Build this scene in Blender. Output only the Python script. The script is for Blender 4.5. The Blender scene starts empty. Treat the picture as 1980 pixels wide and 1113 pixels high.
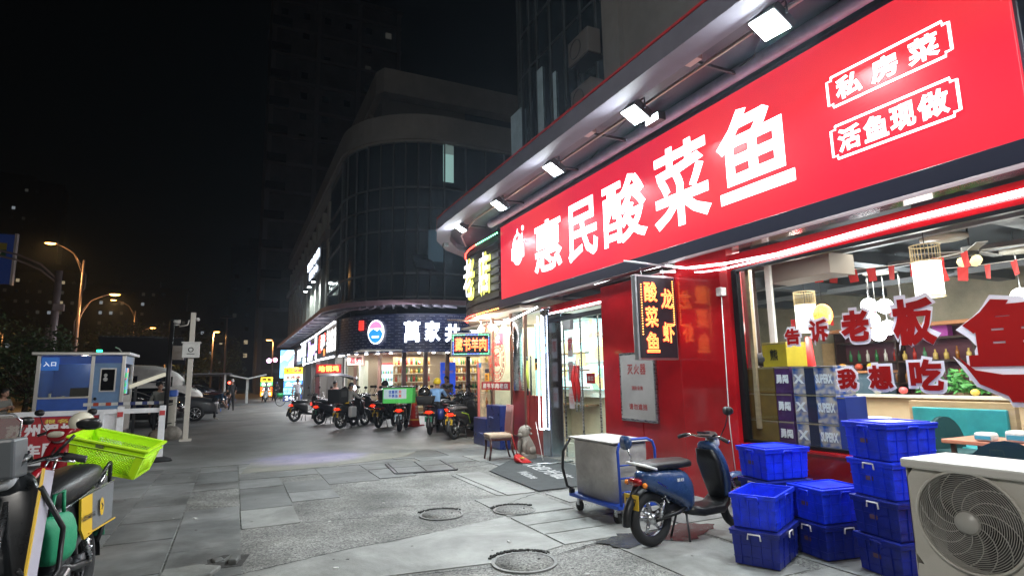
import bpy, bmesh, math, random
from mathutils import Vector, Matrix, Euler
random.seed(7)
R=math.radians; pi=math.pi
sc=bpy.context.scene; C=sc.collection

# ------------------------------------------------------------------ camera, sky, exposure
cam=bpy.data.cameras.new('camera'); camo=bpy.data.objects.new('camera',cam); C.objects.link(camo)
cam.sensor_width=36; cam.lens=36*1113/1980; cam.clip_start=.05; cam.clip_end=1500
camo.matrix_world=Matrix(((0.90269602,-0.05032967,-0.42732518*1,0),(-0.42993303,-0.14531256,-0.89109026,0),(-0.01724743,0.98810484,-0.15281146,1.65),(0,0,0,1)))
sc.camera=camo
w=bpy.data.worlds.new('World'); sc.world=w; w.use_nodes=True
wn=w.node_tree.nodes; wl=w.node_tree.links
sky=wn.new('ShaderNodeTexSky'); sky.sky_type='NISHITA'; sky.sun_disc=False; sky.sun_elevation=R(1.0); sky.sun_rotation=R(200)
wl.new(sky.outputs[0],wn['Background'].inputs[0]); wn['Background'].inputs[1].default_value=0.0006
sc.view_settings.view_transform='Standard'; sc.view_settings.look='None'; sc.view_settings.exposure=0.22; sc.view_settings.gamma=1
HAZE=True
sc.cycles.max_bounces=8; sc.cycles.transparent_max_bounces=16; sc.cycles.use_denoising=True
sc.cycles.sample_clamp_indirect=4; sc.cycles.caustics_reflective=False; sc.cycles.caustics_refractive=False

# ------------------------------------------------------------------ materials
MATS={}
def mat(name,col,rough=.6,metal=0,var=0,vs=6,bump=0,bs=40,em=None,es=0,coat=0,spec=.5,c2=None,stretch=None,det=6,world=False):
    if name in MATS: return MATS[name]
    m=bpy.data.materials.new(name); m.use_nodes=True; MATS[name]=m
    nt=m.node_tree; N=nt.nodes; L=nt.links; b=N['Principled BSDF']
    b.inputs['Base Color'].default_value=(*col,1); b.inputs['Roughness'].default_value=rough; b.inputs['Metallic'].default_value=metal
    b.inputs['Coat Weight'].default_value=coat; b.inputs['Coat Roughness'].default_value=.06; b.inputs['Specular IOR Level'].default_value=spec
    if em: b.inputs['Emission Color'].default_value=(*em,1); b.inputs['Emission Strength'].default_value=es
    if var or bump or c2:
        tc=N.new('ShaderNodeTexCoord'); src=tc.outputs['Object']
        if world: src=N.new('ShaderNodeNewGeometry').outputs['Position']
        if stretch:
            mp=N.new('ShaderNodeMapping'); mp.inputs['Scale'].default_value=stretch; L.new(src,mp.inputs[0]); src=mp.outputs[0]
    if var or c2:
        n=N.new('ShaderNodeTexNoise'); n.inputs['Scale'].default_value=vs; n.inputs['Detail'].default_value=det; n.inputs['Roughness'].default_value=.65; L.new(src,n.inputs['Vector'])
        r=N.new('ShaderNodeValToRGB'); L.new(n.outputs[0],r.inputs[0]); r.color_ramp.elements[0].position=.35; r.color_ramp.elements[1].position=.68
        lo=tuple(c*(1-var) for c in col) if not c2 else col; hi=tuple(min(1,c*(1+var)) for c in col) if not c2 else c2
        r.color_ramp.elements[0].color=(*lo,1); r.color_ramp.elements[1].color=(*hi,1); L.new(r.outputs[0],b.inputs['Base Color'])
        mr=N.new('ShaderNodeMapRange'); L.new(n.outputs[0],mr.inputs[0]); mr.inputs[3].default_value=max(.03,rough-.12); mr.inputs[4].default_value=min(1,rough+.12); L.new(mr.outputs[0],b.inputs['Roughness'])
    if bump:
        n2=N.new('ShaderNodeTexNoise'); n2.inputs['Scale'].default_value=bs; n2.inputs['Detail'].default_value=5; L.new(src,n2.inputs['Vector'])
        bp=N.new('ShaderNodeBump'); bp.inputs['Strength'].default_value=bump; bp.inputs['Distance'].default_value=.01; L.new(n2.outputs[0],bp.inputs['Height']); L.new(bp.outputs[0],b.inputs['Normal'])
    return m
def emi(name,col,s,var=None,vs=3):
    if name in MATS: return MATS[name]
    m=bpy.data.materials.new(name); m.use_nodes=True; MATS[name]=m; nt=m.node_tree
    b=nt.nodes['Principled BSDF']; b.inputs['Base Color'].default_value=(*[c*.5 for c in col],1); b.inputs['Roughness'].default_value=.35
    b.inputs['Emission Color'].default_value=(*col,1); b.inputs['Emission Strength'].default_value=s
    if var:
        tc=nt.nodes.new('ShaderNodeTexCoord'); v=nt.nodes.new('ShaderNodeTexVoronoi'); v.inputs['Scale'].default_value=vs
        r=nt.nodes.new('ShaderNodeValToRGB'); r.color_ramp.interpolation='CONSTANT'
        nt.links.new(tc.outputs['Object'],v.inputs['Vector']); sp=nt.nodes.new('ShaderNodeSeparateColor'); nt.links.new(v.outputs['Color'],sp.inputs[0]); nt.links.new(sp.outputs[0],r.inputs[0])
        el=r.color_ramp.elements; cs=[col]+list(var)
        el[0].color=(*cs[0],1); el[0].position=0; el[1].color=(*cs[1],1); el[1].position=.5
        for i,c in enumerate(cs[2:]): e=el.new(.6+.12*i); e.color=(*c,1)
        nt.links.new(r.outputs[0],b.inputs['Emission Color']); nt.links.new(r.outputs[0],b.inputs['Base Color'])
    return m
def glass(name,tint=(.9,.95,1),refl=1.0,rough=.02,dirt=.0):
    if name in MATS: return MATS[name]
    m=bpy.data.materials.new(name); m.use_nodes=True; MATS[name]=m; nt=m.node_tree; N=nt.nodes; L=nt.links
    N.remove(N['Principled BSDF']); o=N['Material Output']
    t=N.new('ShaderNodeBsdfTransparent'); t.inputs[0].default_value=(*tint,1); g=N.new('ShaderNodeBsdfGlossy'); g.inputs['Roughness'].default_value=rough
    f=N.new('ShaderNodeFresnel'); f.inputs[0].default_value=1.5; mm=N.new('ShaderNodeMath'); mm.operation='MULTIPLY'; mm.inputs[1].default_value=refl; L.new(f.outputs[0],mm.inputs[0])
    ge=N.new('ShaderNodeNewGeometry'); iv=N.new('ShaderNodeMath'); iv.operation='SUBTRACT'; iv.inputs[0].default_value=1; L.new(ge.outputs['Backfacing'],iv.inputs[1]); m3=N.new('ShaderNodeMath'); m3.operation='MULTIPLY'; L.new(mm.outputs[0],m3.inputs[0]); L.new(iv.outputs[0],m3.inputs[1]); mm=m3
    x=N.new('ShaderNodeMixShader'); L.new(mm.outputs[0],x.inputs[0]); L.new(t.outputs[0],x.inputs[1]); L.new(g.outputs[0],x.inputs[2]); L.new(x.outputs[0],o.inputs[0])
    if dirt:
        d=N.new('ShaderNodeBsdfDiffuse'); d.inputs[0].default_value=(.7,.7,.7,1); y=N.new('ShaderNodeMixShader'); y.inputs[0].default_value=dirt; L.new(x.outputs[0],y.inputs[1]); L.new(d.outputs[0],y.inputs[2]); L.new(y.outputs[0],o.inputs[0])
    return m
def grime(m,sc_=.8,lo=.45,hi=1.1,amount=.8,fine=9):
    nt=m.node_tree; N=nt.nodes; L=nt.links; b=N['Principled BSDF']; s=b.inputs['Base Color']; g=N.new('ShaderNodeNewGeometry'); n=N.new('ShaderNodeTexNoise'); n.inputs['Scale'].default_value=sc_; n.inputs['Detail'].default_value=9; n.inputs['Roughness'].default_value=.68; n.inputs['Distortion'].default_value=.6; L.new(g.outputs['Position'],n.inputs['Vector'])
    r=N.new('ShaderNodeValToRGB'); r.color_ramp.elements[0].position=.36; r.color_ramp.elements[1].position=.6; r.color_ramp.elements[0].color=(lo,lo,lo*.96,1); r.color_ramp.elements[1].color=(hi,hi,hi,1); L.new(n.outputs[0],r.inputs[0])
    x=N.new('ShaderNodeMixRGB'); x.blend_type='MULTIPLY'; x.inputs[0].default_value=amount
    if s.links: L.new(s.links[0].from_socket,x.inputs[1])
    else: x.inputs[1].default_value=s.default_value
    L.new(r.outputs[0],x.inputs[2]); L.new(x.outputs[0],s); return m
BLK=mat('black_plastic',(.012,.012,.013),.38,var=.4,vs=20)
RUB=mat('tyre_rubber',(.014,.014,.015),.75,bump=.3,bs=90)
STEEL=mat('brushed_steel',(.55,.56,.58),.28,1,var=.15,vs=8,stretch=(1,1,12))
CHR=mat('chrome',(.75,.75,.77),.12,1)
DSTEEL=mat('dark_metal',(.06,.06,.065),.4,.7)
WHT=mat('white_paint',(.72,.72,.70),.4,var=.12,vs=4,bump=.05)
RED=mat('glossy_red_panel',(.40,.006,.010),.16,coat=.6,var=.18,vs=1.2)
REDP=mat('red_plastic',(.55,.02,.02),.35,var=.2,vs=12)
DARK=mat('dark_navy_paint',(.016,.017,.03),.45,var=.3,vs=3)
LEDW=emi('cool_led',(.92,.95,1),9); LEDS=emi('led_letter_white',(1,1,1),2.6)
LAMPW=emi('floodlight_face',(.86,.97,1),28)
SKINM=mat('skin',(.42,.24,.17),.55,var=.12,vs=10)
HAIR=mat('black_hair',(.012,.01,.009),.5,bump=.5,bs=120)

# ------------------------------------------------------------------ mesh helpers
class MB:
    def __init__(s): s.v=[];s.f=[];s.m=[];s.s=[]
    def add(s,vs,fs,m=0,sm=False):
        o=len(s.v); s.v+= [tuple(v) for v in vs]; s.f+=[tuple(i+o for i in f) for f in fs]; s.m+=[m]*len(fs); s.s+=[sm]*len(fs); return s
    def box(s,c,d,rz=0,m=0,ry=0,rx=0,taper=1):
        M=Euler((rx,ry,rz)).to_matrix(); hx,hy,hz=[k/2 for k in d]; vs=[]
        for z in (-hz,hz):
            t=1 if z>0 else taper
            for x,y in((-hx,-hy),(hx,-hy),(hx,hy),(-hx,hy)): vs.append(Vector(c)+M@Vector((x*t,y*t,z)))
        return s.add(vs,[(3,2,1,0),(4,5,6,7),(0,1,5,4),(1,2,6,5),(2,3,7,6),(3,0,4,7)],m)
    def tube(s,pts,r,n=8,m=0,cap=True,closed=False):
        pts=[Vector(p) for p in pts]; rr=r if isinstance(r,(list,tuple)) else [r]*len(pts); vs=[];fs=[];up=None;k=len(pts)
        for i,p in enumerate(pts):
            if closed: d=(pts[(i+1)%k]-pts[i-1])
            else: d=(pts[min(i+1,k-1)]-pts[max(i-1,0)])
            d=d.normalized() if d.length>1e-9 else Vector((0,0,1))
            if up is None: up=Vector((0,0,1)) if abs(d.z)<.9 else Vector((1,0,0))
            a=(up-d*up.dot(d)); a=a.normalized() if a.length>1e-6 else d.orthogonal().normalized(); up=a; b=d.cross(a)
            for j in range(n):
                t=2*pi*j/n; vs.append(p+(a*math.cos(t)+b*math.sin(t))*rr[i])
        for i in range(k if closed else k-1):
            i2=(i+1)%k
            for j in range(n): j2=(j+1)%n; fs.append((i*n+j,i*n+j2,i2*n+j2,i2*n+j))
        if cap and not closed: fs.append(tuple(range(n-1,-1,-1))); fs.append(tuple((k-1)*n+j for j in range(n)))
        return s.add(vs,fs,m,True)
    def cyl(s,a,b,r,r2=None,n=16,m=0): return s.tube([a,b],[r,r if r2 is None else r2],n,m)
    def loft(s,secs,n=16,m=0,cap=True,e=2.5,sm=True):
        vs=[];fs=[]
        for sec in secs:
            c,u,v=[Vector(q) for q in sec[:3]]; ee=sec[3] if len(sec)>3 else e
            for j in range(n):
                t=2*pi*(j+.5)/n; ct,st=math.cos(t),math.sin(t)
                vs.append(c+u*(math.copysign(abs(ct)**(2/ee),ct))+v*(math.copysign(abs(st)**(2/ee),st)))
        for i in range(len(secs)-1):
            for j in range(n): j2=(j+1)%n; fs.append((i*n+j,i*n+j2,(i+1)*n+j2,(i+1)*n+j))
        if cap: fs.append(tuple(range(n-1,-1,-1))); fs.append(tuple((len(secs)-1)*n+j for j in range(n)))
        return s.add(vs,fs,m,sm)
    def lx(s,secs,n=16,m=0,e=2.5,sm=True):   # (x, zc, hw, hz)
        return s.loft([((a[0],0,a[1]),(0,a[2],0),(0,0,a[3])) for a in secs],n,m,True,e,sm)
    def sph(s,c,r,sc_=(1,1,1),n=12,m=0,zmin=-1):
        vs=[];fs=[];k=max(4,n//2)
        lat=[math.asin(max(zmin,-1))+ (pi/2-math.asin(max(zmin,-1)))*i/k for i in range(k+1)]
        for a in lat:
            for j in range(n):
                t=2*pi*j/n; vs.append((c[0]+r*sc_[0]*math.cos(a)*math.cos(t),c[1]+r*sc_[1]*math.cos(a)*math.sin(t),c[2]+r*sc_[2]*math.sin(a)))
        for i in range(k):
            for j in range(n): j2=(j+1)%n; fs.append((i*n+j,i*n+j2,(i+1)*n+j2,(i+1)*n+j))
        return s.add(vs,fs,m,True)
    def prism(s,poly,h,M=None,m=0):     # poly 2d extruded in +z by h, transformed by M
        M=M or Matrix(); n=len(poly)
        vs=[M@Vector((x,y,0)) for x,y in poly]+[M@Vector((x,y,h)) for x,y in poly]
        return s.add(vs,[tuple(range(n-1,-1,-1)),tuple(range(n,2*n))]+[(i,(i+1)%n,(i+1)%n+n,i+n) for i in range(n)],m)
    def mesh(s,name,mats):
        me=bpy.data.meshes.new(name); me.from_pydata(s.v,[],s.f)
        for m in (mats if isinstance(mats,(list,tuple)) else [mats]): me.materials.append(m)
        me.polygons.foreach_set('material_index',s.m); me.polygons.foreach_set('use_smooth',s.s); me.update(); return me
    def obj(s,name,mats,parent=None,loc=(0,0,0),rz=0,bev=0,seg=2,sub=0):
        o=bpy.data.objects.new(name,s.mesh(name,mats)); C.objects.link(o); o.location=loc; o.rotation_euler=(0,0,rz); o.parent=parent
        if sub: q=o.modifiers.new('s','SUBSURF'); q.levels=q.render_levels=sub
        if bev: q=o.modifiers.new('b','BEVEL'); q.width=bev; q.segments=seg; q.limit_method='ANGLE'; q.angle_limit=R(40)
        return o
def tag(o,label,cat,group=None,kind=None):
    if label: o['label']=label
    if cat: o['category']=cat
    if group: o['group']=group
    if kind: o['kind']=kind
    return o
def thing(name,label,cat,loc=(0,0,0),rz=0,group=None,rx=0,ry=0):
    o=bpy.data.objects.new(name,None); C.objects.link(o); o.location=loc; o.rotation_euler=(rx,ry,rz); o.empty_display_size=.1
    return tag(o,label,cat,group)
def bx(name,c,d,m,parent=None,rz=0,bev=.004,**k): return MB().box(c,d,rz).obj(name,m,parent,bev=bev,**k)
def struct(name,mb,m,**k):
    o=mb.obj(name,m,**k); o['kind']='structure'; return o
def kids(o): return [c for c in o.children]
def dup(o,loc=None,rz=None,label=None,parent=None,group=None,swap=None):
    c=o.copy(); C.objects.link(c); c.parent=parent
    if loc is not None: c.location=loc
    if rz is not None: c.rotation_euler=(*c.rotation_euler[:2],rz)
    if label: c['label']=label
    if group: c['group']=group
    if swap and c.type=='MESH':
        hit=[i for i,ms in enumerate(c.material_slots) if ms.material and ms.material.name in swap]
        for i in hit:
            c.material_slots[i].link='OBJECT'; c.material_slots[i].material=swap[o.material_slots[i].material.name]
    for k in kids(o): dup(k,parent=c,swap=swap)
    return c
_tc={}
def glyph(ch,bold=0,neon=0,ext=0):
    key=(ch,bold,neon,ext)
    if key in _tc: return _tc[key]
    c=bpy.data.curves.new('t','FONT'); c.body=ch; c.size=1; c.resolution_u=2 if bold<.08 else 4; c.bevel_resolution=0 if bold<.08 else 2
    if neon: c.fill_mode='NONE'; c.bevel_depth=neon
    else: c.bevel_depth=bold; c.extrude=ext
    o=bpy.data.objects.new('t',c); C.objects.link(o)
    dg=bpy.context.evaluated_depsgraph_get(); me=bpy.data.meshes.new_from_object(o.evaluated_get(dg)); me.materials.clear()
    bpy.data.objects.remove(o); bpy.data.curves.remove(c)
    xs=[v.co.x for v in me.vertices] or [0]; ys=[v.co.y for v in me.vertices] or [0]
    bb=(min(xs),max(xs),min(ys),max(ys)); _tc[key]=(me,bb); return _tc[key]
def FA(face):  # rotation for text facing direction
    return {'-y':(R(90),0,0),'-x':(R(90),0,R(-90)),'up':(0,0,0)}[face] if isinstance(face,str) else face
def letter(ch,box,m,parent=None,bold=.0,neon=0,face='-y',name='letter',flat=.3,ext=0,exact=True):
    """box=(cx,cy,cz,w,h) centre and size of the glyph in parent space"""
    me,bb=glyph(ch,bold,neon,ext); me2=me.copy(); gw,gh=bb[1]-bb[0],bb[3]-bb[2]; cx,cy=(bb[0]+bb[1])/2,(bb[2]+bb[3])/2
    sx,sy=box[3]/gw,box[4]/gh
    if not exact: sx=sy=min(sx,sy)
    for v in me2.vertices: v.co=((v.co.x-cx)*sx,(v.co.y-cy)*sy,v.co.z*flat*min(sx,sy))
    me2.polygons.foreach_set('use_smooth',[False]*len(me2.polygons)); me2.materials.append(m); o=bpy.data.objects.new(name,me2); C.objects.link(o); o.location=box[:3]; o.rotation_euler=FA(face); o.parent=parent; return o
def line(s,cx,cy,cz,w,h,m,parent,face='-y',bold=.03,neon=0,name='lettering',gap=.1,joined=True,vert=False,flat=.3,latin=False):
    """a line of characters fitted in w x h, joined in one mesh or one object per character"""
    n=len(s); out=[]; vs=[];fs=[]
    M=Euler(FA(face)).to_matrix()
    if latin:
        return [letter(s,(cx,cy,cz,w,h),m,parent,bold,neon,face,name,flat)]
    cw=(w if not vert else h)/n
    for i,ch in enumerate(s):
        if ch==' ': continue
        off=(-w/2+cw*(i+.5),0) if not vert else (0,h/2-cw*(i+.5))
        p=Vector((cx,cy,cz))+M@Vector((off[0],off[1],0))
        bw,bh=((cw*(1-gap),h) if not vert else (w,cw*(1-gap)))
        if ch in '口日': bw*=.8; bh*=.8
        if ch in '一二': bh*=.3
        out.append(letter(ch,(*p,bw,bh),m,parent,bold,neon,face,name,flat))
    if joined and len(out)>1:
        for o in out:
            k=len(vs); Mo=Matrix.Translation(o.location)@Euler(o.rotation_euler).to_matrix().to_4x4()
            vs+=[tuple(Mo@v.co) for v in o.data.vertices]; fs+=[tuple(i+k for i in p.vertices) for p in o.data.polygons]; bpy.data.objects.remove(o)
        me=bpy.data.meshes.new(name); me.from_pydata(vs,[],fs); me.materials.append(m); o=bpy.data.objects.new(name,me); C.objects.link(o); o.parent=parent
        return [o]
    return out
def area(loc,rot,sx,sy,p,col=(1,1,1),name='lamp_light',spread=180):
    l=bpy.data.lights.new(name,'AREA'); l.shape='RECTANGLE'; l.size=sx; l.size_y=sy; l.energy=p; l.color=col; l.spread=R(spread)
    o=bpy.data.objects.new(name,l); C.objects.link(o); o.location=loc; o.rotation_euler=rot; o.visible_camera=False; return o
def point(loc,p,col,r=.1):
    l=bpy.data.lights.new('lamp_light','POINT'); l.energy=p; l.color=col; l.shadow_soft_size=r
    o=bpy.data.objects.new('lamp_light',l); C.objects.link(o); o.location=loc; return o
def arc(cx,cy,r,a0,a1,n): return [(cx-r*math.cos(R(a0+(a1-a0)*i/n)),cy-r*math.sin(R(a0+(a1-a0)*i/n))) for i in range(n+1)]
def wallstrip(mb,pts,z0,z1,th,m=0):   # vertical band following pts, thickness to the right side
    n=len(pts); nr=[]
    for i in range(n):
        a=Vector(pts[max(i-1,0)]);b=Vector(pts[min(i+1,n-1)]); d=(b-a).normalized(); nr.append(Vector((d.y,-d.x)))
    vs=[]
    for (x,y),q in zip(pts,nr):
        vs+=[(x,y,z0),(x,y,z1),(x+q.x*th,y+q.y*th,z1),(x+q.x*th,y+q.y*th,z0)]
    fs=[]
    for i in range(n-1):
        a=i*4;b=a+4
        for k in range(4): k2=(k+1)%4; fs.append((a+k,a+k2,b+k2,b+k))
    fs+=[(3,2,1,0),((n-1)*4,(n-1)*4+1,(n-1)*4+2,(n-1)*4+3)]
    return mb.add(vs,fs,m)
# ------------------------------------------------------------------ ground
ASPH=mat('worn_asphalt',(.15,.152,.15),.55,var=.35,vs=.9,bump=.35,bs=55,c2=(.25,.25,.245))
CONC=[mat('slab_grey',(.17,.175,.175),.6,c2=(.25,.255,.25),vs=2.2,bump=.25,bs=30,world=True),mat('slab_dark',(.13,.135,.135),.58,c2=(.20,.205,.2),vs=3,bump=.25,bs=26,world=True),
      mat('slab_light',(.24,.245,.235),.62,c2=(.33,.335,.32),vs=2,bump=.25,bs=34,world=True),mat('slab_stained',(.12,.125,.125),.5,c2=(.24,.24,.23),vs=1.3,bump=.3,bs=22,world=True)]
def aggregate():
    m=mat('exposed_aggregate',(.2,.2,.2),.7); nt=m.node_tree; N=nt.nodes; L=nt.links; b=N['Principled BSDF']
    tc=N.new('ShaderNodeTexCoord'); v=N.new('ShaderNodeTexVoronoi'); v.inputs['Scale'].default_value=75; L.new(tc.outputs['Object'],v.inputs[0])
    n=N.new('ShaderNodeTexNoise'); n.inputs['Scale'].default_value=1.7; n.inputs['Detail'].default_value=6; L.new(tc.outputs['Object'],n.inputs[0])
    r=N.new('ShaderNodeValToRGB'); sp=N.new('ShaderNodeSeparateColor'); L.new(v.outputs['Color'],sp.inputs[0]); L.new(sp.outputs[0],r.inputs[0])
    r.color_ramp.elements[0].color=(.07,.07,.07,1); r.color_ramp.elements[1].color=(.40,.40,.385,1); r.color_ramp.elements[1].position=.9
    x=N.new('ShaderNodeMixRGB'); x.blend_type='MULTIPLY'; x.inputs[0].default_value=.7; L.new(r.outputs[0],x.inputs[1]); r2=N.new('ShaderNodeValToRGB'); L.new(n.outputs[0],r2.inputs[0])
    r2.color_ramp.elements[0].color=(.45,.45,.45,1); r2.color_ramp.elements[0].position=.3; r2.color_ramp.elements[1].color=(1.1,1.1,1.05,1); r2.color_ramp.elements[1].position=.7; L.new(r2.outputs[0],x.inputs[2]); L.new(x.outputs[0],b.inputs['Base Color'])
    bp=N.new('ShaderNodeBump'); bp.inputs['Strength'].default_value=.55; bp.inputs['Distance'].default_value=.006; bp.invert=True; L.new(v.outputs['Distance'],bp.inputs['Height']); L.new(bp.outputs[0],b.inputs['Normal']); return m
AGG=aggregate()
for m_ in CONC+[AGG]: grime(m_,.9,.42,1.08)
grime(ASPH,.35,.55,1.15,.85)
ground=struct('ground',MB().box((0,200,-.135),(1400,1200,.2)),mat('dirt_ground',(.028,.028,.027),.9,var=.4,vs=3,bump=.5,bs=20))
asph=struct('road',MB().add([(-60,13.3,-.006),(26,13.3,-.006),(26,160,-.006),(-60,160,-.006)],[(0,1,2,3)]),ASPH)
pave=struct('pavement',MB().add([(-12,-4,-.012),(6.4,-4,-.012),(6.4,13.3,-.012),(-12,13.3,-.012)],[(0,1,2,3)]),AGG)
unit=[MB().box((0,0,-.5),(1,1,1)).mesh('paving_slab',m) for m in CONC]
def slab(x0,x1,y0,y1,k=None,z=None,g=.010,rz=0):
    o=bpy.data.objects.new('paving_slab',unit[random.choice([0,0,1,3,1]) if k is None else k]); C.objects.link(o); o.parent=pave
    z=random.uniform(-.0055,-.001) if z is None else z
    o.location=((x0+x1)/2,(y0+y1)/2,z); o.scale=(x1-x0-2*g,y1-y0-2*g,.02+z+.012); o.rotation_euler=(random.uniform(-.0015,.0015),random.uniform(-.002,.002),rz+random.uniform(-.004,.004)); return o
x=-5.7
while x<.1:
    y=random.uniform(2.2,3.2)
    while y<13:
        l=random.choice([.66,.98,1.3,1.3]); y1=min(y+l,13.28)
        if not(-.75<x+.3<.15 and y<10.4 and y1>9.0) and y1-y>.2: slab(x,x+.65,y,y1)
        y=y1
        if y>13.2: break
    x+=.65
slab(-.5,.15,6.3,7.7,1); slab(-.5,.15,7.7,8.95,0)
for a in ((.15,.8,7.55,8.6,2),(.15,.8,8.62,10.28,1),(.15,.8,10.3,11.2,0),(.8,1.46,8.85,9.6,0),(.8,1.46,9.6,10.6,1),(.15,1.46,11.2,11.9,3),(1.46,2.3,10.0,11.1,1),(2.3,2.95,10.1,11.1,0),(.15,1.9,11.95,13.25,2),(1.92,3.1,11.95,13.25,3),(1.46,2.3,11.1,11.9,0),(2.3,3.4,11.2,11.95,0),
          (3.1,4.3,12.3,13.28,3),(4.3,5.7,12.0,13.28,0),(3.5,4.5,11.2,12.3,0),(4.5,5.8,11.0,12.0,2),(4.6,5.8,9.9,11,0),(3.45,3.56,7.8,9.8,2),(3.58,4.05,7.75,9.9,2),(4.1,5.9,6.9,7.6,2),(4.55,5.9,4.0,5.3,2),(3.45,4.5,3.6,5.1,2),(3.05,4.0,6.6,7.7,2),(4.6,5.9,5.3,6.88,0),(4.7,5.9,2.6,3.98,0),(3.3,4.68,1.6,3.58,2),(4.7,5.9,1.0,2.58,2)): slab(*a)
for i in range(3):
    slab(3.05,4.5,5.25+.43*i,5.25+.43*(i+1)-.01,2,z=-.001)
# smooth sloping concrete strip across the walk
sm=MB(); pts=[(-.25,5.72),(1.0,6.12),(2.0,6.32),(3.02,6.6),(3.03,5.25),(2.4,5.05),(1.2,5.2),(-.3,4.7)]
sm.prism(pts,.012,Matrix.Translation((0,0,-.015))); o=sm.obj('concrete_strip',CONC[2],pave)
sm=MB(); sm.prism([(.2,12.0),(1.2,11.95),(2.4,12.2),(3.4,12.6),(3.8,13.2),(2.6,13.6),(.4,13.5)],.006,Matrix.Translation((0,0,-.004))); sm.obj('concrete_patch',mat('pale_patch',(.27,.26,.22),.7,c2=(.2,.2,.18),vs=2,bump=.3),pave)
sm=MB(); sm.prism([(-.68,9.42),(.12,8.98),(.13,10.2),(-.66,10.35)],.006,Matrix.Translation((0,0,-.0155))); sm.obj('sunken_patch',AGG,pave)
CRK0=mat('hole_dirt',(.035,.034,.032),.95,var=.4,vs=9,bump=.8,bs=30)
for i,(pts,h_) in enumerate((([(-.52,5.75),(-.1,5.9),(-.02,6.08),(-.2,6.22),(-.48,6.2)],.045),([(.03,6.2),(.1,6.16),(.13,6.3),(.05,6.36)],.05),([(-.08,6.3),(.0,6.34),(-.03,6.44),(-.12,6.42)],.03))):
    m_=MB(); m_.prism(pts,h_,Matrix.Translation((0,0,-.012))); m_.obj('broken_chunk',CONC[2 if i==0 else 1],pave,bev=.012)
m_=MB(); m_.prism([(-.12,6.12),(.14,6.1),(.22,6.45),(.0,6.55),(-.15,6.45)],.004,Matrix.Translation((0,0,-.006))); m_.obj('hole_shadow_dirt',CRK0,pave)
for px,py,r_ in ((1.9,8.1,.012),(1.1,7.4,.015),(.9,5.6,.02),(-.35,8.4,.03),(2.6,5.6,.02)):
    bx('litter_scrap',(px,py,.004),(r_*2.2,r_,.008),WHT,pave,rz=px*3,bev=0)
CRK=mat('crack_dirt',(.012,.012,.011),.95)
def crack(pts,w=.008):
    mb=MB(); P=[]
    for i in range(len(pts)-1):
        a,b=Vector(pts[i]),Vector(pts[i+1]); k=max(2,int((b-a).length/.08))
        for j in range(k): p=a.lerp(b,j/k); P.append((p.x+random.uniform(-.015,.015),p.y+random.uniform(-.015,.015)))
    P.append(pts[-1]); n=len(P); vs=[];
    for i,(a,b) in enumerate(P):
        ww=w*random.uniform(.5,1.6); vs+=[(a,b-ww,.0015),(a,b+ww,.0015)]
    mb.add(vs,[(2*i,2*i+1,2*i+3,2*i+2) for i in range(n-1)]); mb.obj('crack',CRK,pave)
crack([(2.0,7.3),(1.2,7.45),(.85,7.5)],.006); crack([(2.75,4.98),(3.3,5.12),(4.1,5.05),(4.5,5.2)],.007); crack([(2.15,4.95),(1.2,5.12),(.2,4.95),(-.8,4.6)],.008); crack([(3.0,6.95),(3.6,7.4),(4.1,7.7)],.008)
crack([(3.5,10.35),(4.2,10.5),(5.0,10.7),(5.7,10.75)],.014); crack([(2.5,7.35),(2.55,7.6),(1.8,7.85)],.006); crack([(2.65,7.0),(3.05,6.93)],.006); crack([(-.25,5.72),(1.0,6.12),(2.0,6.32)],.006); crack([(3.47,9.8),(3.5,8.8),(3.45,7.8)],.006); crack([(4.1,9.7),(3.95,8.7),(4.05,7.75)],.012)
IRON=mat('cast_iron_cover',(.13,.13,.125),.55,.3,c2=(.2,.2,.195),vs=12,bump=.5,bs=60)
def manhole(x,y,r,label):
    t=thing('manhole_cover',label,'manhole cover',(x,y,0),group='round manhole covers in the pavement')
    a=[(math.cos(k*pi/16),math.sin(k*pi/16)) for k in range(33)]
    mb=MB(); vs=[];fs=[]
    for rr,z in ((r,-.01),(r,.004),(r*.90,.004),(r*.90,-.008)): vs+=[(c*rr,s*rr,z) for c,s in a[:32]]
    for k in range(3): fs+=[(k*32+j,k*32+(j+1)%32,(k+1)*32+(j+1)%32,(k+1)*32+j) for j in range(32)]
    mb.add(vs,fs).obj('rim',CONC[3],t); mb=MB().cyl((0,0,-.009),(0,0,.003),r*.87,n=32)
    for k in range(-4,5):
        for j in range(-4,5):
            if False: mb.box((k*r*.17,j*r*.17,.004),(r*.1,r*.04,.004),m=0)
    mb.obj('cover',AGG,t); MB().cyl((r*.5,0,.0035),(r*.5,0,.0075),.014,n=8).obj('lift_hole',CRK,t); return t
manhole(2.38,7.08,.27,'left round manhole cover of the two side by side in the pavement'); manhole(3.27,6.86,.27,'round manhole cover near the doormat, right of its twin'); manhole(2.45,4.95,.30,'nearest round manhole cover with a crumbled edge')
for a in range(0,14): # weeds/crumbled concrete round the manholes
    pass
mb=MB()
for cx,cy,r in ((2.38,7.08,.28),(2.45,4.95,.31),(3.27,6.86,.28)):
    for k in range(140):
        t=random.uniform(.35,2.4); q=r+random.uniform(0,.05); mb.box((cx+q*math.cos(t),cy+q*math.sin(t),.006),(random.uniform(.006,.022),random.uniform(.006,.016),.014),rz=random.random()*3)
tag(mb.obj('debris',mat('dark_crumbs',(.03,.03,.028),.9)),'dark crumbled grit along the manhole rims','grit',kind='stuff')
t=thing('utility_cover','rectangular two-panel utility cover in the paving by the doormat','utility cover',(3.27,11.0,0),rz=-.1)
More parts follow.
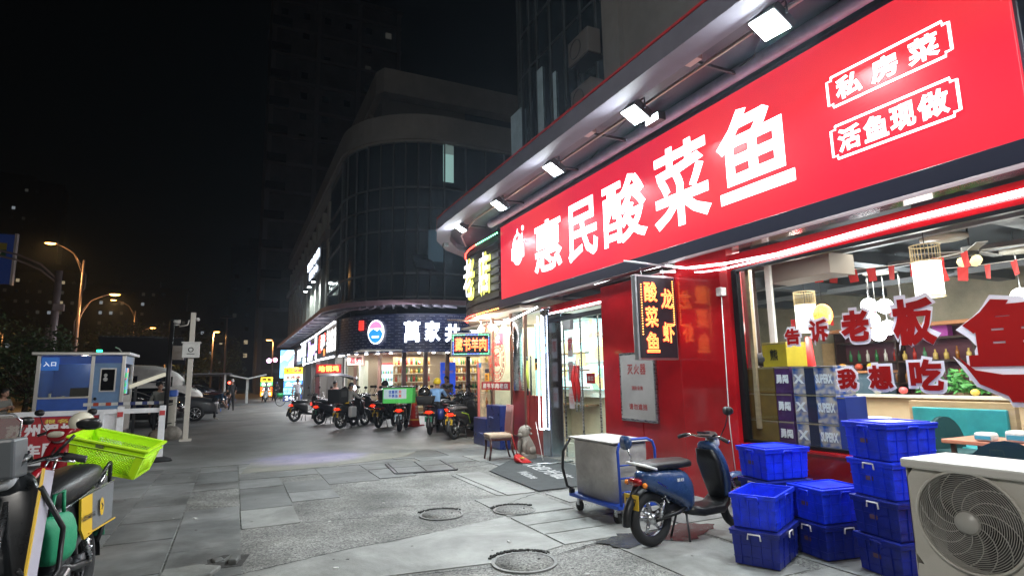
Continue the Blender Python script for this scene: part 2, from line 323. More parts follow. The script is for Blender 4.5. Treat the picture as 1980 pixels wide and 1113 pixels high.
for k in (-.26,.26):
    for j in (-.32,.32): bx('cover_plate',(k,j,.004),(.5,.6,.022),CONC[3],t,bev=.004)
mb=MB()
for c,d in (((0,-.66,0),(1.1,.05,.025)),((0,.66,0),(1.1,.05,.025)),((-.55,0,0),(.05,1.3,.025)),((.55,0,0),(.05,1.3,.025))): mb.box(c,d)
mb.obj('frame',DSTEEL,t)
WET=mat('wet_stain',(.07,.072,.07),.18,c2=(.13,.13,.128),vs=3,bump=.15,bs=20,world=True)
for pts in ([(3.35,5.15),(3.75,5.3),(4.2,5.2),(4.6,5.35),(4.9,5.1),(4.5,4.85),(4.2,4.75),(3.9,4.9),(3.5,4.85)],[(4.1,3.2),(4.5,3.35),(4.75,3.1),(4.6,2.9),(4.25,2.95)]):
    m_=MB(); q=[]
    for i in range(len(pts)):
        a,b=Vector(pts[i]),Vector(pts[(i+1)%len(pts)])
        for k in range(5): p=a.lerp(b,k/5); q.append((p.x+random.uniform(-.03,.03),p.y+random.uniform(-.03,.03)))
    m_.add([(x_,y_,.0022) for x_,y_ in q],[tuple(range(len(q)))]); m_.obj('wet_stain',WET,pave)
# door mat
MATM=mat('mat_rubber',(.055,.06,.062),.85,var=.25,vs=4,bump=.4,bs=150)
t=thing('door_mat','grey welcome doormat in front of the glass entrance','doormat',(4.97,9.3,0),rz=0)
mb=MB(); mb.prism([(-.88,-1.55),(.72,-1.5),(.95,1.5),(.2,1.62),(-.78,.5)],.009,Matrix.Translation((0,0,0.0))); mb.obj('mat',MATM,t)
WL=mat('mat_lettering',(.5,.5,.5),.8)
line('欢迎光临',.12,.05,.0105,1.9,.34,WL,t,face=(0,0,R(-97)),bold=.02,flat=.05,name='lettering'); line('Welcome',-.38,-.25,.0105,.75,.2,WL,t,face=(0,0,R(-97)),bold=.02,flat=.05,latin=True,name='lettering')

# ------------------------------------------------------------------ restaurant (near building on the right)
B1=thing('restaurant_building','restaurant with the long red lit sign, red panel wall and glass front','restaurant',(0,0,0))
CONCW=mat('building_render',(.20,.19,.18),.8,c2=(.26,.25,.23),vs=1.2,bump=.2,bs=12)
DGL=mat('dark_curtain_glass',(.018,.030,.038),.10,coat=.4,var=.12,vs=.5); MUL=mat('mullion_metal',(.11,.13,.14),.4,.5)
def P1(mb,name,m,**k): return mb.obj(name,m,B1,**k)
# walls: red panels as single boards
RP=[(8.72,7.66),(7.645,6.62)]
mb=MB()
for i,(a,b) in enumerate(RP): bx('red_panel',(6.03,(a+b)/2,1.62),(.12,a-b-.012,3.24),RED,B1,bev=.006)
# protruding column with rounded corner
mb=MB(); mb.prism([(5.97,6.6),(5.86,6.58),(5.80,6.5),(5.80,5.66),(5.86,5.58),(5.97,5.57),(6.1,5.57),(6.1,6.6)],3.5); P1(mb,'red_column',RED)
for a,b in ((5.55,3.2),(3.19,.8),(.79,-3.0)): bx('red_panel',(5.98,(a+b)/2,.37),(.16,a-b-.012,.74),RED,B1)
bx('window_sill',(5.93,1.25,.765),(.2,8.6,.035),RED,B1)
bx('red_header',(5.97,1.3,3.115),(.10,8.55,.21),RED,B1)
bx('red_header',(6.1,9.95,3.06),(.10,2.4,.2),RED,B1)
bx('soffit_panel',(5.8,3.8,3.31),(.5,17.2,.03),mat('soffit_gloss',(.12,.02,.03),.1,coat=.5),B1)
for c,d in (((5.955,5.53,1.88),(.07,.09,2.24)),((5.955,1.25,3.0),(.07,8.6,.05)),((5.955,1.25,.80),(.07,8.6,.04)),((5.955,-.2,1.9),(.07,.07,2.2))): bx('window_frame',c,d,mat('black_aluminium',(.015,.015,.017),.3,.6),B1)
WG=glass('shop_glass',(.93,.96,.96),.9)
for a,b in ((5.48,-.16),(-.24,-3.0)): bx('window_pane',(5.955,(a+b)/2,1.9),(.008,a-b,2.15),WG,B1,bev=0)
# upper storeys
mb=MB(); mb.box((11.3,0.9,14),(8,18.5,17)); P1(mb,'wall',CONCW)
for y in (9.6,6.5,3.4): bx('wall_pier',(7.22,y,14),(.14,.5,17),CONCW,B1)
mb=MB(); path=[(7.22,10.2)]+[(7.22,13.6)]+arc(10.2,13.6,2.98,0,-90,10)[1:]+[(20,16.58)]; wallstrip(mb,path,5.6,22.5,.3); P1(mb,'curtain_wall_glass',DGL)
for y in (10.25,10.9,11.65,12.4,13.15,13.6): bx('mullion',(7.2,y,14),(.06,.05,16.8),MUL,B1,bev=0)
for x,y in arc(10.2,13.6,3.0,-14,-80,5): bx('mullion',(x,y,14),(.06,.06,16.8),MUL,B1,bev=0)
for z in (7.2,8.1,10.4,11.7,14.0,15.3,17.5): mb=MB(); wallstrip(mb,[(p[0]-.02,p[1]) for p in path[:8]],z,z+.06,.05); P1(mb,'transom',MUL)
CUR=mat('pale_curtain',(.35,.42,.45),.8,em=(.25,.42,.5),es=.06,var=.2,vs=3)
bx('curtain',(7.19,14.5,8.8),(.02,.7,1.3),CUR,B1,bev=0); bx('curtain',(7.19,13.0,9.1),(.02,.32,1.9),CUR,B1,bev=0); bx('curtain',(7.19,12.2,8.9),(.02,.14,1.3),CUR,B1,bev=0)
# roof slab between facade and sign, awning
bx('canopy_roof',(6.35,2.8,5.62),(2.1,21.5,.12),DARK,B1)
mb=MB(); path=[(4.22,-9)]+[(4.22,12.2),(4.25,13.0),(4.6,14.1),(5.2,15.1),(6.1,15.9)]; wallstrip(mb,path,5.2,5.46,.34)
FAS=mat('fascia_grey',(.13,.12,.15),.75,var=.15,vs=2); P1(mb,'canopy_fascia',FAS)
mb=MB(); wallstrip(mb,[(p[0]-.01,p[1]) for p in path],5.47,5.50,.05); P1(mb,'fascia_glow_line',REDP)  # red strip put in for the pink glow along the fascia top
mb=MB(); wallstrip(mb,[(p[0]+.34,p[1]) for p in path],5.38,5.42,1.2); P1(mb,'canopy_soffit',DARK)
MB().tube([(4.83,-9,5.26),(4.83,12.0,5.26),(5.1,13.6,5.26),(5.6,14.6,5.26)],.022).obj('awning_rod',mat('bronze_rod',(.4,.25,.2),.3,.8),B1)
MB().tube([(5.42,-9,5.30),(5.42,11.9,5.30),(5.4,12.4,5.30)],.085,n=12).obj('awning_roll',mat('lilac_canvas',(.5,.38,.5),.6,var=.15),B1)
for y in (12.6,10.45,8.3,6.9,4.7,2.6,.4):
    bx('bracket',(4.62,y,5.32),(.16,.2,.16),mat('bracket_tan',(.4,.26,.22),.5),B1); bx('bracket_arm',(5.0,y+.03,5.28),(.75,.03,.04),DSTEEL,B1)
# ------------------------------------------------------------------ main lit sign
S=thing('shop_sign','long red lightbox sign reading 惠民酸菜鱼 in big white characters above the window','shop sign',(5.55,0,0))
bx('sign_box',(.16,7.1,4.29),(.28,10.08,1.78),DARK,S,bev=.01)
bx('sign_trim',(.02,7.1,3.335),(.16,10.2,.19),mat('dark_trim',(.01,.01,.022),.35),S); bx('sign_trim',(.02,7.1,5.185),(.1,10.2,.05),mat('dark_trim',(.01,.01,.022),.35),S)
def signface():
    m=emi('red_lightbox_face',(.86,.012,.035),.82); nt=m.node_tree; N=nt.nodes; L=nt.links; b=N['Principled BSDF']; b.inputs['Base Color'].default_value=(.22,.004,.01,1); b.inputs['Roughness'].default_value=.3
    tc=N.new('ShaderNodeTexCoord'); mp=N.new('ShaderNodeMapping'); mp.inputs['Scale'].default_value=(1,.35,.8); n=N.new('ShaderNodeTexNoise'); n.inputs['Scale'].default_value=.9; n.inputs['Detail'].default_value=1
    L.new(tc.outputs['Object'],mp.inputs[0]); L.new(mp.outputs[0],n.inputs[0]); r=N.new('ShaderNodeValToRGB'); L.new(n.outputs[0],r.inputs[0])
    r.color_ramp.elements[0].color=(.78,.008,.04,1); r.color_ramp.elements[0].position=.35; r.color_ramp.elements[1].color=(1,.055,.06,1); r.color_ramp.elements[1].position=.75; L.new(r.outputs[0],b.inputs['Emission Color']); return m
bx('sign_face',(0,7.1,4.295),(.04,10.02,1.73),signface(),S,bev=.006)
for ch,a,b,z0,z1 in (('惠',10.41,9.29,3.73,4.78),('民',9.05,8.07,3.71,4.80),('酸',7.90,6.74,3.74,4.84),('菜',6.57,5.43,3.70,4.90),('鱼',5.29,4.17,3.76,4.92)):
    letter(ch,(-.026,(a+b)/2,(z0+z1)/2,a-b,z1-z0),LEDS,S,bold=.022,face='-x',flat=.1)
def cart_frame(y0,y1,z0,z1,t=.022,c=.07):
    mb=MB(); P=[(y0-c,z0),(y1+c,z0),(y1+c,z0+c*.7),(y1,z0+c*.7),(y1,z1-c*.7),(y1+c,z1-c*.7),(y1+c,z1),(y0-c,z1),(y0-c,z1-c*.7),(y0,z1-c*.7),(y0,z0+c*.7),(y0-c,z0+c*.7)]
    mb.tube([(-.026,a,b) for a,b in P],t*.6,4,closed=True,cap=False); mb.obj('lettering_frame',LEDS,S)
cart_frame(3.70,2.53,4.38,4.71,c=.05); cart_frame(3.71,2.53,3.82,4.17,c=.05)
for ch,a,b in (('私',3.61,3.33),('房',3.24,2.98),('菜',2.89,2.62)): letter(ch,(-.026,(a+b)/2,4.545,a-b,.24),LEDS,S,bold=.035,face='-x',flat=.1)
for ch,a,b in (('活',3.65,3.40),('鱼',3.38,3.13),('现',3.12,2.88),('做',2.87,2.60)): letter(ch,(-.026,(a+b)/2,3.995,a-b-.01,.25),LEDS,S,bold=.035,face='-x',flat=.1)
mb=MB(); q=[]   # round emblem with banner and a small bubble
MX=Matrix.Translation((-.022,11.2,4.45))@Euler(FA('-x')).to_matrix().to_4x4()
n=28; out=[(.27*math.cos(2*pi*i/n),.36*math.sin(2*pi*i/n)) for i in range(n)]; inn=[(a*.78,b*.82) for a,b in out]
vs=[MX@Vector((a,b,.004)) for a,b in out]+[MX@Vector((a,b,.004)) for a,b in inn]; mb.add(vs,[(i,(i+1)%n,(i+1)%n+n,i+n) for i in range(n)])
mb.prism([(-.30,-.22),(.30,-.22),(.30,.06),(-.30,.06)],.006,MX); mb.prism([(-.16,-.22),(.16,-.22),(.08,-.33),(-.08,-.33)],.006,MX)
mb.prism([(-.05,.3),(.05,.3),(.0,.47)],.006,MX); mb.prism([(.0,.06),(.22,.06),(.24,.33),(.17,.22),(.12,.3),(.06,.2)],.006,MX); mb.prism([(-.14,.08),(-.02,.06),(-.03,.2),(-.1,.19)],.006,MX)
mb.prism([(.26+.05*math.cos(k),.42+.06*math.sin(k)) for k in [i*pi/5 for i in range(10)]],.006,MX)
mb.obj('emblem',LEDS,S)
# ------------------------------------------------------------------ floodlights under the awning
def flood(y,x=4.7,z=5.12,label='',p=130):
    t=thing('floodlight',label,'floodlight',(x,y,z),group='white floodlights under the awning')
    h=bpy.data.objects.new('lamp_head',MB().box((0,0,.02),(.30,.36,.07)).mesh('lamp_head',DSTEEL)); C.objects.link(h); h.parent=t; h.rotation_euler=(R(8),R(30),0)
    f=MB().box((0,0,-.02),(.26,.32,.012)).obj('lamp_face',LAMPW,h)
    mb=MB(); [mb.box((0,-.15+.03*k,.075),(.26,.006,.05)) for k in range(11)]; mb.obj('heat_sink',DSTEEL,h)
    MB().tube([(0,-.2,.0),(0,-.2,.14),(0,.2,.14),(0,.2,.0)],.012,6).obj('yoke',DSTEEL,t)
    area((x+.02,y,z-.05),(0,R(28),0),.26,.32,p,(.86,.97,1)); return t
for y,l in ((3.67,'nearest and largest floodlight above the red sign, closest to the small framed characters'),(5.86,'second floodlight above the sign, over the 鱼 character, with a spare lamp just beneath'),(8.10,'third floodlight above the red sign, over the middle characters'),(10.34,'fourth floodlight above the red sign, by the emblem end'),(12.6,'farthest small floodlight where the awning turns the corner'),(1.3,'floodlight further along the awning out of the picture'),(-1.0,'floodlight behind the camera along the awning')): flood(y,label=l,z=5.12 if y<12 else 5.2,p=140 if y<12 else 300)
t=thing('spare_floodlight','small white-faced lamp hanging on the sign top under the second floodlight','floodlight',(5.2,6.05,5.22)); bx('lamp_head',(0,0,0),(.12,.3,.12),DSTEEL,t); bx('lamp_face',(-.066,0,-.01),(.012,.26,.10),emi('small_lamp_face',(.9,.97,1),6),t)
grime(RED,1.3,.72,1.05,.6)
for k,(y,z) in enumerate(((10.4,9.15),(10.35,7.9))):
    t=thing('wall_air_conditioner',('upper','lower')[k]+' dim outdoor air conditioner unit on the wall above the awning','air conditioner',(6.95,y,z),group='dim wall units above the awning'); bx('casing',(0,0,0),(.35,.85,.6),mat('dim_ac',(.16,.15,.14),.5),t,bev=.02); MB().tube([(-.18,.1+.22*math.cos(a),.22*math.sin(a)) for a in [i*pi/10 for i in range(20)]],.012,5,closed=True).obj('grille_ring',DSTEEL,t); MB().tube([(.0,.3,-.3),(.1,.45,-.8),(.15,.4,-1.5)],.02).obj('pipe',DSTEEL,t); bx('bracket',(.05,0,-.33),(.4,.8,.04),DSTEEL,t)
for k,pts in enumerate((((4.75,3.4,5.25),(4.95,3.9,5.36),(5.3,4.4,5.30),(5.45,5.2,5.36)),((4.8,5.9,5.27),(4.9,6.6,5.2),(4.82,7.3,5.27)),((5.3,7.6,5.38),(5.44,8.6,5.22),(5.44,9.8,5.2),(5.3,10.9,5.36)))): tag(MB().tube(list(pts),.009,5).obj('loose_cable',BLK),('black cable drooping between the nearest floodlight and the awning roll','short black cable sagging under the awning rod past the second floodlight','black cable hanging in front of the awning roll near the emblem')[k],'cable')
# LED strips on the red ledges
L=thing('led_strip_light','white LED tube looping along the red ledge over the window and door','light strip')
def led(pts,r=.014,name='tube'): return MB().tube(pts,r,6).obj(name,LEDW,L)
led([(5.84,8.7,3.30),(5.78,7.6,3.30),(5.74,6.7,3.27),(5.73,6.2,3.14),(5.77,5.5,3.08),(5.86,4.8,3.07),(5.87,3.6,3.11),(5.88,2.4,3.12),(5.88,-3,3.13)])
led([(5.86,6.9,3.22),(5.80,6.0,3.05),(5.80,5.6,3.02),(5.87,4.6,3.05),(5.88,3.3,3.09),(5.88,1.0,3.08)],.009); led([(6.02,8.75,2.99),(6.02,9.9,2.98),(6.0,10.95,2.97)],.016)
for y in (11.02,10.84): led([(5.88,y,.56),(5.88,y,2.95)],.014)
led([(5.88,11.02,.56),(5.88,10.84,.56)]); led([(5.9,11.05,3.15),(5.8,12.1,2.98),(5.85,13.2,2.95)],.02)
for y,e in ((1.0,14),(3.5,14),(7.5,12),(10,14)): area((5.7,y,3.18),(0,R(20),0),.05,2.2,e,(.95,.96,1),'strip_light')

mb=MB()
for k in range(260):
    x_,y_=random.uniform(-4,5.8),random.uniform(4.2,16); r_=random.uniform(.006,.022)
    mb.add([(x_+r_*math.cos(a)*random.uniform(.6,1.2),y_+r_*math.sin(a)*random.uniform(.6,1.2),.0035) for a in (0,1,2,3,4,5)],[(0,1,2,3,4,5)],m=k%4==0)
tag(mb.obj('litter',[mat('gum_dark',(.03,.03,.03),.8),mat('gum_pale',(.4,.4,.38),.8)]),'scattered small spots of gum and litter on the paving','litter',kind='stuff')
# bottles (shared mesh)
def bottle(name,m,h=.28,r=.04):
    return MB().tube([(0,0,0),(0,0,h*.6),(0,0,h*.72),(0,0,h)],[r,r,r*.4,r*.35],8).mesh(name,m)
BT=[bottle('bottle',mat('green_bottle',(.05,.22,.08),.15)),bottle('bottle',mat('amber_bottle',(.35,.14,.03),.15)),bottle('bottle',mat('white_bottle',(.75,.72,.66),.2)),bottle('bottle',mat('red_bottle',(.5,.04,.03),.25)),bottle('bottle',mat('gold_bottle',(.7,.5,.15),.2),.22,.05)]
def bott(x,y,z,k,label,group,s=1):
    o=bpy.data.objects.new('bottle',BT[k]); C.objects.link(o); o.location=(x,y,z); o.scale=(s,s,s); tag(o,label,'bottle',group)
# ------------------------------------------------------------------ entrance of the restaurant
DG=glass('door_glass',(.88,.96,.96),.7)
E1=thing('glass_entrance','glass entrance with red tied handles between steel pillar and red wall','entrance')
for a,b in ((8.76,9.32),(9.34,9.95),(9.97,10.62)): bx('door_pane',(6.3,(a+b)/2,1.42),(.012,b-a,2.8),DG,E1,bev=0)
for y in (8.74,9.33,9.96,10.63): bx('door_frame',(6.3,y,1.45),(.03,.022,2.9),STEEL,E1,bev=0)
bx('door_header',(6.3,9.7,2.87),(.1,1.95,.1),DSTEEL,E1); bx('door_closer',(6.22,10.3,2.7),(.08,.3,.2),mat('grey_closer',(.35,.36,.36),.5),E1)
for y,nm in ((10.03,0),(9.89,0)): MB().tube([(6.2,y,.95),(6.2,y,1.98)],.018,8).obj('handle',STEEL,E1); [MB().cyl((6.2,y,z),(6.3,y,z),.01,n=6).obj('handle_mount',STEEL,E1) for z in (1.1,1.8)]
for y in (10.03,9.89): MB().tube([(6.17,y,1.86),(6.14,y+.02,1.6),(6.15,y-.02,1.35),(6.17,y,1.15)],[.03,.05,.045,.02],8).obj('red_ribbon',REDP,E1)
bx('door_notice',(6.285,9.62,1.6),(.006,.3,.2),REDP,E1,bev=0); line('推拉',6.279,9.62,1.6,.22,.1,WHT,E1,face='-x',bold=.02,flat=.05)
for z,s in ((2.25,.42),(1.75,.4),(1.2,.42)): bx('white_decal',(6.285,10.35,z),(.006,.2,s),mat('frosted_vinyl',(.7,.66,.68),.6),E1,bev=0)
letter('家',(6.276,10.35,2.3,.17,.26),REDP,E1,.02,0,'-x',flat=.05); letter('寻',(6.276,10.35,1.75,.16,.24),mat('pale_pink_vinyl',(.7,.35,.35),.6),E1,.02,0,'-x',flat=.05); letter('味',(6.276,10.35,1.2,.16,.24),mat('pale_pink_vinyl',(.7,.35,.35),.6),E1,.02,0,'-x',flat=.05)
MIR=mat('polished_steel',(.42,.47,.55),.16,1,var=.2,vs=2,stretch=(1,3,.3))
bx('steel_pillar',(6.12,10.86,1.55),(.34,.36,3.1),MIR,E1,bev=.03)
for z,c in ((2.42,'小'),(2.2,'贝')): letter(c,(5.945,10.78,z,.12,.14),emi('blue_reflection',(.3,.55,1),1.5),E1,.01,0,'-x',flat=.05)
struct('hall_floor',MB().box((10.5,4.5,-.07),(9.1,22,.16)),mat('tile_floor',(.28,.27,.25),.25,c2=(.35,.34,.31),vs=2))
# lit menu boards behind the doors
FOOD=emi('menu_photo',(.45,.85,.9),1.25,var=[(1,1,1),(.85,.95,1),(.95,.45,.2),(1,.85,.35),(.25,.5,.3)],vs=5)
MW=emi('menu_white',(.8,.97,1),1.5)
t=thing('menu_lightbox','bright lit menu board with food pictures behind the entrance glass','menu board',(8.3,12.9,0))
bx('case',(.1,0,2.3),(.12,3.2,2.4),WHT,t)
for k in range(4):
    for j,z in enumerate((2.95,2.3,1.6)): bx('menu_panel',(0,-1.15+.77*k,z),(.03,.73,.6),FOOD if (k+j)%2 else MW,t)
bx('red_header',(.0,0,3.4),(.04,3.1,.22),emi('menu_red',(.9,.08,.15),1.0),t); line('惠民酸菜鱼',-.03,0,3.4,2.2,.17,LEDS,t,face='-x')
for k,(yy,zz) in enumerate(((-.7,2.2),(.2,2.1),(.8,2.4))):
    mb=MB(); n=24; mb.add([(-.03,yy+.28*math.cos(2*pi*i/n),zz+.2*math.sin(2*pi*i/n)) for i in range(n)],[tuple(range(n))]).obj('bowl_picture',emi('bowl_yellow',(1,.8,.35),1.2),t)
t=thing('teal_lightbox','tall teal lit poster with yellow writing beside the steel pillar','lit poster',(6.35,11.55,0)); bx('poster_face',(0,0,2.0),(.05,.9,1.75),emi('teal_lightbox',(.45,.95,.92),1.35),t); line('生意兴隆',-.04,.05,2.0,.3,1.5,emi('lime_letters',(.8,1,.25),1.1),t,face='-x',vert=True)
area((7.3,11.3,3.02),(0,0,0),.8,1.6,60,(.85,.97,1),'menu_light'); bx('hall_ceiling',(7.4,10.4,3.1),(1.9,3.4,.05),WHT,E1,bev=0)
# ------------------------------------------------------------------ lamb shop at the rounded corner
B3=thing('lamb_shop','lamb restaurant front at the rounded corner with black slatted fascia','restaurant')
BRZ=mat('bronze_frame',(.32,.17,.12),.3,.6); RW=mat('red_kick_panel',(.30,.035,.03),.35,var=.2,vs=2,coat=.3)
bx('kick_panel',(6.02,11.35,.62),(.1,.62,1.24),RW,B3); bx('kick_panel',(5.99,12.05,.67),(.12,.74,1.34),RW,B3); bx('kick_rail',(5.92,12.0,.32),(.03,.9,.03),BRZ,B3)
MB().cyl((5.98,12.2,1.34),(5.98,12.2,3.2),.12,n=20).obj('steel_column',STEEL,B3); bx('door_frame',(5.95,11.75,1.6),(.08,.07,3.2),BRZ,B3); bx('door_frame',(5.95,12.47,1.6),(.08,.08,3.2),BRZ,B3)
bx('door_pane',(6.0,11.4,2.0),(.01,.6,1.5),DG,B3,bev=0)
for y in (11.5,11.34): MB().tube([(5.86,y,1.25),(5.86,y,2.1)],.02,8).obj('handle',DSTEEL,B3)
MB().tube([(5.84,11.45,2.0),(5.82,11.44,1.7),(5.84,11.43,1.4)],[.02,.035,.02]).obj('handle_tie',mat('yellow_cloth',(.6,.65,.1),.8),B3)
bx('push_sticker',(5.9,11.12,1.87),(.01,.18,.16),mat('orange_sticker',(.7,.3,.03),.5),B3,bev=0); letter('推',(5.89,11.12,1.87,.1,.1),BLK,B3,.02,0,'-x',flat=.05); bx('dark_sticker',(5.9,11.12,2.0),(.01,.18,.09),DARK,B3,bev=0)
cp=[(5.95,12.5),(5.95,13.6)]+[(x,y) for x,y in arc(9.55,13.6,3.6,0,-62,6)[1:]]
mb=MB(); wallstrip(mb,cp,.35,3.0,.012); mb.obj('window_pane',WG,B3); mb=MB(); wallstrip(mb,cp,0,.35,.12); mb.obj('kick_panel',RW,B3)
for (x,y) in (cp[1],cp[3],cp[5]): bx('window_frame',(x,y,1.6),(.06,.06,3.2),BRZ,B3)
bx('slogan_band',(5.93,13.45,1.44),(.012,1.75,.2),mat('slogan_red',(.42,.02,.03),.5),B3,bev=0); line('藏书羊肉老店',5.92,13.45,1.44,1.6,.13,WHT,B3,face='-x',flat=.05)
bx('pull_sticker',(5.925,13.95,1.66),(.01,.26,.2),mat('orange_sticker',(.7,.3,.03),.5),B3,bev=0); letter('拉',(5.915,13.95,1.66,.14,.14),BLK,B3,.02,0,'-x',flat=.05); bx('dark_sticker',(5.925,13.95,1.82),(.01,.26,.1),DARK,B3,bev=0)
bx('blue_sticker',(5.925,14.5,1.98),(.01,.3,.12),mat('blue_sticker',(.03,.2,.5),.5),B3,bev=0); bx('door_post',(5.93,14.55,1.2),(.05,.07,1.7),mat('red_post',(.5,.12,.1),.4),B3)
# the ring decal
RD=mat('red_vinyl',(.55,.03,.03),.5); letter('饭',(5.92,13.3,2.08,.36,.38),RD,B3,.03,0,'-x',flat=.05)
mb=MB(); n=40
for r_ in (.30,.50):
    o0=len(mb.v); vs=[(5.918,13.3+rr*math.cos(2*pi*i/n),2.08+rr*math.sin(2*pi*i/n)) for rr in (r_,r_+.02) for i in range(n)]; mb.add(vs,[(i,(i+1)%n,(i+1)%n+n,i+n) for i in range(n)])
mb.obj('ring_decal',RD,B3)
for i in range(18):
    a=2*pi*i/18; letter('酒',(5.917,13.3+.41*math.cos(a),2.08+.41*math.sin(a),.11,.11),RD,B3,.02,0,'-x',flat=.05,name='ring_character')
# fascia with slats and yellow letters
SL=mat('black_slats',(.02,.02,.022),.4,var=.3); fp=[(5.55,12.2),(5.55,13.6)]+arc(9.55,13.6,4.0,0,-62,8)[1:]
mb=MB(); wallstrip(mb,fp,3.3,5.0,.2); mb.obj('fascia_board',SL,B3)
for k in range(9): mb=MB(); wallstrip(mb,[(x-.045,y) for x,y in fp],3.34+.19*k,3.46+.19*k,.04); mb.obj('slat',SL,B3)
def dots(pts,z,m,sp,name,par,r=.02):
    mb=MB(); acc=0
    for (x0,y0),(x1,y1) in zip(pts,pts[1:]):
        L_=math.hypot(x1-x0,y1-y0)
        while acc<L_: t=acc/L_; mb.sph((x0+(x1-x0)*t,y0+(y1-y0)*t,z),r,n=6); acc+=sp
        acc-=L_
    o=mb.obj(name,m,par); o['kind']='stuff'
GRN=emi('green_bulbs',(.2,1,.45),6); REDL=emi('red_bulbs',(1,.06,.04),6); AMB=emi('amber_bulbs',(1,.35,.08),6)
op=[(x-.07,y) for x,y in fp]
dots(op[:2],5.05,GRN,.12,'bulb_string',B3); dots(op[1:],5.05,REDL,.07,'bulb_string',B3); dots(op[:2],3.24,AMB,.12,'bulb_string',B3); dots(op[1:],3.24,REDL,.07,'bulb_string',B3)
YEL=emi('yellow_halo',(.85,.85,.12),1.1)
for ch,a in (('店',12.95),('老',13.9)):
    x=5.5 if ch=='店' else 5.46
    letter(ch,(x-.02,a,4.2,.66,1.12),YEL,B3,.035,0,'-x',flat=.3); letter(ch,(x-.09,a-.02,4.22,.60,1.0),LEDS,B3,.006,0,'-x',flat=.3)
# warm soffit + bulbs at lamb shop
SOF=mat('cream_soffit',(.55,.45,.36),.5); mb=MB(); wallstrip(mb,[(5.6,11.3)]+fp[1:],3.16,3.22,.9); mb.obj('soffit',SOF,B3)
for x,y in ((5.75,13.9),(5.78,13.3)): 
    t=thing('bulb_lamp','bare white bulb under the soffit of the lamb shop'+(' nearer the lightbox' if y>13.5 else ' nearer the entrance'),'bulb',(x,y,2.9)); MB().sph((0,0,0),.08,n=12).obj('bulb',emi('bulb_glass',(1,.95,.85),25),t); MB().cyl((0,0,.06),(0,0,.28),.02,n=8).obj('socket',WHT,t); 
point((5.3,13.6,2.75),130,(1,.85,.68),.08)
t=thing('lamb_lightbox','hanging LED box sign reading 藏书羊肉 with coloured bulb border','hanging sign',(5.27,13.4,2.47))
t.rotation_euler=(0,0,R(-25))
bx('frame',(0,.05,0),(1.0,.12,.58),mat('sign_frame',(.35,.33,.3),.4,.5),t); bx('panel',(0,-.02,0),(.94,.02,.52),mat('sign_black',(.012,.01,.012),.3),t)
NR=emi('neon_red',(1,.07,.03),3.2); NY=emi('neon_yellow',(1,.55,.12),2.4)
line('藏书羊肉',0,-.04,0,.82,.34,NR,t,neon=.018,flat=1,gap=.06,name='neon_lettering'); line('藏书羊肉',0,-.045,0,.78,.30,NY,t,neon=.010,flat=1,gap=.14,name='neon_lettering')
def border(w,h,par,y,mats,sp=.035,r=.009):
    P=[]; n=int(w/sp); P+=[(-w/2+w*i/n,h/2) for i in range(n)]; k=int(h/sp); P+=[(w/2,h/2-h*i/k) for i in range(k)]; P+=[(w/2-w*i/n,-h/2) for i in range(n)]; P+=[(-w/2,-h/2+h*i/k) for i in range(k)]
    for j,m in enumerate(mats):
        mb=MB(); [mb.sph((a,y,b),r,n=6) for i,(a,b) in enumerate(P) if (i//9)%len(mats)==j]; o=mb.obj('border_bulbs',m,par); o['kind']='stuff'
BLUL=emi('blue_bulbs',(.15,.25,1),6); border(.88,.47,t,-.04,[GRN,BLUL])
MB().tube([(-.35,.05,.28),(-.3,.05,.62)],.008).obj('hanger',DSTEEL,t); MB().tube([(.35,.05,.28),(.4,.05,.6)],.008).obj('hanger',REDP,t); MB().tube([(-.6,.05,.62),(1.1,.3,.62)],.02).obj('hanger_rod',mat('bronze_rod',(.4,.25,.2),.3,.8),t)
# small lit signs seen behind it
t=thing('pink_window_sign','small pink lit sign inside the lamb shop window above the round decal','window sign',(6.3,14.2,2.65)); bx('face',(0,0,0),(.03,.9,.3),emi('pink_face',(1,.2,.3),1.3),t); line('羊肉面',-.03,0,0,.6,.2,LEDS,t,face='-x')
# interior of the lamb shop
I3=thing('lamb_shop_room','lit room with bottle shelves behind the corner shop glass','shop interior')
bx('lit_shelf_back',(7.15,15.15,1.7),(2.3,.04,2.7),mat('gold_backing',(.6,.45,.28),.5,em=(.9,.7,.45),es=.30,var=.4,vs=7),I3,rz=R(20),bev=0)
for z in (.85,1.25,1.65,2.05,2.45):
    bx('shelf',(7.1,15.0,z),(2.1,.2,.03),mat('shelf_light',(.6,.5,.35),.4),I3,rz=R(20),bev=0)
    for i in range(13): bott(6.2+.15*i,14.63+.055*i,z+.01,random.choice([0,1,2,4,4]),'small bottle on the golden lit shelf behind the round decal','bottles behind the round decal',.95)
bx('back_wall',(8.6,15.0,1.6),(.1,5.5,3.2),mat('room_cream',(.6,.5,.38),.7,var=.2,vs=1),I3); 
for z in (.9,1.35,1.8,2.25): bx('shelf',(8.35,14.3,z),(.35,3.2,.04),mat('shelf_wood',(.2,.12,.06),.5),I3)
bx('ceiling',(8.9,13.8,3.1),(5.6,5,.05),WHT,I3); bx('table',(7.4,13.6,.75),(.7,1.1,.04),mat('shelf_wood',(.2,.12,.06),.5),I3)
area((7.2,13.8,3.0),(0,0,0),1.5,2,150,(1,.9,.72),'room_light')
for z in ():
    for i in range(13): bott(8.3+random.uniform(-.05,.05),12.9+.22*i,z,random.choice([0,1,2,4]),'small liquor bottle on a shelf in the lamb shop','bottles in the lamb shop')
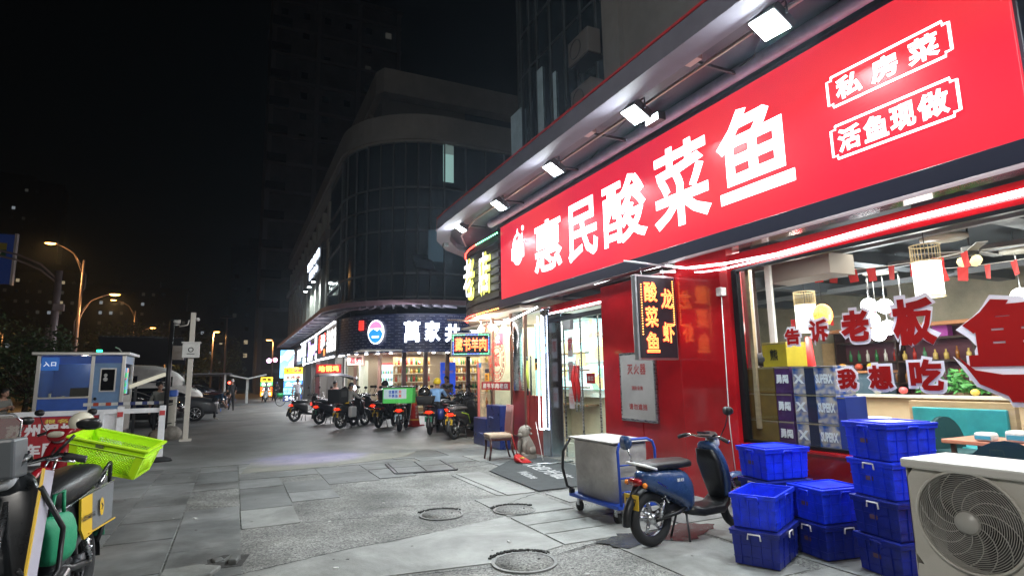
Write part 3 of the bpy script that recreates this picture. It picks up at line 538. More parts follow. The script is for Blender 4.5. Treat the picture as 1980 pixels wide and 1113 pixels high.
# ------------------------------------------------------------------ vertical neon sign and cable
t=thing('vertical_neon_sign','upright framed LED sign reading 酸菜鱼 and 龙虾 hanging before the red wall','hanging sign',(5.45,6.55,2.465))
bx('frame',(0,.05,0),(.72,.1,1.22),mat('silver_frame',(.6,.6,.62),.3,.8),t,bev=.012); bx('panel',(0,-.008,0),(.66,.02,1.16),mat('panel_black',(.02,.02,.026),.35),t)
for s,x,z0,h,n_ in (('酸菜鱼',-.12,.0,1.02,3),): 
    for i,ch in enumerate(s):
        z=.36-.36*i; letter(ch,(x,-.03,z,.24,.30),NR,t,neon=.028,flat=1,name='neon_character'); letter(ch,(x,-.036,z,.225,.28),NY,t,neon=.013,flat=1,name='neon_character')
for ch,z in (('龙',.27),('虾',-.22)): letter(ch,(.17,-.03,z,.22,.30),NR,t,neon=.028,flat=1,name='neon_character'); letter(ch,(.17,-.036,z,.205,.28),NY,t,neon=.013,flat=1,name='neon_character')
for x,z0,z1 in ((-.285,-.25,.46),(.29,-.1,.53)):
    mb=MB(); [mb.sph((x,-.03,z0+(z1-z0)*i/19),.009,n=6) for i in range(20)]; o=mb.obj('border_bulbs',AMB,t); o['kind']='stuff'
for x in (-.2,.2): MB().tube([(x,.05,.6),(x-.02,.05,.72)],.008).obj('hook',STEEL,t)
MB().tube([(-.5,.05,.80),(.5,-.1,.72)],.016).obj('hanger_rod',mat('silver_frame',(.6,.6,.62),.3,.8),t)
t=thing('notice_board','framed glass notice board with faded red print on the red wall','notice board',(5.955,7.72,1.46)); bx('frame',(0,0,0),(.03,.94,1.12),STEEL,t); bx('paper',(-.017,0,0),(.008,.86,1.04),mat('notice_paper',(.34,.32,.31),.35,c2=(.42,.4,.39),vs=2,coat=.6),t,bev=0)
FR=mat('faded_red_print',(.30,.05,.05),.6); line('灭火器',-.023,0,.28,.5,.17,FR,t,face='-x',bold=.03,flat=.05); line('消防设施',-.023,0,-.02,.3,.07,FR,t,face='-x',flat=.05); line('请勿遮挡',-.023,0,-.32,.48,.1,FR,t,face='-x',bold=.03,flat=.05)
t=thing('wall_socket_box','small white junction box with a hanging cord on the red column','junction box',(5.78,5.63,2.72)); bx('box',(0,0,0),(.10,.09,.11),WHT,t,bev=.01); MB().tube([(0,0,-.05),(-.01,0,-.8),(.0,.02,-1.7),(.03,0,-2.4)],.006,6).obj('cord',WHT,t)
# ------------------------------------------------------------------ window lettering
WR=mat('decal_red',(.30,.006,.005),.95,spec=.1); WO=mat('decal_white',(.85,.80,.86),.8,spec=.2)
D=thing('window_decal','red characters with white outline across the shop window reading 告诉老板我想吃鱼','window lettering',(5.925,0,0))
for ch,a,b,z0,z1,bo in (('告',4.83,4.60,1.96,2.17,.04),('诉',4.50,4.24,1.95,2.25,.04),('老',4.12,3.77,1.94,2.31,.055),('板',3.57,3.13,1.85,2.37,.055),('我',4.21,3.97,1.45,1.69,.05),('想',3.87,3.59,1.45,1.72,.05),('吃',3.46,3.13,1.44,1.77,.045)):
    letter(ch,(0,(a+b)/2,(z0+z1)/2,a-b+.02,z1-z0+.03),WO,D,.12,0,'-x',flat=.002,name='outline_character'); letter(ch,(-.008,(a+b)/2,(z0+z1)/2,(a-b)*.9,(z1-z0)*.9),WR,D,bo,0,'-x',flat=.002,name='red_character')
letter('鱼',(0,2.58,1.92,.84,.74),WO,D,.14,0,'-x',flat=.002,name='outline_character'); letter('鱼',(-.008,2.58,1.96,.72,.58),WR,D,.05,0,'-x',flat=.002,name='red_character')
mb=MB(); MD=Matrix.Translation((-.004,2.58,1.62))@Euler(FA('-x')).to_matrix().to_4x4()
cres=[(-.42,.14),(-.3,.02),(-.1,-.02),(.2,-.02),(.42,.1),(.36,-.08),(.15,-.19),(.04,-.2),(.02,-.25),(-.06,-.25),(-.08,-.2),(-.28,-.1)]
mb.prism([(a*1.12,b*1.12-.01) for a,b in cres],.003,Matrix.Translation((.006,0,0))@MD); mb.obj('outline_crescent',WO,D); MB().prism(cres,.003,Matrix.Translation((-.008,0,0))@MD).obj('red_crescent',WR,D)
# ------------------------------------------------------------------ restaurant interior
I=thing('dining_room','restaurant room behind the window with dark ceiling and pale back wall','restaurant interior')
WALLI=mat('interior_mural',(.58,.52,.38),.7,c2=(.34,.33,.24),vs=1.4,det=10); WOOD=mat('interior_wood',(.45,.33,.2),.5,var=.15,vs=3,stretch=(1,1,6)); DW=mat('dark_wood',(.05,.022,.015),.4,var=.3,vs=3)
bx('back_wall',(14.6,6.8,1.9),(.12,15,3.8),WALLI,I,bev=0); bx('side_wall',(10.4,14.2,1.9),(8.5,.12,3.8),WALLI,I,bev=0); bx('side_wall',(10.4,-3.2,1.9),(8.5,.12,3.8),WALLI,I,bev=0)
bx('ceiling',(10.4,5.4,3.86),(8.6,17.6,.1),mat('dark_ceiling',(.04,.045,.05),.7),I,bev=0)
bx('partition_wall',(6.7,6.35,1.7),(1.0,.1,3.2),DW,I); bx('partition_wall',(7.35,9.2,1.7),(.12,1.6,3.3),DW,I); bx('curtain_rail',(6.35,5.75,1.9),(.05,.24,2.3),mat('linen_curtain',(.42,.38,.36),.9,var=.2,vs=4,stretch=(8,8,.5)),I)
bx('wood_post',(6.06,5.42,2.0),(.05,.06,2.1),WOOD,I); bx('wood_post',(7.25,6.1,1.9),(.05,.1,3.6),WHT,I)
for k in range(5): bx('duct',(10.6,1+2.6*k,3.55),(7.5,.3,.2),mat('duct_grey',(.09,.1,.11),.5),I)
for k in range(3): bx('pipe',(8.2+2*k,6,3.45),(.1,15,.1),mat('pipe_grey',(.25,.26,.27),.5),I)
bx('air_duct',(7.9,5.9,3.2),(.55,1.1,.3),mat('duct_tan',(.3,.26,.23),.6),I)
bx('counter',(11.6,6.3,.58),(.12,6.5,1.12),mat('counter_beech',(.62,.47,.3),.5,var=.08,vs=2),I); bx('counter_top',(11.6,6.3,1.16),(.34,6.6,.05),mat('cream_top',(.7,.66,.55),.4),I)
RACK=thing('bottle_rack','dark wooden wall rack full of bottles behind the red characters','shelf unit',(14.2,7.6,0))
for z in (1.35,1.85,2.35): bx('shelf',(0,0,z),(.4,4.6,.05),DW,RACK)
for y in (-2.3,-.8,.8,2.3): bx('upright',(0,y,1.5),(.4,.05,2.2),DW,RACK)
bx('canopy',(-.1,0,2.65),(.7,4.9,.08),mat('orange_shelf',(.6,.25,.1),.5),RACK); bx('backing',(.18,0,1.6),(.03,4.6,2.2),mat('plum_back',(.12,.03,.05),.6),RACK)
for z in (1.38,1.88):
    for i in range(20): bott(14.1,5.4+.22*i,z,random.randrange(5),'bottle on the dark wall rack in the dining room','bottles on the dining room rack',1.0)
for k,(y,c) in enumerate(((6.7,(.6,.3,.05)),(7.4,(.45,.05,.4)),(8.2,(.6,.5,.1)),(6.2,(.5,.1,.1)))): tag(bx('gift_box',(14.1,y,2.5),(.2,.3,.24),mat('giftbox%d'%k,c,.5)),('orange','purple','yellow','red')[k]+' gift box on top shelf of the dining room rack','gift box','gift boxes on the rack')
TEAL=mat('teal_leather',(.03,.30,.34),.4,var=.15,vs=5)
for i,(x,y) in enumerate(((10.5,5.4),(10.5,3.3),(10.3,7.6))):
    t=thing('booth_seat',('teal upholstered booth seat with pale wooden frame, behind the near table','teal booth seat at the right edge of the window','teal booth seat hidden behind the crates, farther left')[i],'booth seat',(x,y,.02),group='teal booth seats')
    bx('back_frame',(0,0,.62),(.12,1.5,1.0),WOOD,t); bx('back_cushion',(-.09,0,.72),(.08,1.34,.6),TEAL,t,bev=.02); bx('seat',(-.35,0,.42),(.5,1.4,.12),TEAL,t,bev=.03); bx('plinth',(-.3,0,.2),(.45,1.4,.34),DW,t)
def table(x,y,l,nm):
    t=thing('dining_table',nm,'dining table',(x,y,.02),group='dining room tables'); bx('tabletop',(0,0,.73),(.75,1.2,.05),mat('terracotta_top',(.55,.22,.14),.35),t,bev=.01)
    for a in (-.3,.3):
        for b in (-.5,.5): bx('leg',(a,b,.35),(.05,.05,.7),DW,t)
table(8.6,3.9,0,'terracotta topped table with tissue packs near the window'); table(10.0,6.8,0,'table with plastic wrapped bowls behind the crate tower'); table(8.8,5.9,0,'table covered with wrapped tableware in the middle of the window')
def chair_i(x,y,rz,nm):
    t=thing('dining_chair',nm,'chair',(x,y,.02),rz,group='dark teal round backed chairs'); mb=MB(); n=12
    vs=[];
    for i in range(n+1):
        a=pi*i/n; vs+=[(-.25,.36*math.cos(a),.42+.50*math.sin(a)),(-.19,.36*math.cos(a),.42+.50*math.sin(a))]
    fs=[(2*i,2*i+2,2*i+3,2*i+1) for i in range(n)]+[tuple(range(0,2*n+2,2)),tuple(range(2*n+1,0,-2))]; mb.add(vs,fs); mb.obj('backrest',mat('dark_teal_velvet',(.012,.07,.085),.7),t,bev=.02); bx('seat',(.02,0,.42),(.46,.5,.1),mat('dark_teal_velvet',(.012,.07,.085),.7),t,bev=.03)
    for a in (-.18,.2):
        for b in (-.2,.2): bx('leg',(a,b,.19),(.03,.03,.38),BLK,t)
chair_i(6.95,3.2,R(20),'dark teal chair with rounded back right behind the window'); chair_i(9.6,5.0,R(-100),'smaller teal chair with rounded back at the far table')
for x,y,z,s,l in ((8.5,3.75,.78,.22,'blue and white tissue pack on the terracotta table, right one'),(8.35,4.05,.78,.17,'white tissue pack on the terracotta table, left one'),(10,6.9,.78,.25,'clear plastic pack of bowls on far table'),(9.0,5.8,.78,.28,'crumpled clear plastic bag on middle table'),(8.8,6.2,.78,.2,'small plastic wrapped bowl set on middle table')):
    t=thing('tissue_pack',l,'tissue pack',(x,y,z)); bx('pack',(0,0,s*.3),(s,s*1.2,s*.6),mat('tissue_white',(.75,.78,.8),.5,var=.1,vs=20,bump=.4,bs=25),t,bev=.03); bx('print_band',(-s*.5-.002,0,s*.25),(.006,s,s*.25),mat('print_blue',(.08,.4,.6),.5),t,bev=0)
t=thing('thermos','dark red thermos flask on the far counter at the right edge','thermos',(11.4,4.55,1.19)); MB().tube([(0,0,0),(0,0,.2),(0,0,.3),(0,0,.36)],[.11,.1,.06,.06],12).obj('body',mat('plum_enamel',(.10,.01,.03),.3),t); MB().cyl((0,0,.36),(0,0,.42),.05,n=12).obj('cap',BLK,t)
bott(11.5,5.1,1.19,1,'brown beer bottle standing on the beech counter',None)
for k,(x,y,s) in enumerate(((12.4,6.3,.3),(12.2,5.6,.36),(12.6,7.0,.25))):
    t=thing('potted_plant',('green potted plant behind the counter between the red characters','larger white flowering plant behind the counter','small leafy plant near the 想 character')[k],'plant',(x,y,1.1)); MB().tube([(0,0,-1.08),(0,0,.12)],[.1,.14],10).obj('pot',mat('brown_pot',(.12,.06,.03),.6),t); mb=MB()
    for i in range(160):
        a=random.random()*6.28;r_=random.random()*s;z=.12+random.random()*s*1.4; q=Vector((r_*math.cos(a),r_*math.sin(a),z)); u=Vector((random.uniform(-1,1),random.uniform(-1,1),random.uniform(-.4,1))).normalized()*.07; v=u.orthogonal().normalized()*.03; mb.add([q-u,q+v,q+u,q-v],[(0,1,2,3)])
    mb.obj('leaves',mat('leaf_green',(.06,.25,.05),.5),t)
# lamps of the dining room
def pendant(x,y,z,label,sc_=1,tassel=False):
    t=thing('pendant_lamp',label,'pendant lamp',(x,y,z),group='cylindrical pendant lamps'); r_=.15*sc_; h=.43*sc_
    MB().tube([(0,0,0),(0,0,h)],r_,24,cap=True).obj('shade',emi('paper_shade',(1,.97,.88),3.2),t)
    mb=MB(); [mb.tube([(r_*1.03*math.cos(a),r_*1.03*math.sin(a),h),(r_*1.03*math.cos(a),r_*1.03*math.sin(a),h+.2*sc_)],.0035,4) for a in [i*2*pi/26 for i in range(26)]]
    for q in (0,h,h+.2*sc_): mb.tube([(r_*1.04*math.cos(i*pi/12),r_*1.04*math.sin(i*pi/12),q) for i in range(24)],.009,5,closed=True)
    mb.obj('bamboo_frame',mat('bamboo',(.5,.38,.2),.5),t); MB().cyl((0,0,h),(0,0,3.8-z),.006,n=5).obj('cord',BLK,t)
    if tassel: MB().tube([(0,0,-.1),(0,0,-.9)],[.05,.12],8).obj('tassel',mat('red_tassel',(.7,.03,.03),.7),t)
    return t
pendant(7.6,4.07,2.53,'large cylindrical paper lamp hanging near the window top'); pendant(10.5,8.0,2.45,'white cylindrical paper lamp at the left behind 告',1.3,True); point((7.6,4.07,2.4),12,(1,.95,.85),.12); point((10.4,8.0,2.35),22,(1,.93,.82),.12)
t=thing('rattan_lantern','orange rattan lantern glowing left of the 老 character','lantern',(10.4,7.55,2.75)); MB().sph((0,0,0),.18,(1,1,1.25),18).obj('shade',emi('rattan_glow',(1,.38,.06),1.4,var=[(.7,.2,.03)],vs=40),t); MB().cyl((0,0,.3),(0,0,1.05),.006,n=5).obj('cord',BLK,t)
for k,(x,y,z) in enumerate(((11,7.0,2.9),(11,6.7,2.85),(11.2,6.5,2.7),(10.8,6.85,2.6),(11.1,6.75,2.45),(11,6.4,2.5),(11.2,7.0,2.35),(11,4.6,2.75))):
    t=thing('globe_lamp',('topmost left white globe of the cluster behind the characters','upper white globe of the cluster','right hand white globe of the cluster','middle left globe of the cluster','middle globe of the cluster','low right globe of the cluster','lowest left globe of the cluster','single white globe near the large fish decal')[k],'globe lamp',(x,y,z),group='white globe lamps'); MB().sph((0,0,0),.14,n=14).obj('globe',emi('globe_glass',(.95,.98,1),12),t); MB().cyl((0,0,.1),(0,0,3.8-z),.005,n=5).obj('cord',STEEL,t)
point((10.8,6.7,2.5),110,(.95,.98,1),.3); point((10.9,4.6,2.6),30,(1,.97,.9),.2)
for i,(x,y) in enumerate(((10.8,6.6),(8.9,4.5),(11,4.5),(9.5,7.2))): tag(MB().cyl((0,0,0),(0,0,.05),.28,n=24).obj('ceiling_rose',mat('cream_top',(.7,.66,.55),.4),loc=(x,y,3.45)),('pale round lamp mount above the globe cluster','pale round ceiling mount behind the flags','pale round mount near the far right globe','pale round mount at the far left of the room')[i],'ceiling mount')
t=thing('ceiling_fan','dark ceiling fan with three glass bulbs behind the paper lamp','ceiling fan',(9.1,4.3,3.2)); MB().cyl((0,0,0),(0,0,.12),.1,n=14).obj('motor',DSTEEL,t); MB().cyl((0,0,.12),(0,0,.6),.012,n=6).obj('rod',DSTEEL,t)
for k in range(5): MB().box((.42,0,.05),(.6,.12,.01)).obj('blade',mat('fan_grey',(.14,.13,.12),.5),t,rz=k*2*pi/5)
for k in range(3): MB().sph((.1*math.cos(k*2.1),.1*math.sin(k*2.1),-.08),.07,n=8).obj('bulb_cup',emi('fan_bulb',(1,.8,.4),1.2),t)
FLG=mat('flag_red',(.60,.03,.03),.7); ST=mat('flag_yellow',(.8,.6,.05),.6)
fl=MB().add([(0,-.065,0),(0,.065,0),(.012,.062,-.19),(-.008,-.07,-.2)],[(0,1,2,3)]).mesh('flag',FLG)
def flags(a,b,n,sag,gr,lab):
    for i in range(n):
        s=i/(n-1); p=Vector(a).lerp(Vector(b),s); p.z-=sag*4*s*(1-s); o=bpy.data.objects.new('flag',fl); C.objects.link(o); o.location=p; o.rotation_euler=(random.uniform(-.2,.2),0,random.uniform(-.5,.5)+R(-10)); tag(o,lab,'flag',gr)
    mb=MB(); mb.tube([tuple(Vector(a).lerp(Vector(b),k/8)-Vector((0,0,sag*4*(k/8)*(1-k/8)))) for k in range(9)],.004,4); tag(mb.obj('flag_string',WHT),'string holding the row of small flags, '+gr,'string')
flags((8.4,6.4,3.32),(7.9,3.8,3.05),9,.08,'red flags strung near the window','small red flag strung across the ceiling near the window'); flags((9.3,5.1,3.15),(9.0,2.6,3.1),9,.08,'red flags strung at the right','small red flag in the row right of the paper lamp'); flags((12.5,9.9,2.95),(12.5,7.5,2.95),8,.05,'far red flags at the left','tiny red flag in the far row behind the lanterns')
area((10,6.5,3.4),(0,0,0),4,6,460,(1,.93,.8),'room_light'); area((8.6,2.5,3.4),(0,0,0),2,3,110,(1,.95,.85),'room_light'); area((6.5,4.6,3.3),(0,0,0),.6,2,100,(1,.95,.9),'room_light')
# drink cartons stacked behind the glass
def carton(x,y,z,w_,h_,m,label,txt=None,tm=None,gr=None):
    t=thing('drink_carton',label,'carton',(x,y,z),group=gr); bx('box',(0,0,h_/2),(.36,w_,h_),m,t,bev=.004); bx('tape_seam',(-.182,0,h_-.012),(.004,w_*.98,.012),mat('tape',(.3,.25,.15),.4),t,bev=0)
    if txt: line(txt,-.186,0,h_*.55,w_*.85,h_*.34,tm,t,face='-x',bold=.05,flat=.04,latin=txt.isascii())
    return t
YC=mat('ochre_card',(.17,.10,.015),.7,var=.15); PC=mat('purple_card',(.07,.02,.12),.5,var=.2); NC=mat('navy_card',(.012,.02,.06),.5); 
BC=mat('blue_art_card',(.015,.10,.40),.45,c2=(.65,.55,.45),vs=11,det=1); TW=mat('white_print',(.95,.95,.98),.6,em=(1,1,1),es=.0)
for i in range(4): carton(6.25,5.36,.42+.325*i,.42,.32,YC,'brown ochre carton at the left of the stack behind the window, '+('bottom','second','third','top')[i],gr='cartons behind the window')
for i,(y,w_,m,txt) in enumerate(((5.03,.22,PC,'勇闯'),(4.80,.17,BC,'X'),(4.66,.13,NC,None),(4.47,.25,BC,'SUPERX'))):
    nm=('dark purple','blue patterned narrow','navy','blue patterned wide')[i]
    for k in range(4): carton(6.25,y,.42+.325*k,w_,.32,m,nm+' drink carton behind the window, '+('bottom','second','third','top')[k]+' of its column',txt,TW,'cartons behind the window')
carton(6.25,4.29,.42,.1,.95,mat('blue_side_card',(.03,.06,.35),.5),'blue carton standing beside the patterned columns',None)
carton(6.3,5.16,1.72,.36,.3,mat('yellow_card',(.65,.5,.03),.5,var=.1),'yellow carton with a black crest lying on top of the stack',None); letter('熊',(6.11,5.16,1.87,.12,.14),BLK,None,.02,0,'-x',name='carton_print',flat=.05); tag(bpy.data.objects['carton_print'],'black crest printed on the yellow carton','print')
t=thing('plastic_bag','crumpled grey bag on the ochre cartons beside the yellow box','bag',(6.22,5.42,1.74)); MB().sph((0,0,.08),.15,(.9,1.2,.6),14).obj('bag',mat('bag_grey',(.12,.11,.12),.4,bump=.8,bs=9),t)
bx('stack_plinth',(6.25,4.9,.21),(.42,1.35,.4),DW,I)

for k,(x,y,z,w_,h_,c) in enumerate(((14.4,12.0,1.9,.5,.6,(.6,.55,.4)),(14.4,11.1,1.75,.4,.5,(.55,.6,.6)),(14.4,10.4,2.1,.35,.6,(.6,.4,.2)),(14.4,4.2,2.4,.9,1.0,(.7,.62,.4)),(14.4,3.0,2.2,.5,.7,(.6,.1,.08)))):
    tag(bx('wall_poster',(x,y,z),(.02,w_,h_),mat('poster%d'%k,c,.6,var=.15,vs=5),bev=0),('cream','pale grey','orange brown','large yellow','red')[k]+' poster on the back wall of the dining room','poster')
t=thing('blue_cabinet','low blue grey cabinet with an orange top behind the counter','cabinet',(13.2,8.9,0)); bx('body',(0,0,.8),(.5,1.5,1.6),mat('blue_grey_cabinet',(.08,.13,.18),.5),t); bx('top',(0,0,1.63),(.6,1.6,.05),mat('orange_shelf',(.6,.25,.1),.5),t); [bx('cabinet_door',(-.26,q,.8),(.02,.7,1.4),mat('blue_grey_door',(.1,.16,.22),.4),t) for q in (-.37,.37)]
for k,(x,y,z,c,r_) in enumerate(((13.2,8.5,1.75,(.8,.6,.05),.1),(13.2,8.8,1.75,(.6,.1,.05),.09),(13.2,9.2,1.75,(.8,.35,.05),.1),(11.6,7.9,1.27,(.1,.5,.08),.09),(11.6,6.9,1.27,(.7,.1,.1),.08),(11.6,5.7,1.25,(.7,.5,.1),.07),(11.6,7.4,1.26,(.5,.5,.5),.08))):
    tag(MB().sph((0,0,0),r_,(1,1,.85),10).obj('fruit' if k<3 else 'jar',mat('frt%d'%k,c,.4),loc=(x,y,z)),('yellow melon on the blue cabinet','red fruit on the blue cabinet','orange fruit on the blue cabinet','round green jar on the beech counter','round red jar on the beech counter','small yellow jar on the beech counter','grey steel jar on the beech counter')[k],'fruit' if k<3 else 'jar')
t=thing('green_bin','bright green plastic tub on the counter below the 我 character','tub',(11.6,8.1,1.19)); MB().tube([(0,0,0),(0,0,.3)],[.13,.17],12).obj('tub',mat('green_tub',(.08,.55,.05),.4),t)
# ------------------------------------------------------------------ blue storage crates
BLU=mat('blue_polypropylene',(.012,.045,.80),.36,var=.25,vs=5,bump=.08,bs=30); BLU_SHADE=mat('shaded_blue_polypropylene',(.007,.018,.25),.4,var=.25,vs=5); HW=mat('handle_white',(.7,.68,.72),.4)  # second blue is the same crate plastic, darkened to paint in shade
def crate(x,y,z,rz,label,L=.52,W=.42,H=.305,lid=True,m=None,wh=False,open_=False):
    m=m or BLU; t=thing('storage_crate',label,'crate',(x,y,z),rz,group='blue plastic crates stacked before the window'); t_=.9; a,b=L/2,W/2; w_=.008
    mb=MB(); h=H-.035
    def ring(A,B,z_): return [(-A,-B,z_),(A,-B,z_),(A,B,z_),(-A,B,z_)]
    k=.93; vs=ring(a*k,b*k,.004)+ring(a*.985,b*.985,h)+ring(a*.985-w_,b*.985-w_,h)+ring(a*k-w_,b*k-w_,.015)
    mb.add(vs,[(3,2,1,0)]+[(i,(i+1)%4,(i+1)%4+4,i+4) for i in range(4)]+[(i+4,(i+1)%4+4,(i+1)%4+8,i+8) for i in range(4)]+[(i+8,(i+1)%4+8,(i+1)%4+12,i+12) for i in range(4)]+[(12,13,14,15)])
    mb.obj('body',m,t,bev=.005)
    mb=MB()
    for zz,s in ((.07,.948),(.17,.968)):
        for c,d in (((0,-b*s,zz),(L*s,.008,.008)),((0,b*s,zz),(L*s,.008,.008)),((-a*s,0,zz),(.008,W*s,.008)),((a*s,0,zz),(.008,W*s,.008))): mb.box(c,d)
    for s in (-.62,-.2,.22,.64):
        for q in (-1,1): mb.box((a*s,q*b*.965,h*.5),(.008,.018,h*.94),rx=-q*.055)
    for s in (-.55,0,.55):
        for q in (-1,1): mb.box((q*a*.965,b*s,h*.5),(.018,.008,h*.94),ry=q*.055)
    mb.obj('ribs',m,t)
    mb=MB()
    for c,d in (((0,-b,h),(L+.02,.02,.04)),((0,b,h),(L+.02,.02,.04)),((-a,0,h),(.02,W-.02,.04)),((a,0,h),(.02,W-.02,.04))): mb.box(c,d)
    mb.obj('rim',m,t,bev=.004)
    if lid:
        mb=MB(); mb.box((0,0,H-.018),(L+.03,W+.03,.022)); mb.obj('lid',m,t,bev=.006); mb=MB()
        for c,d in (((0,-b*.86,H-.003),(L*.88,.014,.01)),((0,b*.86,H-.003),(L*.88,.014,.01)),((-a*.86,0,H-.003),(.014,W*.86,.01)),((a*.86,0,H-.003),(.014,W*.86,.01))): mb.box(c,d)
        mb.obj('lid_ridge',m,t)
    for q in (-1,1):
        p=[(-.055,0,-.045),(-.05,0,0),(.05,0,0),(.055,0,-.045)]
        MB().tube([(c[0],q*(b+.018),h+.0+c[2]) for c in p],.0075,6).obj('handle',HW if wh else m,t)
        MB().tube([(q*(a+.018),c[0],h+.0+c[2]) for c in p],.0075,6).obj('handle',HW if wh else m,t)
    bx('label_plate',(-a*.972,b*.1,h*.55),(.006,.07,.035),mat('label_brown',(.10,.05,.07),.5),t,bev=0)
    return t
names=('bottom','third from top','second from top','topmost')
for i in range(4): crate(5.07+random.uniform(-.01,.01),3.17,.003+.307*i,R(-11+random.uniform(-2,2)),('crate of the tall four-high tower beside the air conditioner, '+names[i]),.50,.44,m=BLU if i==3 else BLU_SHADE if i<2 else BLU,wh=i in(1,2))
for i in range(3): crate(4.95,4.30,.003+.309*i,R(-8),'crate of the rear stack next to the scooter front, '+('bottom','middle','top with closed lid')[i],.52,.40,m=BLU if i==2 else BLU_SHADE,wh=i==1)
for i in range(2): crate(5.04,3.80,.003+.308*i,R(-9),'lidded crate of the middle stack between the tower and the open crate, '+('lower','upper')[i],.50,.40,m=BLU if i else BLU_SHADE,wh=i==0)
crate(4.40,3.97,.003,R(-65),'lower lidded crate with white handle under the open crate at front left',.40,.62,m=BLU_SHADE,wh=True); crate(4.40,3.97,.310,R(-65),'open empty bright blue crate at the front left of the pile',.38,.60,lid=False)
# ------------------------------------------------------------------ air conditioner outdoor unit
ACM=mat('ac_cream_paint',(.55,.53,.48),.4,var=.06,vs=3); t=thing('air_conditioner','beige outdoor air conditioner unit with round fan grilles beside the crates','air conditioner',(3.40,1.62,0),R(0))
mb=MB()
# front plate with two round openings built as ring strips
def plate(y0,y1,z0,z1,cy,cz,r,x=0):
    n=32; mbv=[]
    for i in range(n):
        a=2*pi*i/n; c,s=math.cos(a),math.sin(a); k=1/max(abs(c)/((y1-y0)/2),abs(s)/((z1-z0)/2)); mbv.append((x,(y0+y1)/2+c*k,(z0+z1)/2+s*k))
    inn=[(x,cy+r*math.cos(2*pi*i/n),cz+r*math.sin(2*pi*i/n)) for i in range(n)]; rec=[(x+.06,p[1],p[2]) for p in inn]
    mb.add(mbv+inn+rec,[(i,(i+1)%n,(i+1)%n+n,i+n) for i in range(n)]+[(i+n,(i+1)%n+n,(i+1)%n+2*n,i+2*n) for i in range(n)])
RF=.245; FY=.15; FZ=(.885,.36)
plate(-.14,.44,.62,1.12,FY,FZ[0],RF-.005); plate(-.14,.44,.06,.62,FY,FZ[1],RF-.005)
mb.box((0.0,-.315,.59),(.004,.35,1.06)); mb.box((.2,.438,.59),(.40,.004,1.06)); mb.box((.2,-.488,.59),(.40,.004,1.06)); mb.box((.398,0,.59),(.004,.92,1.06)); mb.box((.2,-.02,.05),(.4,.9,.02)); mb.obj('casing',ACM,t)
bx('top_cover',(.19,-.025,1.145),(.44,.955,.05),mat('ac_top',(.62,.61,.57),.35),t,bev=.012); bx('service_panel',(-.006,-.33,.62),(.014,.26,.9),ACM,t,bev=.006); bx('panel_handle',(-.016,-.33,.88),(.01,.1,.03),BLK,t)
for y in (.35,-.4): bx('foot',(.2,y,.02),(.42,.06,.04),DSTEEL,t)
GR=mat('grille_wire',(.42,.41,.38),.35); 
for fz in FZ:
    g=MB()
    for k in range(1,21): 
        r=.05+(RF-.055)*k/20; g.tube([(-.012-.02*math.cos(r/RF*1.5),FY+r*math.cos(2*pi*i/36),fz+r*math.sin(2*pi*i/36)) for i in range(36)],.0019,4,closed=True)
    for k in range(12):
        a=2*pi*k/12+.1; g.tube([(-.014-.02*math.cos(r/RF*1.5),FY+r*math.cos(a+1.3*(r/RF)**1.5),fz+r*math.sin(a+1.3*(r/RF)**1.5)) for r in [.05+(RF-.06)*j/8 for j in range(9)]],.0024,4)
    o=g.obj('fan_grille',GR,t); MB().tube([(-.016,FY+RF*math.cos(2*pi*i/40),fz+RF*math.sin(2*pi*i/40)) for i in range(40)],.008,6,closed=True).obj('grille_ring',ACM,o)
    MB().cyl((-.042,FY,fz),(-.018,FY,fz),.052,.058,24).obj('hub',GR,o)
    f=MB().cyl((.09,FY,fz),(.14,FY,fz),.06,n=16)
    f.obj('fan_hub',BLK,t)
    for k in range(3):
        a=2*pi*k/3+.4; q=MB(); vs=[]
        for j in range(6):
            aa=a+.25*j/1; 
            for r in (.05,.21): vs.append((.08+.014*j,FY+r*math.cos(a+.2*j*(.6+r*2)),fz+r*math.sin(a+.2*j*(.6+r*2))))
        q.add(vs,[(2*j,2*j+1,2*j+3,2*j+2) for j in range(5)]); q.obj('fan_blade',mat('fan_dark',(.10,.10,.095),.4),t)
mb=MB(); mb.box((.3,-.02,.6),(.03,.9,1.04)); mb.obj('coil',mat('coil_dark',(.05,.05,.05),.6),t)
# ------------------------------------------------------------------ insulated box on trolley
t=thing('platform_trolley','blue platform trolley carrying a grey insulated box beside the red wall','trolley',(4.2,6.05,0),R(2)); BLP=mat('blue_enamel',(.02,.07,.42),.35,var=.15)
bx('platform',(0,0,.185),(.60,1.0,.045),BLP,t,bev=.01); MB().tube([(.02-.27,-.49,.2),(-.27,-.49,.80),(-.24,-.49,.88),(-.16,-.49,.92),(.16,-.49,.92),(.24,-.49,.88),(.27,-.49,.80),(.27,-.49,.2)],.016,8).obj('push_handle',BLP,t)
for z in (.35,.5,.64): MB().tube([(-.27,-.49,z),(.27,-.49,z)],.009,6).obj('crossbar',BLP,t)
for a in (-.22,.22):
    for b in (-.38,.38):
        c=MB().cyl((a-.02,b,.06),(a+.02,b,.06),.06,n=18).obj('caster',RUB,t); bx('fork',(a,b,.12),(.06,.05,.1),STEEL,c)
t2=thing('insulated_box','large grey quilted insulated box with a black strap on the blue trolley','insulated box',(4.2,6.08,.21),R(2)); CLO=mat('grey_tarpaulin',(.36,.34,.33),.45,c2=(.46,.44,.42),vs=3,bump=.25,bs=6)
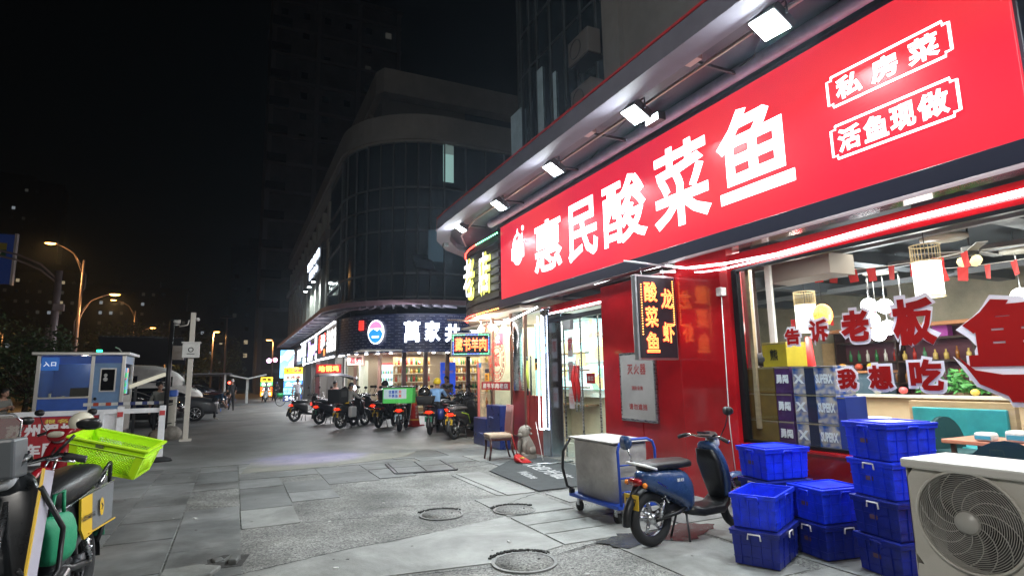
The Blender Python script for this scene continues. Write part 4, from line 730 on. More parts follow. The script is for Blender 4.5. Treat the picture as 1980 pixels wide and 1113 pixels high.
mb=MB(); mb.loft([((0,0,z),(a,0,0),(0,b,0),7) for z,a,b in ((0,.25,.42),(.3,.265,.43),(.62,.27,.44),(.655,.265,.435))],24); mb.obj('box',CLO,t2); bx('lid',(0,0,.675),(.60,.92,.02),mat('lid_board',(.5,.48,.46),.5,bump=.2,bs=10),t2,bev=.008)
MB().tube([(-.28,.44,.66),(-.37,.47,.5),(-.38,.48,.3),(-.33,.46,.08),(-.26,.43,.03)],.018,6).obj('strap',BLK,t2); bx('strap_buckle',(-.28,.43,.02),(.06,.05,.05),BLK,t2)
bx('yellow_tab',(-.3,.46,.62),(.03,.03,.05),mat('yellow_tape',(.7,.5,.04),.5),t2)
# ------------------------------------------------------------------ chair, lion, bits
t=thing('dining_chair','high backed dining chair with cream seat and wine coloured back on the pavement','chair',(4.98,11.15,0),R(-8)); WD=mat('mahogany',(.06,.015,.01),.3,coat=.3,var=.3)
for a,b in ((-.22,.2),(-.22,-.2)): mb=MB(); mb.loft([((a,b,.43),(.024,0,0),(0,.024,0),5),((a,b,.2),(.02,0,0),(0,.02,0),5),((a-.03,b,0),(.016,0,0),(0,.016,0),5)],8); mb.obj('leg',WD,t)
for a,b in ((.2,.19),(.2,-.19)): mb=MB(); mb.loft([((a,b,.45),(.024,0,0),(0,.024,0),5),((a+.03,b,.2),(.02,0,0),(0,.02,0),5),((a+.1,b,0),(.017,0,0),(0,.017,0),5)],8); mb.obj('leg',WD,t)
bx('seat_frame',(-.01,0,.41),(.48,.44,.06),WD,t,bev=.01); bx('seat_cushion',(-.01,0,.475),(.50,.47,.08),mat('cream_leather',(.50,.37,.26),.5,var=.12,vs=6),t,bev=.03,seg=3)
mb=MB(); mb.loft([((.21+.0*k,0,.44+.0),(.025,0,0),(0,.225,0),6) if k==0 else ((.21+.05*(k/4)**1.5,0,.44+.16*k),(.026-.002*k,0,0),(0,.225,0),6) for k in range(5)],20); mb.obj('backrest',mat('wine_leather',(.32,.13,.12),.45,var=.12,vs=5),t)
t=thing('stone_lion','small seated stone lion statue by the shop door','statue',(5.45,10.85,0),R(200)); LI=mat('sandstone',(.38,.33,.28),.8,c2=(.26,.23,.2),vs=8,bump=.8,bs=22)
mb=MB(); mb.box((0,0,.05),(.36,.26,.1)); mb.loft([((-.1,0,.1),(.16,0,0),(0,.13,0)),((-.08,0,.22),(.15,0,0),(0,.13,0)),((-.02,0,.36),(.12,0,0),(0,.11,0)),((.03,0,.46),(.10,0,0),(0,.09,0))],14)
for b in (-.07,.07): mb.tube([(.06,b,.42),(.12,b,.28),(.12,b,.1)],[.05,.04,.035],8); mb.sph((.15,b,.12),.045,(1.3,1,.7),8); mb.sph((-.08,b*1.6,.17),.09,(1.2,.6,1),8); mb.sph((.0,b*1.3,.62),.035,n=6)
mb.sph((.05,0,.53),.12,(1,1,1.05),14); mb.sph((.16,0,.49),.06,(1,1,.75),10)
for k in range(40):
    a=random.random()*6.28; b=random.uniform(-.6,1.2); mb.sph((.03+.115*math.cos(a)*math.cos(b)-.03,.12*math.sin(a)*math.cos(b),.53+.12*math.sin(b)),.03,n=6)
for b in (-.04,.04): mb.sph((.155,b,.55),.018,n=6)
mb.obj('statue',LI,t)
t=thing('dustpan','red plastic dustpan with yellow patch and long handle on the ground by the lion','dustpan',(5.12,10.35,0),R(30)); mb=MB(); mb.loft([((0,-.14,.01),(.13,0,0),(0,0,.01)),((0,0,.06),(.14,0,0),(0,0,.05)),((0,.12,.09),(.12,0,0),(0,0,.08))],14); mb.obj('pan',REDP,t); bx('patch',(-.05,-.04,.11),(.1,.07,.01),mat('lime_patch',(.5,.6,.05),.5),t); MB().tube([(0,.1,.12),(-.12,.16,.55)],.008).obj('handle',REDP,t)
tag(MB().tube([(5.6,10.4,.02),(5.72,10.9,.72)],.008).obj('broom_handle',WHT),'thin white stick leaning on the shop corner','stick')
tag(MB().tube([(5.0,10.2,.02),(5.5,9.9,.02),(6.0,9.9,.03)],.012).obj('mop_stick',STEEL),'pale stick lying on the ground by the dustpan','stick')
t=thing('blue_booth_box','translucent blue plastic step-shaped screen stand behind the chair','plastic stand',(5.74,13.25,0),R(-90)); BP=mat('deep_blue_panel',(.012,.03,.16),.3,var=.2,coat=.3)
mb=MB(); mb.box((-.42,0,.33),(.84,.3,.66)); mb.box((.42,0,.50),(.8,.3,1.0)); mb.obj('body',BP,t,bev=.02)
for a,z in ((-.3,.3),(.35,.72)): MB().tube([(a-.1,-.16,z-.03),(a-.09,-.18,z),(a+.09,-.18,z),(a+.1,-.16,z-.03)],.01).obj('handle',mat('grey_blue_handle',(.2,.22,.4),.5),t)
t=thing('traffic_cone','red and yellow traffic cone with warning plate between the parked scooters','traffic cone',(5.85,20.4,0),R(20)); mb=MB(); mb.box((0,0,.03),(.5,.5,.05)); mb.obj('base',REDP,t); MB().tube([(0,0,.05),(0,0,.95),(0,0,1.0)],[.19,.07,.03],12).obj('cone_body',mat('cone_red',(.65,.03,.02),.45),t)
for z,r_ in ((.2,.172),(.78,.098)): MB().tube([(0,0,z),(0,0,z+.05)],[r_,r_-.006],12,cap=False).obj('band',mat('cone_yellow',(.8,.35,.03),.5),t)
line('请勿停车',-.03,-.155,.5,.1,.45,mat('cone_print',(.8,.6,.55),.5),t,vert=True,bold=.03,flat=.1)

# ------------------------------------------------------------------ scooters
SEATM=mat('black_vinyl',(.014,.014,.015),.42,bump=.2,bs=100); TL=emi('tail_lamp',(1,.02,.005),3.2); TLD=mat('tail_lens',(.25,.01,.01),.15,coat=.5); HL=mat('headlamp_lens',(.6,.62,.65),.1,coat=.5)
PLY=mat('plate_yellow',(.65,.42,.03),.5); PLB=mat('plate_blue_white',(.35,.45,.5),.5); PLG=mat('plate_green',(.03,.2,.12),.5); LENSO=mat('amber_lens',(.7,.2,.02),.2,coat=.4)
def wheel(r,w_,rimc,name,par,x):
    wt=MB().tube([(x+(r-w_/2)*math.cos(2*pi*i/28),0,r+(r-w_/2)*math.sin(2*pi*i/28)) for i in range(28)],w_/2,10,closed=True).obj(name,RUB,par)
    mb=MB(); rr=r-w_*.95; mb.tube([(x+rr*math.cos(2*pi*i/28),0,r+rr*math.sin(2*pi*i/28)) for i in range(28)],.013,6,closed=True)
    for k in range(5):
        a=2*pi*k/5+.3; mb.tube([(x+.03*math.cos(a),0,r+.03*math.sin(a)),(x+rr*math.cos(a+.15),0,r+rr*math.sin(a+.15))],[.02,.012],6)
    mb.cyl((x,-.05,r),(x,.05,r),.055 if rimc is not CHR else .07,n=16); mb.obj('rim',rimc,wt); MB().cyl((x,-.056,r),(x,-.045,r),.05,n=16).obj('brake_disc',STEEL,wt); return wt
def fender(x,r,a0,a1,w_,m,par,name='fender'):
    vs=[];fs=[];n=12
    for i in range(n+1):
        a=R(a0+(a1-a0)*i/n); 
        for y,k in ((-w_,0.0),(-w_*.8,.03),(0,.045),(w_*.8,.03),(w_,0)): vs.append((x+(r+k)*math.cos(a),y,.25+(r+k)*math.sin(a)))
    for i in range(n):
        for j in range(4): fs.append((i*5+j,i*5+j+1,i*5+j+6,i*5+j+5))
    mb=MB(); mb.add(vs,fs,sm=True); return mb.obj(name,m,par)
def scooter(label,loc,heading,body,body2=None,rear=1,lit=False,plate=PLY,box=None,basket=None,mirrors=True,stripe=None,style=0,seat=SEATM,stand=True,lean=0,group='parked scooters'):
    """heading = world direction angle of travel in degrees from +X; origin = rear wheel contact"""
    t=thing('scooter',label,'scooter',loc,R(heading),group,rx=lean); body2=body2 or BLK; S_=.26
    rc_=DSTEEL if (style or group=='parked scooters' and loc[1]>9) else STEEL
    wheel(S_,.10,rc_,'rear_wheel',t,0); wheel(S_,.09,rc_,'front_wheel',t,1.25)
    # tail body
    if style==0: secs=[(-.16,.66,.05,.05),(-.08,.64,.11,.09),(.08,.60,.15,.13),(.28,.56,.165,.17),(.44,.48,.15,.22),(.52,.40,.12,.16)]
    else: secs=[(-.18,.70,.06,.04),(-.05,.64,.12,.11),(.1,.58,.14,.16),(.35,.53,.15,.20),(.5,.50,.13,.20),(.55,.48,.11,.17)]
    MB().lx(secs,20,e=2.8).obj('rear_body',body,t,sub=1)
    MB().lx([(-.12,.735,.09,.03),(0,.765,.13,.045),(.2,.765,.15,.05),(.34,.755,.145,.05),(.45,.76,.12,.05),(.54,.74,.09,.04)] if style==0 else [(-.2,.80,.11,.05),(-.02,.80,.155,.085),(.2,.77,.165,.10),(.42,.75,.15,.10),(.56,.73,.11,.07)],18,e=2.6).obj('seat',seat,t,sub=1)
    MB().tube([(-.02,-.14,.74),(-.16,-.13,.785),(-.22,-.06,.80),(-.22,.06,.80),(-.16,.13,.785),(-.02,.14,.74)],.013,8).obj('grab_rail',WHT if body.name.startswith('blue_metallic') else STEEL,t)
    # floor, shield
    mb=MB(); mb.loft([((.45,0,.30),(0,.15,0),(0,0,.05)),((.6,0,.27),(0,.16,0),(0,0,.045)),((.88,0,.27),(0,.16,0),(0,0,.045)),((.98,0,.34),(0,.14,0),(0,0,.06))],16,e=5); mb.obj('footboard',body2,t)
    mb=MB(); mb.loft([((1.0,0,.32),(.05,0,0),(0,.13,0),3),((.98,0,.5),(.05,0,0),(0,.17,0),3),((.93,0,.7),(.055,0,0),(0,.19,0),3),((.86,0,.86),(.06,0,0),(0,.15,0),3),((.83,0,.95),(.05,0,0),(0,.09,0),3)],18); mb.obj('leg_shield',body,t,sub=1)
    mb=MB(); mb.loft([((.945,0,.36),(.02,0,0),(0,.10,0),4),((.90,0,.55),(.03,0,0),(0,.14,0),4),((.85,0,.72),(.03,0,0),(0,.155,0),4),((.80,0,.86),(.03,0,0),(0,.11,0),4)],14); mb.obj('inner_panel',body2,t)
    fender(1.25,.30,20,150,.055,body,t,'front_fender'); fender(0,.30,60,185,.05,body2,t,'rear_fender')
    mb=MB(); [mb.tube([(1.25,s*.06,.26),(1.12,s*.06,.52),(.93,s*.03,.8)],.016,8) for s in (-1,1)]; mb.obj('fork',STEEL,t)
    hb=MB(); hb.tube([(.78,-.34,.96),(.80,-.22,1.0),(.86,-.08,.98),(.86,.08,.98),(.80,.22,1.0),(.78,.34,.96)],.012,8); hbo=hb.obj('handlebar',CHR,t)
    for s in (-1,1):
        MB().tube([(.78,s*.34,.96),(.79,s*.23,.995)],.02,10).obj('grip',RUB,hbo); MB().tube([(.84,s*.31,.96),(.86,s*.17,.99)],.006,6).obj('brake_lever',CHR,hbo)
    mb=MB(); mb.loft([((.80,0,.99),(.05,0,0),(0,.09,0)),((.86,0,1.02),(.05,0,.02),(0,.11,0)),((.93,0,.97),(.04,0,0),(0,.09,0))],14); mb.obj('dash_cover',body2,t); bx('display',(.80,0,1.03),(.07,.12,.02),mat('display_glass',(.02,.02,.03),.1),t)
    MB().lx([(.90,.93,.07,.06),(.955,.92,.075,.06),(.975,.92,.05,.045)],14).obj('headlight',HL,t)
    if mirrors:
        for s in (-1,1): 
            mm=MB().tube([(.83,s*.2,1.0),(.84,s*.27,1.12),(.83,s*.31,1.22)],.006,6).obj('mirror_stem',BLK,t); q=MB(); q.loft([((.81,s*.33,1.27),(0,.06,0),(0,0,.045)),((.845,s*.33,1.27),(0,.05,0),(0,0,.035))],14); q.obj('mirror',BLK,mm)
    mb=MB(); mb.loft([((-.17,0,.62),(0,.09,0),(0,0,.035)),((-.205,0,.615),(0,.075,0),(0,0,.028))],12,e=4); mb.obj('tail_light',TL if lit else TLD,t)
    for s in (-1,1): MB().sph((-.17,s*.13,.60),.028,n=8).obj('turn_signal',LENSO,t)
    bx('number_plate',(-.235,0,.44),(.012,.2,.14),plate,t); line('苏A'+'%05d'%random.randint(10000,99999) if False else '8K27',-.243,0,.44,.15,.07,BLK,t,face='-x',flat=.05,bold=.02,latin=True)
    MB().tube([(-.15,0,.58),(-.22,0,.5),(-.25,0,.36)],[.04,.03,.02],6).obj('mudguard_stem',body2,t)
    mb=MB(); [mb.tube([(0,s*.085,.26),(.3,s*.09,.30),(.42,s*.08,.34)],.022,8) for s in (-1,1)]; mb.obj('swingarm',BLK,t)
    for s in (-1,1):
        mb=MB(); mb.tube([(.03+.1*k/30+.006*math.cos(k*1.2),s*.10+.022*math.sin(k*1.2),.30+.26*k/30) for k in range(31)],.006,5); mb.cyl((.03,s*.10,.28),(.09,s*.10,.42),.017,n=8); mb.obj('shock_absorber',STEEL,t)
    if stand: mb=MB(); [mb.tube([(.42,s*.06,.28),(.38,s*.13,.01)],.011,6) for s in (-1,1)]; mb.obj('centre_stand',DSTEEL,t)
    MB().lx([(.42,.34,.06,.05),(.2,.33,.04,.04),(.1,.3,.03,.03)],10).obj('motor_cover',DSTEEL,t)
    if box:
        bm,bw,bh,bl=box; b_=thing('delivery_box','%s delivery box on the rack of a scooter'%bm.name.replace('_',' '),'box',(-.12,0,.86)); b_.parent=None
        b_.matrix_world=Matrix.Translation(Vector(loc))@Euler((lean,0,R(heading))).to_matrix().to_4x4()@Matrix.Translation((-.14,0,.87)); bx('body',(0,0,bh/2),(bl,bw,bh),bm,b_,bev=.015); bx('lid',(0,0,bh+.012),(bl+.02,bw+.02,.03),BLK,b_); t['box']=b_.name
    if basket: mb=MB(); mb.loft([((-.15,0,.84),(.15,0,0),(0,.17,0),5),((-.15,0,.98),(.19,0,0),(0,.21,0),5)],16); mb.obj('rear_basket',basket,t)
    return t
BLM=mat('blue_metallic_paint',(.025,.06,.16),.28,coat=.6,var=.06)
s1=scooter('dark blue scooter parked beside the trolley with its rear towards us',(3.76,4.78,0),4,BLM,BLK,plate=PLY)
for k in kids(s1):
    if k.name.startswith('mirror_stem') and k.data.vertices[0].co.y>0:
        for q in kids(k): bpy.data.objects.remove(q)
        bpy.data.objects.remove(k)
line('新日',.26,-.172,.62,.1,.035,WHT,s1,flat=.05); mb=MB(); mb.box((.02,-.157,.60),(.12,.006,.01),ry=.5); mb.box((.05,-.157,.58),(.1,.006,.008),ry=.5); mb.obj('badge',CHR,s1); q=MB().tube([(-.16,.05,.78),(-.18,.06,.86),(-.2,.06,.93)],.010,6).obj('mirror_stem',STEEL,s1); MB().loft([((-.24,.06,.99),(0,.075,0),(0,0,.07)),((-.20,.06,.99),(0,.065,0),(0,0,.06)),((-.17,.06,.99),(0,.03,0),(0,0,.03))],16).obj('spare_mirror',BLM,q)
# black and yellow delivery scooter at the left
YEB=mat('yellow_panel',(.72,.45,.02),.35); DGB=mat('graphite_body',(.03,.032,.035),.3,coat=.4,var=.1); 
s2=scooter('black and yellow delivery scooter in the left foreground with a lime crate on its rack',(-1.01,5.63,0),-99,DGB,DGB,style=1,plate=PLG,lit=False,mirrors=False,lean=R(4)); s2.scale=(1.12,1.12,1.19)
for s in (-1,1):
    mb=MB(); mb.prism([(-.16,.49),(.30,.46),(.36,.52),(.36,.70),(-.20,.72)],.012,Matrix.Translation((0,s*.168,0))@Matrix.Rotation(pi/2,4,'X')); o=mb.obj('battery_panel',mat('carbon_panel',(.13,.14,.15),.35,c2=(.2,.21,.22),vs=60,stretch=(1,.1,1)),s2)
    mb=MB(); mb.prism([(.19,.465),(.31,.455),(.362,.52),(.362,.70),(.19,.705)],.014,Matrix.Translation((0,s*.170 if s>0 else s*.168,0))@Matrix.Rotation(pi/2,4,'X')); mb.obj('yellow_panel',YEB,s2)
    bx('yellow_line',(.03,s*.176,.478),(.46,.005,.008),YEB,s2,bev=0); bx('chrome_line',(.05,s*.174,.725),(.5,.006,.008),CHR,s2,bev=0)
    q=MB(); q.add([(.035*math.cos(a)+.06,s*.182,.055*math.sin(a)+.60) for a in [i*pi/8 for i in range(16)]],[tuple(range(16))]); q.obj('round_badge',YEB,s2); MB().box((.055,s*.1835,.595),(.035,.002,.01),ry=.7).box((.055,s*.1835,.61),(.035,.002,.01),ry=-.7).obj('arrow_mark',DGB,s2)
    line('SUPER',.27,s*.182,.58,.03,.2,BLK,s2,face=(R(90),R(90),R(180) if s>0 else 0),flat=.03,latin=True)
    MB().tube([(.95,s*.19,.86),(.80,s*.24,.62),(.85,s*.24,.42),(1.02,s*.22,.34),(1.1,s*.16,.5)],.014,8).obj('crash_bar',BLK,s2)
    mb=MB(); mb.prism([(.97,.42),(1.08,.44),(.90,.94),(.79,.92)],.008,Matrix.Translation((0,s*.185+.004,0))@Matrix.Rotation(pi/2,4,'X')); mb.obj('shield_stripe',mat('lilac_plastic',(.5,.47,.55),.3),s2); mb=MB(); mb.prism([(1.085,.43),(1.10,.44),(.915,.95),(.90,.945)],.010,Matrix.Translation((0,s*.185+.005,0))@Matrix.Rotation(pi/2,4,'X')); mb.obj('yellow_stripe',YEB,s2)
    MB().tube([(-.1,s*.12,.78),(-.3,s*.11,.84),(-.36,s*.1,.82)],.012,6).obj('rack_tube',BLK,s2); MB().tube([(-.34,s*.1,.82),(-.30,s*.1,.5),(-.1,s*.1,.36)],.014,6).obj('rack_brace',BLK,s2)
    MB().tube([(.84,s*.2,1.0),(.83,s*.3,1.10)],.008,6).obj('mirror_stem',BLK,s2); q=MB(); q.loft([((.78,s*.36,1.15),(0,.06,0),(.02,0,.034)),((.83,s*.36,1.15),(0,.055,0),(.02,0,.028))],16); q.obj('mirror',BLK,s2)
bx('rear_footrest',(-.05,-.17,.30),(.3,.08,.02),BLK,s2); bx('phone_box',(.93,-.02,1.02),(.16,.22,.2),mat('slate_plastic',(.10,.11,.12),.4),s2,bev=.015)
for a in (-.05,.08): MB().tube([(-.36,a,.84),(-.38,a-.02,.74),(-.36,a-.05,.62)],.004,5).obj('zip_tie',WHT,s2)
# green bag on the footboard
t=thing('green_bag','green non-woven shopping bag standing on the footboard of the delivery scooter','bag',(-1.02,4.95,.47),R(75)); GB=mat('green_fabric',(.01,.26,.12),.6,bump=.5,bs=14); mb=MB(); mb.loft([((0,0,0),(.15,0,0),(0,.07,0),4),((.01,0,.15),(.16,0,0),(0,.085,0),3),((0,.01,.28),(.17,0,0),(0,.07,0),3),((-.02,.0,.34),(.15,0,0),(0,.02,0),3)],18); mb.v=[(x+random.uniform(-.008,.008),y+random.uniform(-.010,.010),z+random.uniform(-.006,.006)) for x,y,z in mb.v]; mb.obj('bag',GB,t,sub=1); bx('print_patch',(0,.086,.12),(.12,.004,.1),mat('pale_green_print',(.2,.4,.3),.6),t,bev=0); MB().tube([(-.08,0,.32),(-.06,0,.46),(.05,0,.47),(.07,0,.32)],.012,6).obj('handle',GB,t)
# lime crate
LIME=mat('lime_plastic',(.50,.85,.01),.4,var=.05,vs=4); cr=thing('lime_crate','bright lime green perforated plastic crate strapped on the scooter rack','crate',(-.95,6.33,.86),0)
uv=Vector((.46,-.09,-.12)).normalized(); vv=Vector((.13,.27,.01)); vv=(vv-uv*vv.dot(uv)).normalized(); wv=uv.cross(vv)
cr.matrix_world=Matrix(((uv.x,vv.x,wv.x,-.965),(uv.y,vv.y,wv.y,6.37),(uv.z,vv.z,wv.z,.905),(0,0,0,1)))
def limecrate(L,W,H,par):
    a,b=L/2,W/2; k=.86
    mb=MB(); mb.box((0,0,.012),(L*k,W*k,.02)); mb.obj('floor',LIME,par)
    def wall(p0,p1,q0,q1,nm):  # bottom edge p0-p1, top edge q0-q1
        p0,p1,q0,q1=[Vector(v) for v in (p0,p1,q0,q1)]; mb=MB(); T=.006
        def P(u,v): return (p0.lerp(p1,u)).lerp(q0.lerp(q1,u),v)
        def bar(u0,v0,u1,v1,r=.004): mb.tube([P(u0,v0),P(u1,v1)],r,4)
        def pan(u0,u1,v0,v1):
            c=[P(u0,v0),P(u1,v0),P(u1,v1),P(u0,v1)]; n=(c[1]-c[0]).cross(c[3]-c[0]).normalized()*T; mb.add(c+[x+n for x in c],[(0,1,2,3),(7,6,5,4),(0,4,5,1),(1,5,6,2),(2,6,7,3),(3,7,4,0)])
        pan(0,1,0,.1); pan(0,1,.72,1); pan(0,.1,.1,.72); pan(.9,1,.1,.72)
        wd=(p1-p0).length; n=int(wd/.021); asp=(wd/n)
        h=(q0-p0).length*.62; m_=max(2,int(h/asp))
        for i in range(-m_,n+1):
            for d in (1,-1):
                u0,u1=i/n,(i+m_)/n; v0,v1=(.1,.72) if d>0 else (.72,.1)
                lo,hi=.09,.91; 
                if u1<=lo or u0>=hi: continue
                f0=max(0,(lo-u0)/(u1-u0)); f1=min(1,(hi-u0)/(u1-u0)); bar(u0+(u1-u0)*f0,v0+(v1-v0)*f0,u0+(u1-u0)*f1,v0+(v1-v0)*f1)
        o=mb.obj(nm,LIME,par)
    B=[(-a*k,-b*k,0),(a*k,-b*k,0),(a*k,b*k,0),(-a*k,b*k,0)]; Tt=[(-a,-b,H),(a,-b,H),(a,b,H),(-a,b,H)]
    for i in range(4): wall(B[i],B[(i+1)%4],Tt[i],Tt[(i+1)%4],'perforated_wall')
    mb=MB(); 
    for c,d in (((0,-b-.01,H-.008),(L+.05,.03,.02)),((0,b+.01,H-.008),(L+.05,.03,.02)),((-a-.01,0,H-.008),(.03,W+.02,.02)),((a+.01,0,H-.008),(.03,W+.02,.02)),((0,-b-.005,H-.06),(L+.02,.015,.008)),((0,b+.005,H-.06),(L+.02,.015,.008)),((a+.004,0,H-.06),(.015,W,.008))): mb.box(c,d)
    mb.obj('rim',LIME,par,bev=.004); bx('label_plate',(-a*.2,-b-.012,H-.035),(.06,.006,.03),mat('olive_label',(.12,.16,.05),.5),par,bev=0)
limecrate(.60,.42,.27,cr)
# red scooter behind, white helmet, black bits
grime(BLU,6,.6,1.05,.6); grime(BLU_SHADE,6,.6,1.1,.6); grime(CLO,3,.6,1.05,.7); grime(ACM,4,.82,1.03,.6)
REDS=mat('red_scooter_paint',(.28,.008,.015),.2,coat=.6)
s3=scooter('red scooter behind the delivery scooter, nose towards the street',(-1.90,10.95,0),-105,REDS,BLK,plate=PLY,style=0); 
MB().loft([((.78,0,1.02),(.03,0,0),(0,.12,0)),((.86,0,1.06),(.08,0,.02),(0,.17,0)),((.95,0,1.0),(.08,0,0),(0,.16,0)),((1.0,0,.88),(.05,0,0),(0,.10,0))],16).obj('headlight_cowl',REDS,s3,sub=1); MB().lx([(1.0,.99,.10,.04),(1.04,.98,.09,.035)],12).obj('headlight_lens',mat('cream_helmet',(.72,.68,.55),.25,coat=.4),s3)
t=thing('white_helmet','cream white open helmet hanging on the red scooter handlebar','helmet',(-1.84,9.73,1.15),R(20)); MB().sph((0,0,0),.135,(1.1,1,1),18,zmin=-.55).obj('shell',mat('cream_helmet',(.72,.68,.55),.25,coat=.4),t); MB().tube([(.08,-.11,-.06),(.12,0,-.09),(.08,.11,-.06)],.015).obj('visor_edge',BLK,t); MB().cyl((0,-.136,-.0),(0,-.128,0),.02,n=10).obj('side_knob',BLK,t)
s4=scooter('dark scooter with a rain windshield at the far left edge',(-2.55,8.8,0),-75,DGB,BLK,plate=PLY,style=1); mb=MB(); mb.prism([(-.25,0),(.25,0),(.27,.35),(.2,.42),(-.2,.42),(-.27,.35)],.008,Matrix.Translation((.98,0,.92))@Matrix.Rotation(pi/2,4,'Z')@Matrix.Rotation(pi/2,4,'X')); mb.obj('windshield',glass('smoky_plastic',(.6,.55,.5),.8,.1,.15),s4,bev=0)
MB().tube([(.98,-.27,.93),(.98,-.28,1.28),(.98,-.2,1.36),(.98,.2,1.36),(.98,.28,1.28),(.98,.27,.93)],.012,6).obj('windshield_frame',STEEL,s4)
t=thing('grey_delivery_box','dark grey plastic box with a white label at the left edge','box',(-1.66,5.28,.86),R(-12)); bx('body',(0,0,.16),(.34,.4,.32),mat('slate_plastic',(.10,.11,.12),.4),t,bev=.02); bx('lid',(0,0,.335),(.36,.42,.04),mat('slate_lid',(.13,.14,.15),.4),t,bev=.01); bx('paper_label',(.02,.05,.358),(.14,.18,.004),WHT,t,bev=0); bx('latch',(.18,0,.26),(.02,.05,.06),BLK,t)
s5=scooter('black moped under the grey box at the left edge, mostly hidden',(-1.66,5.16,0),-100,DGB,BLK,style=1,plate=PLY)
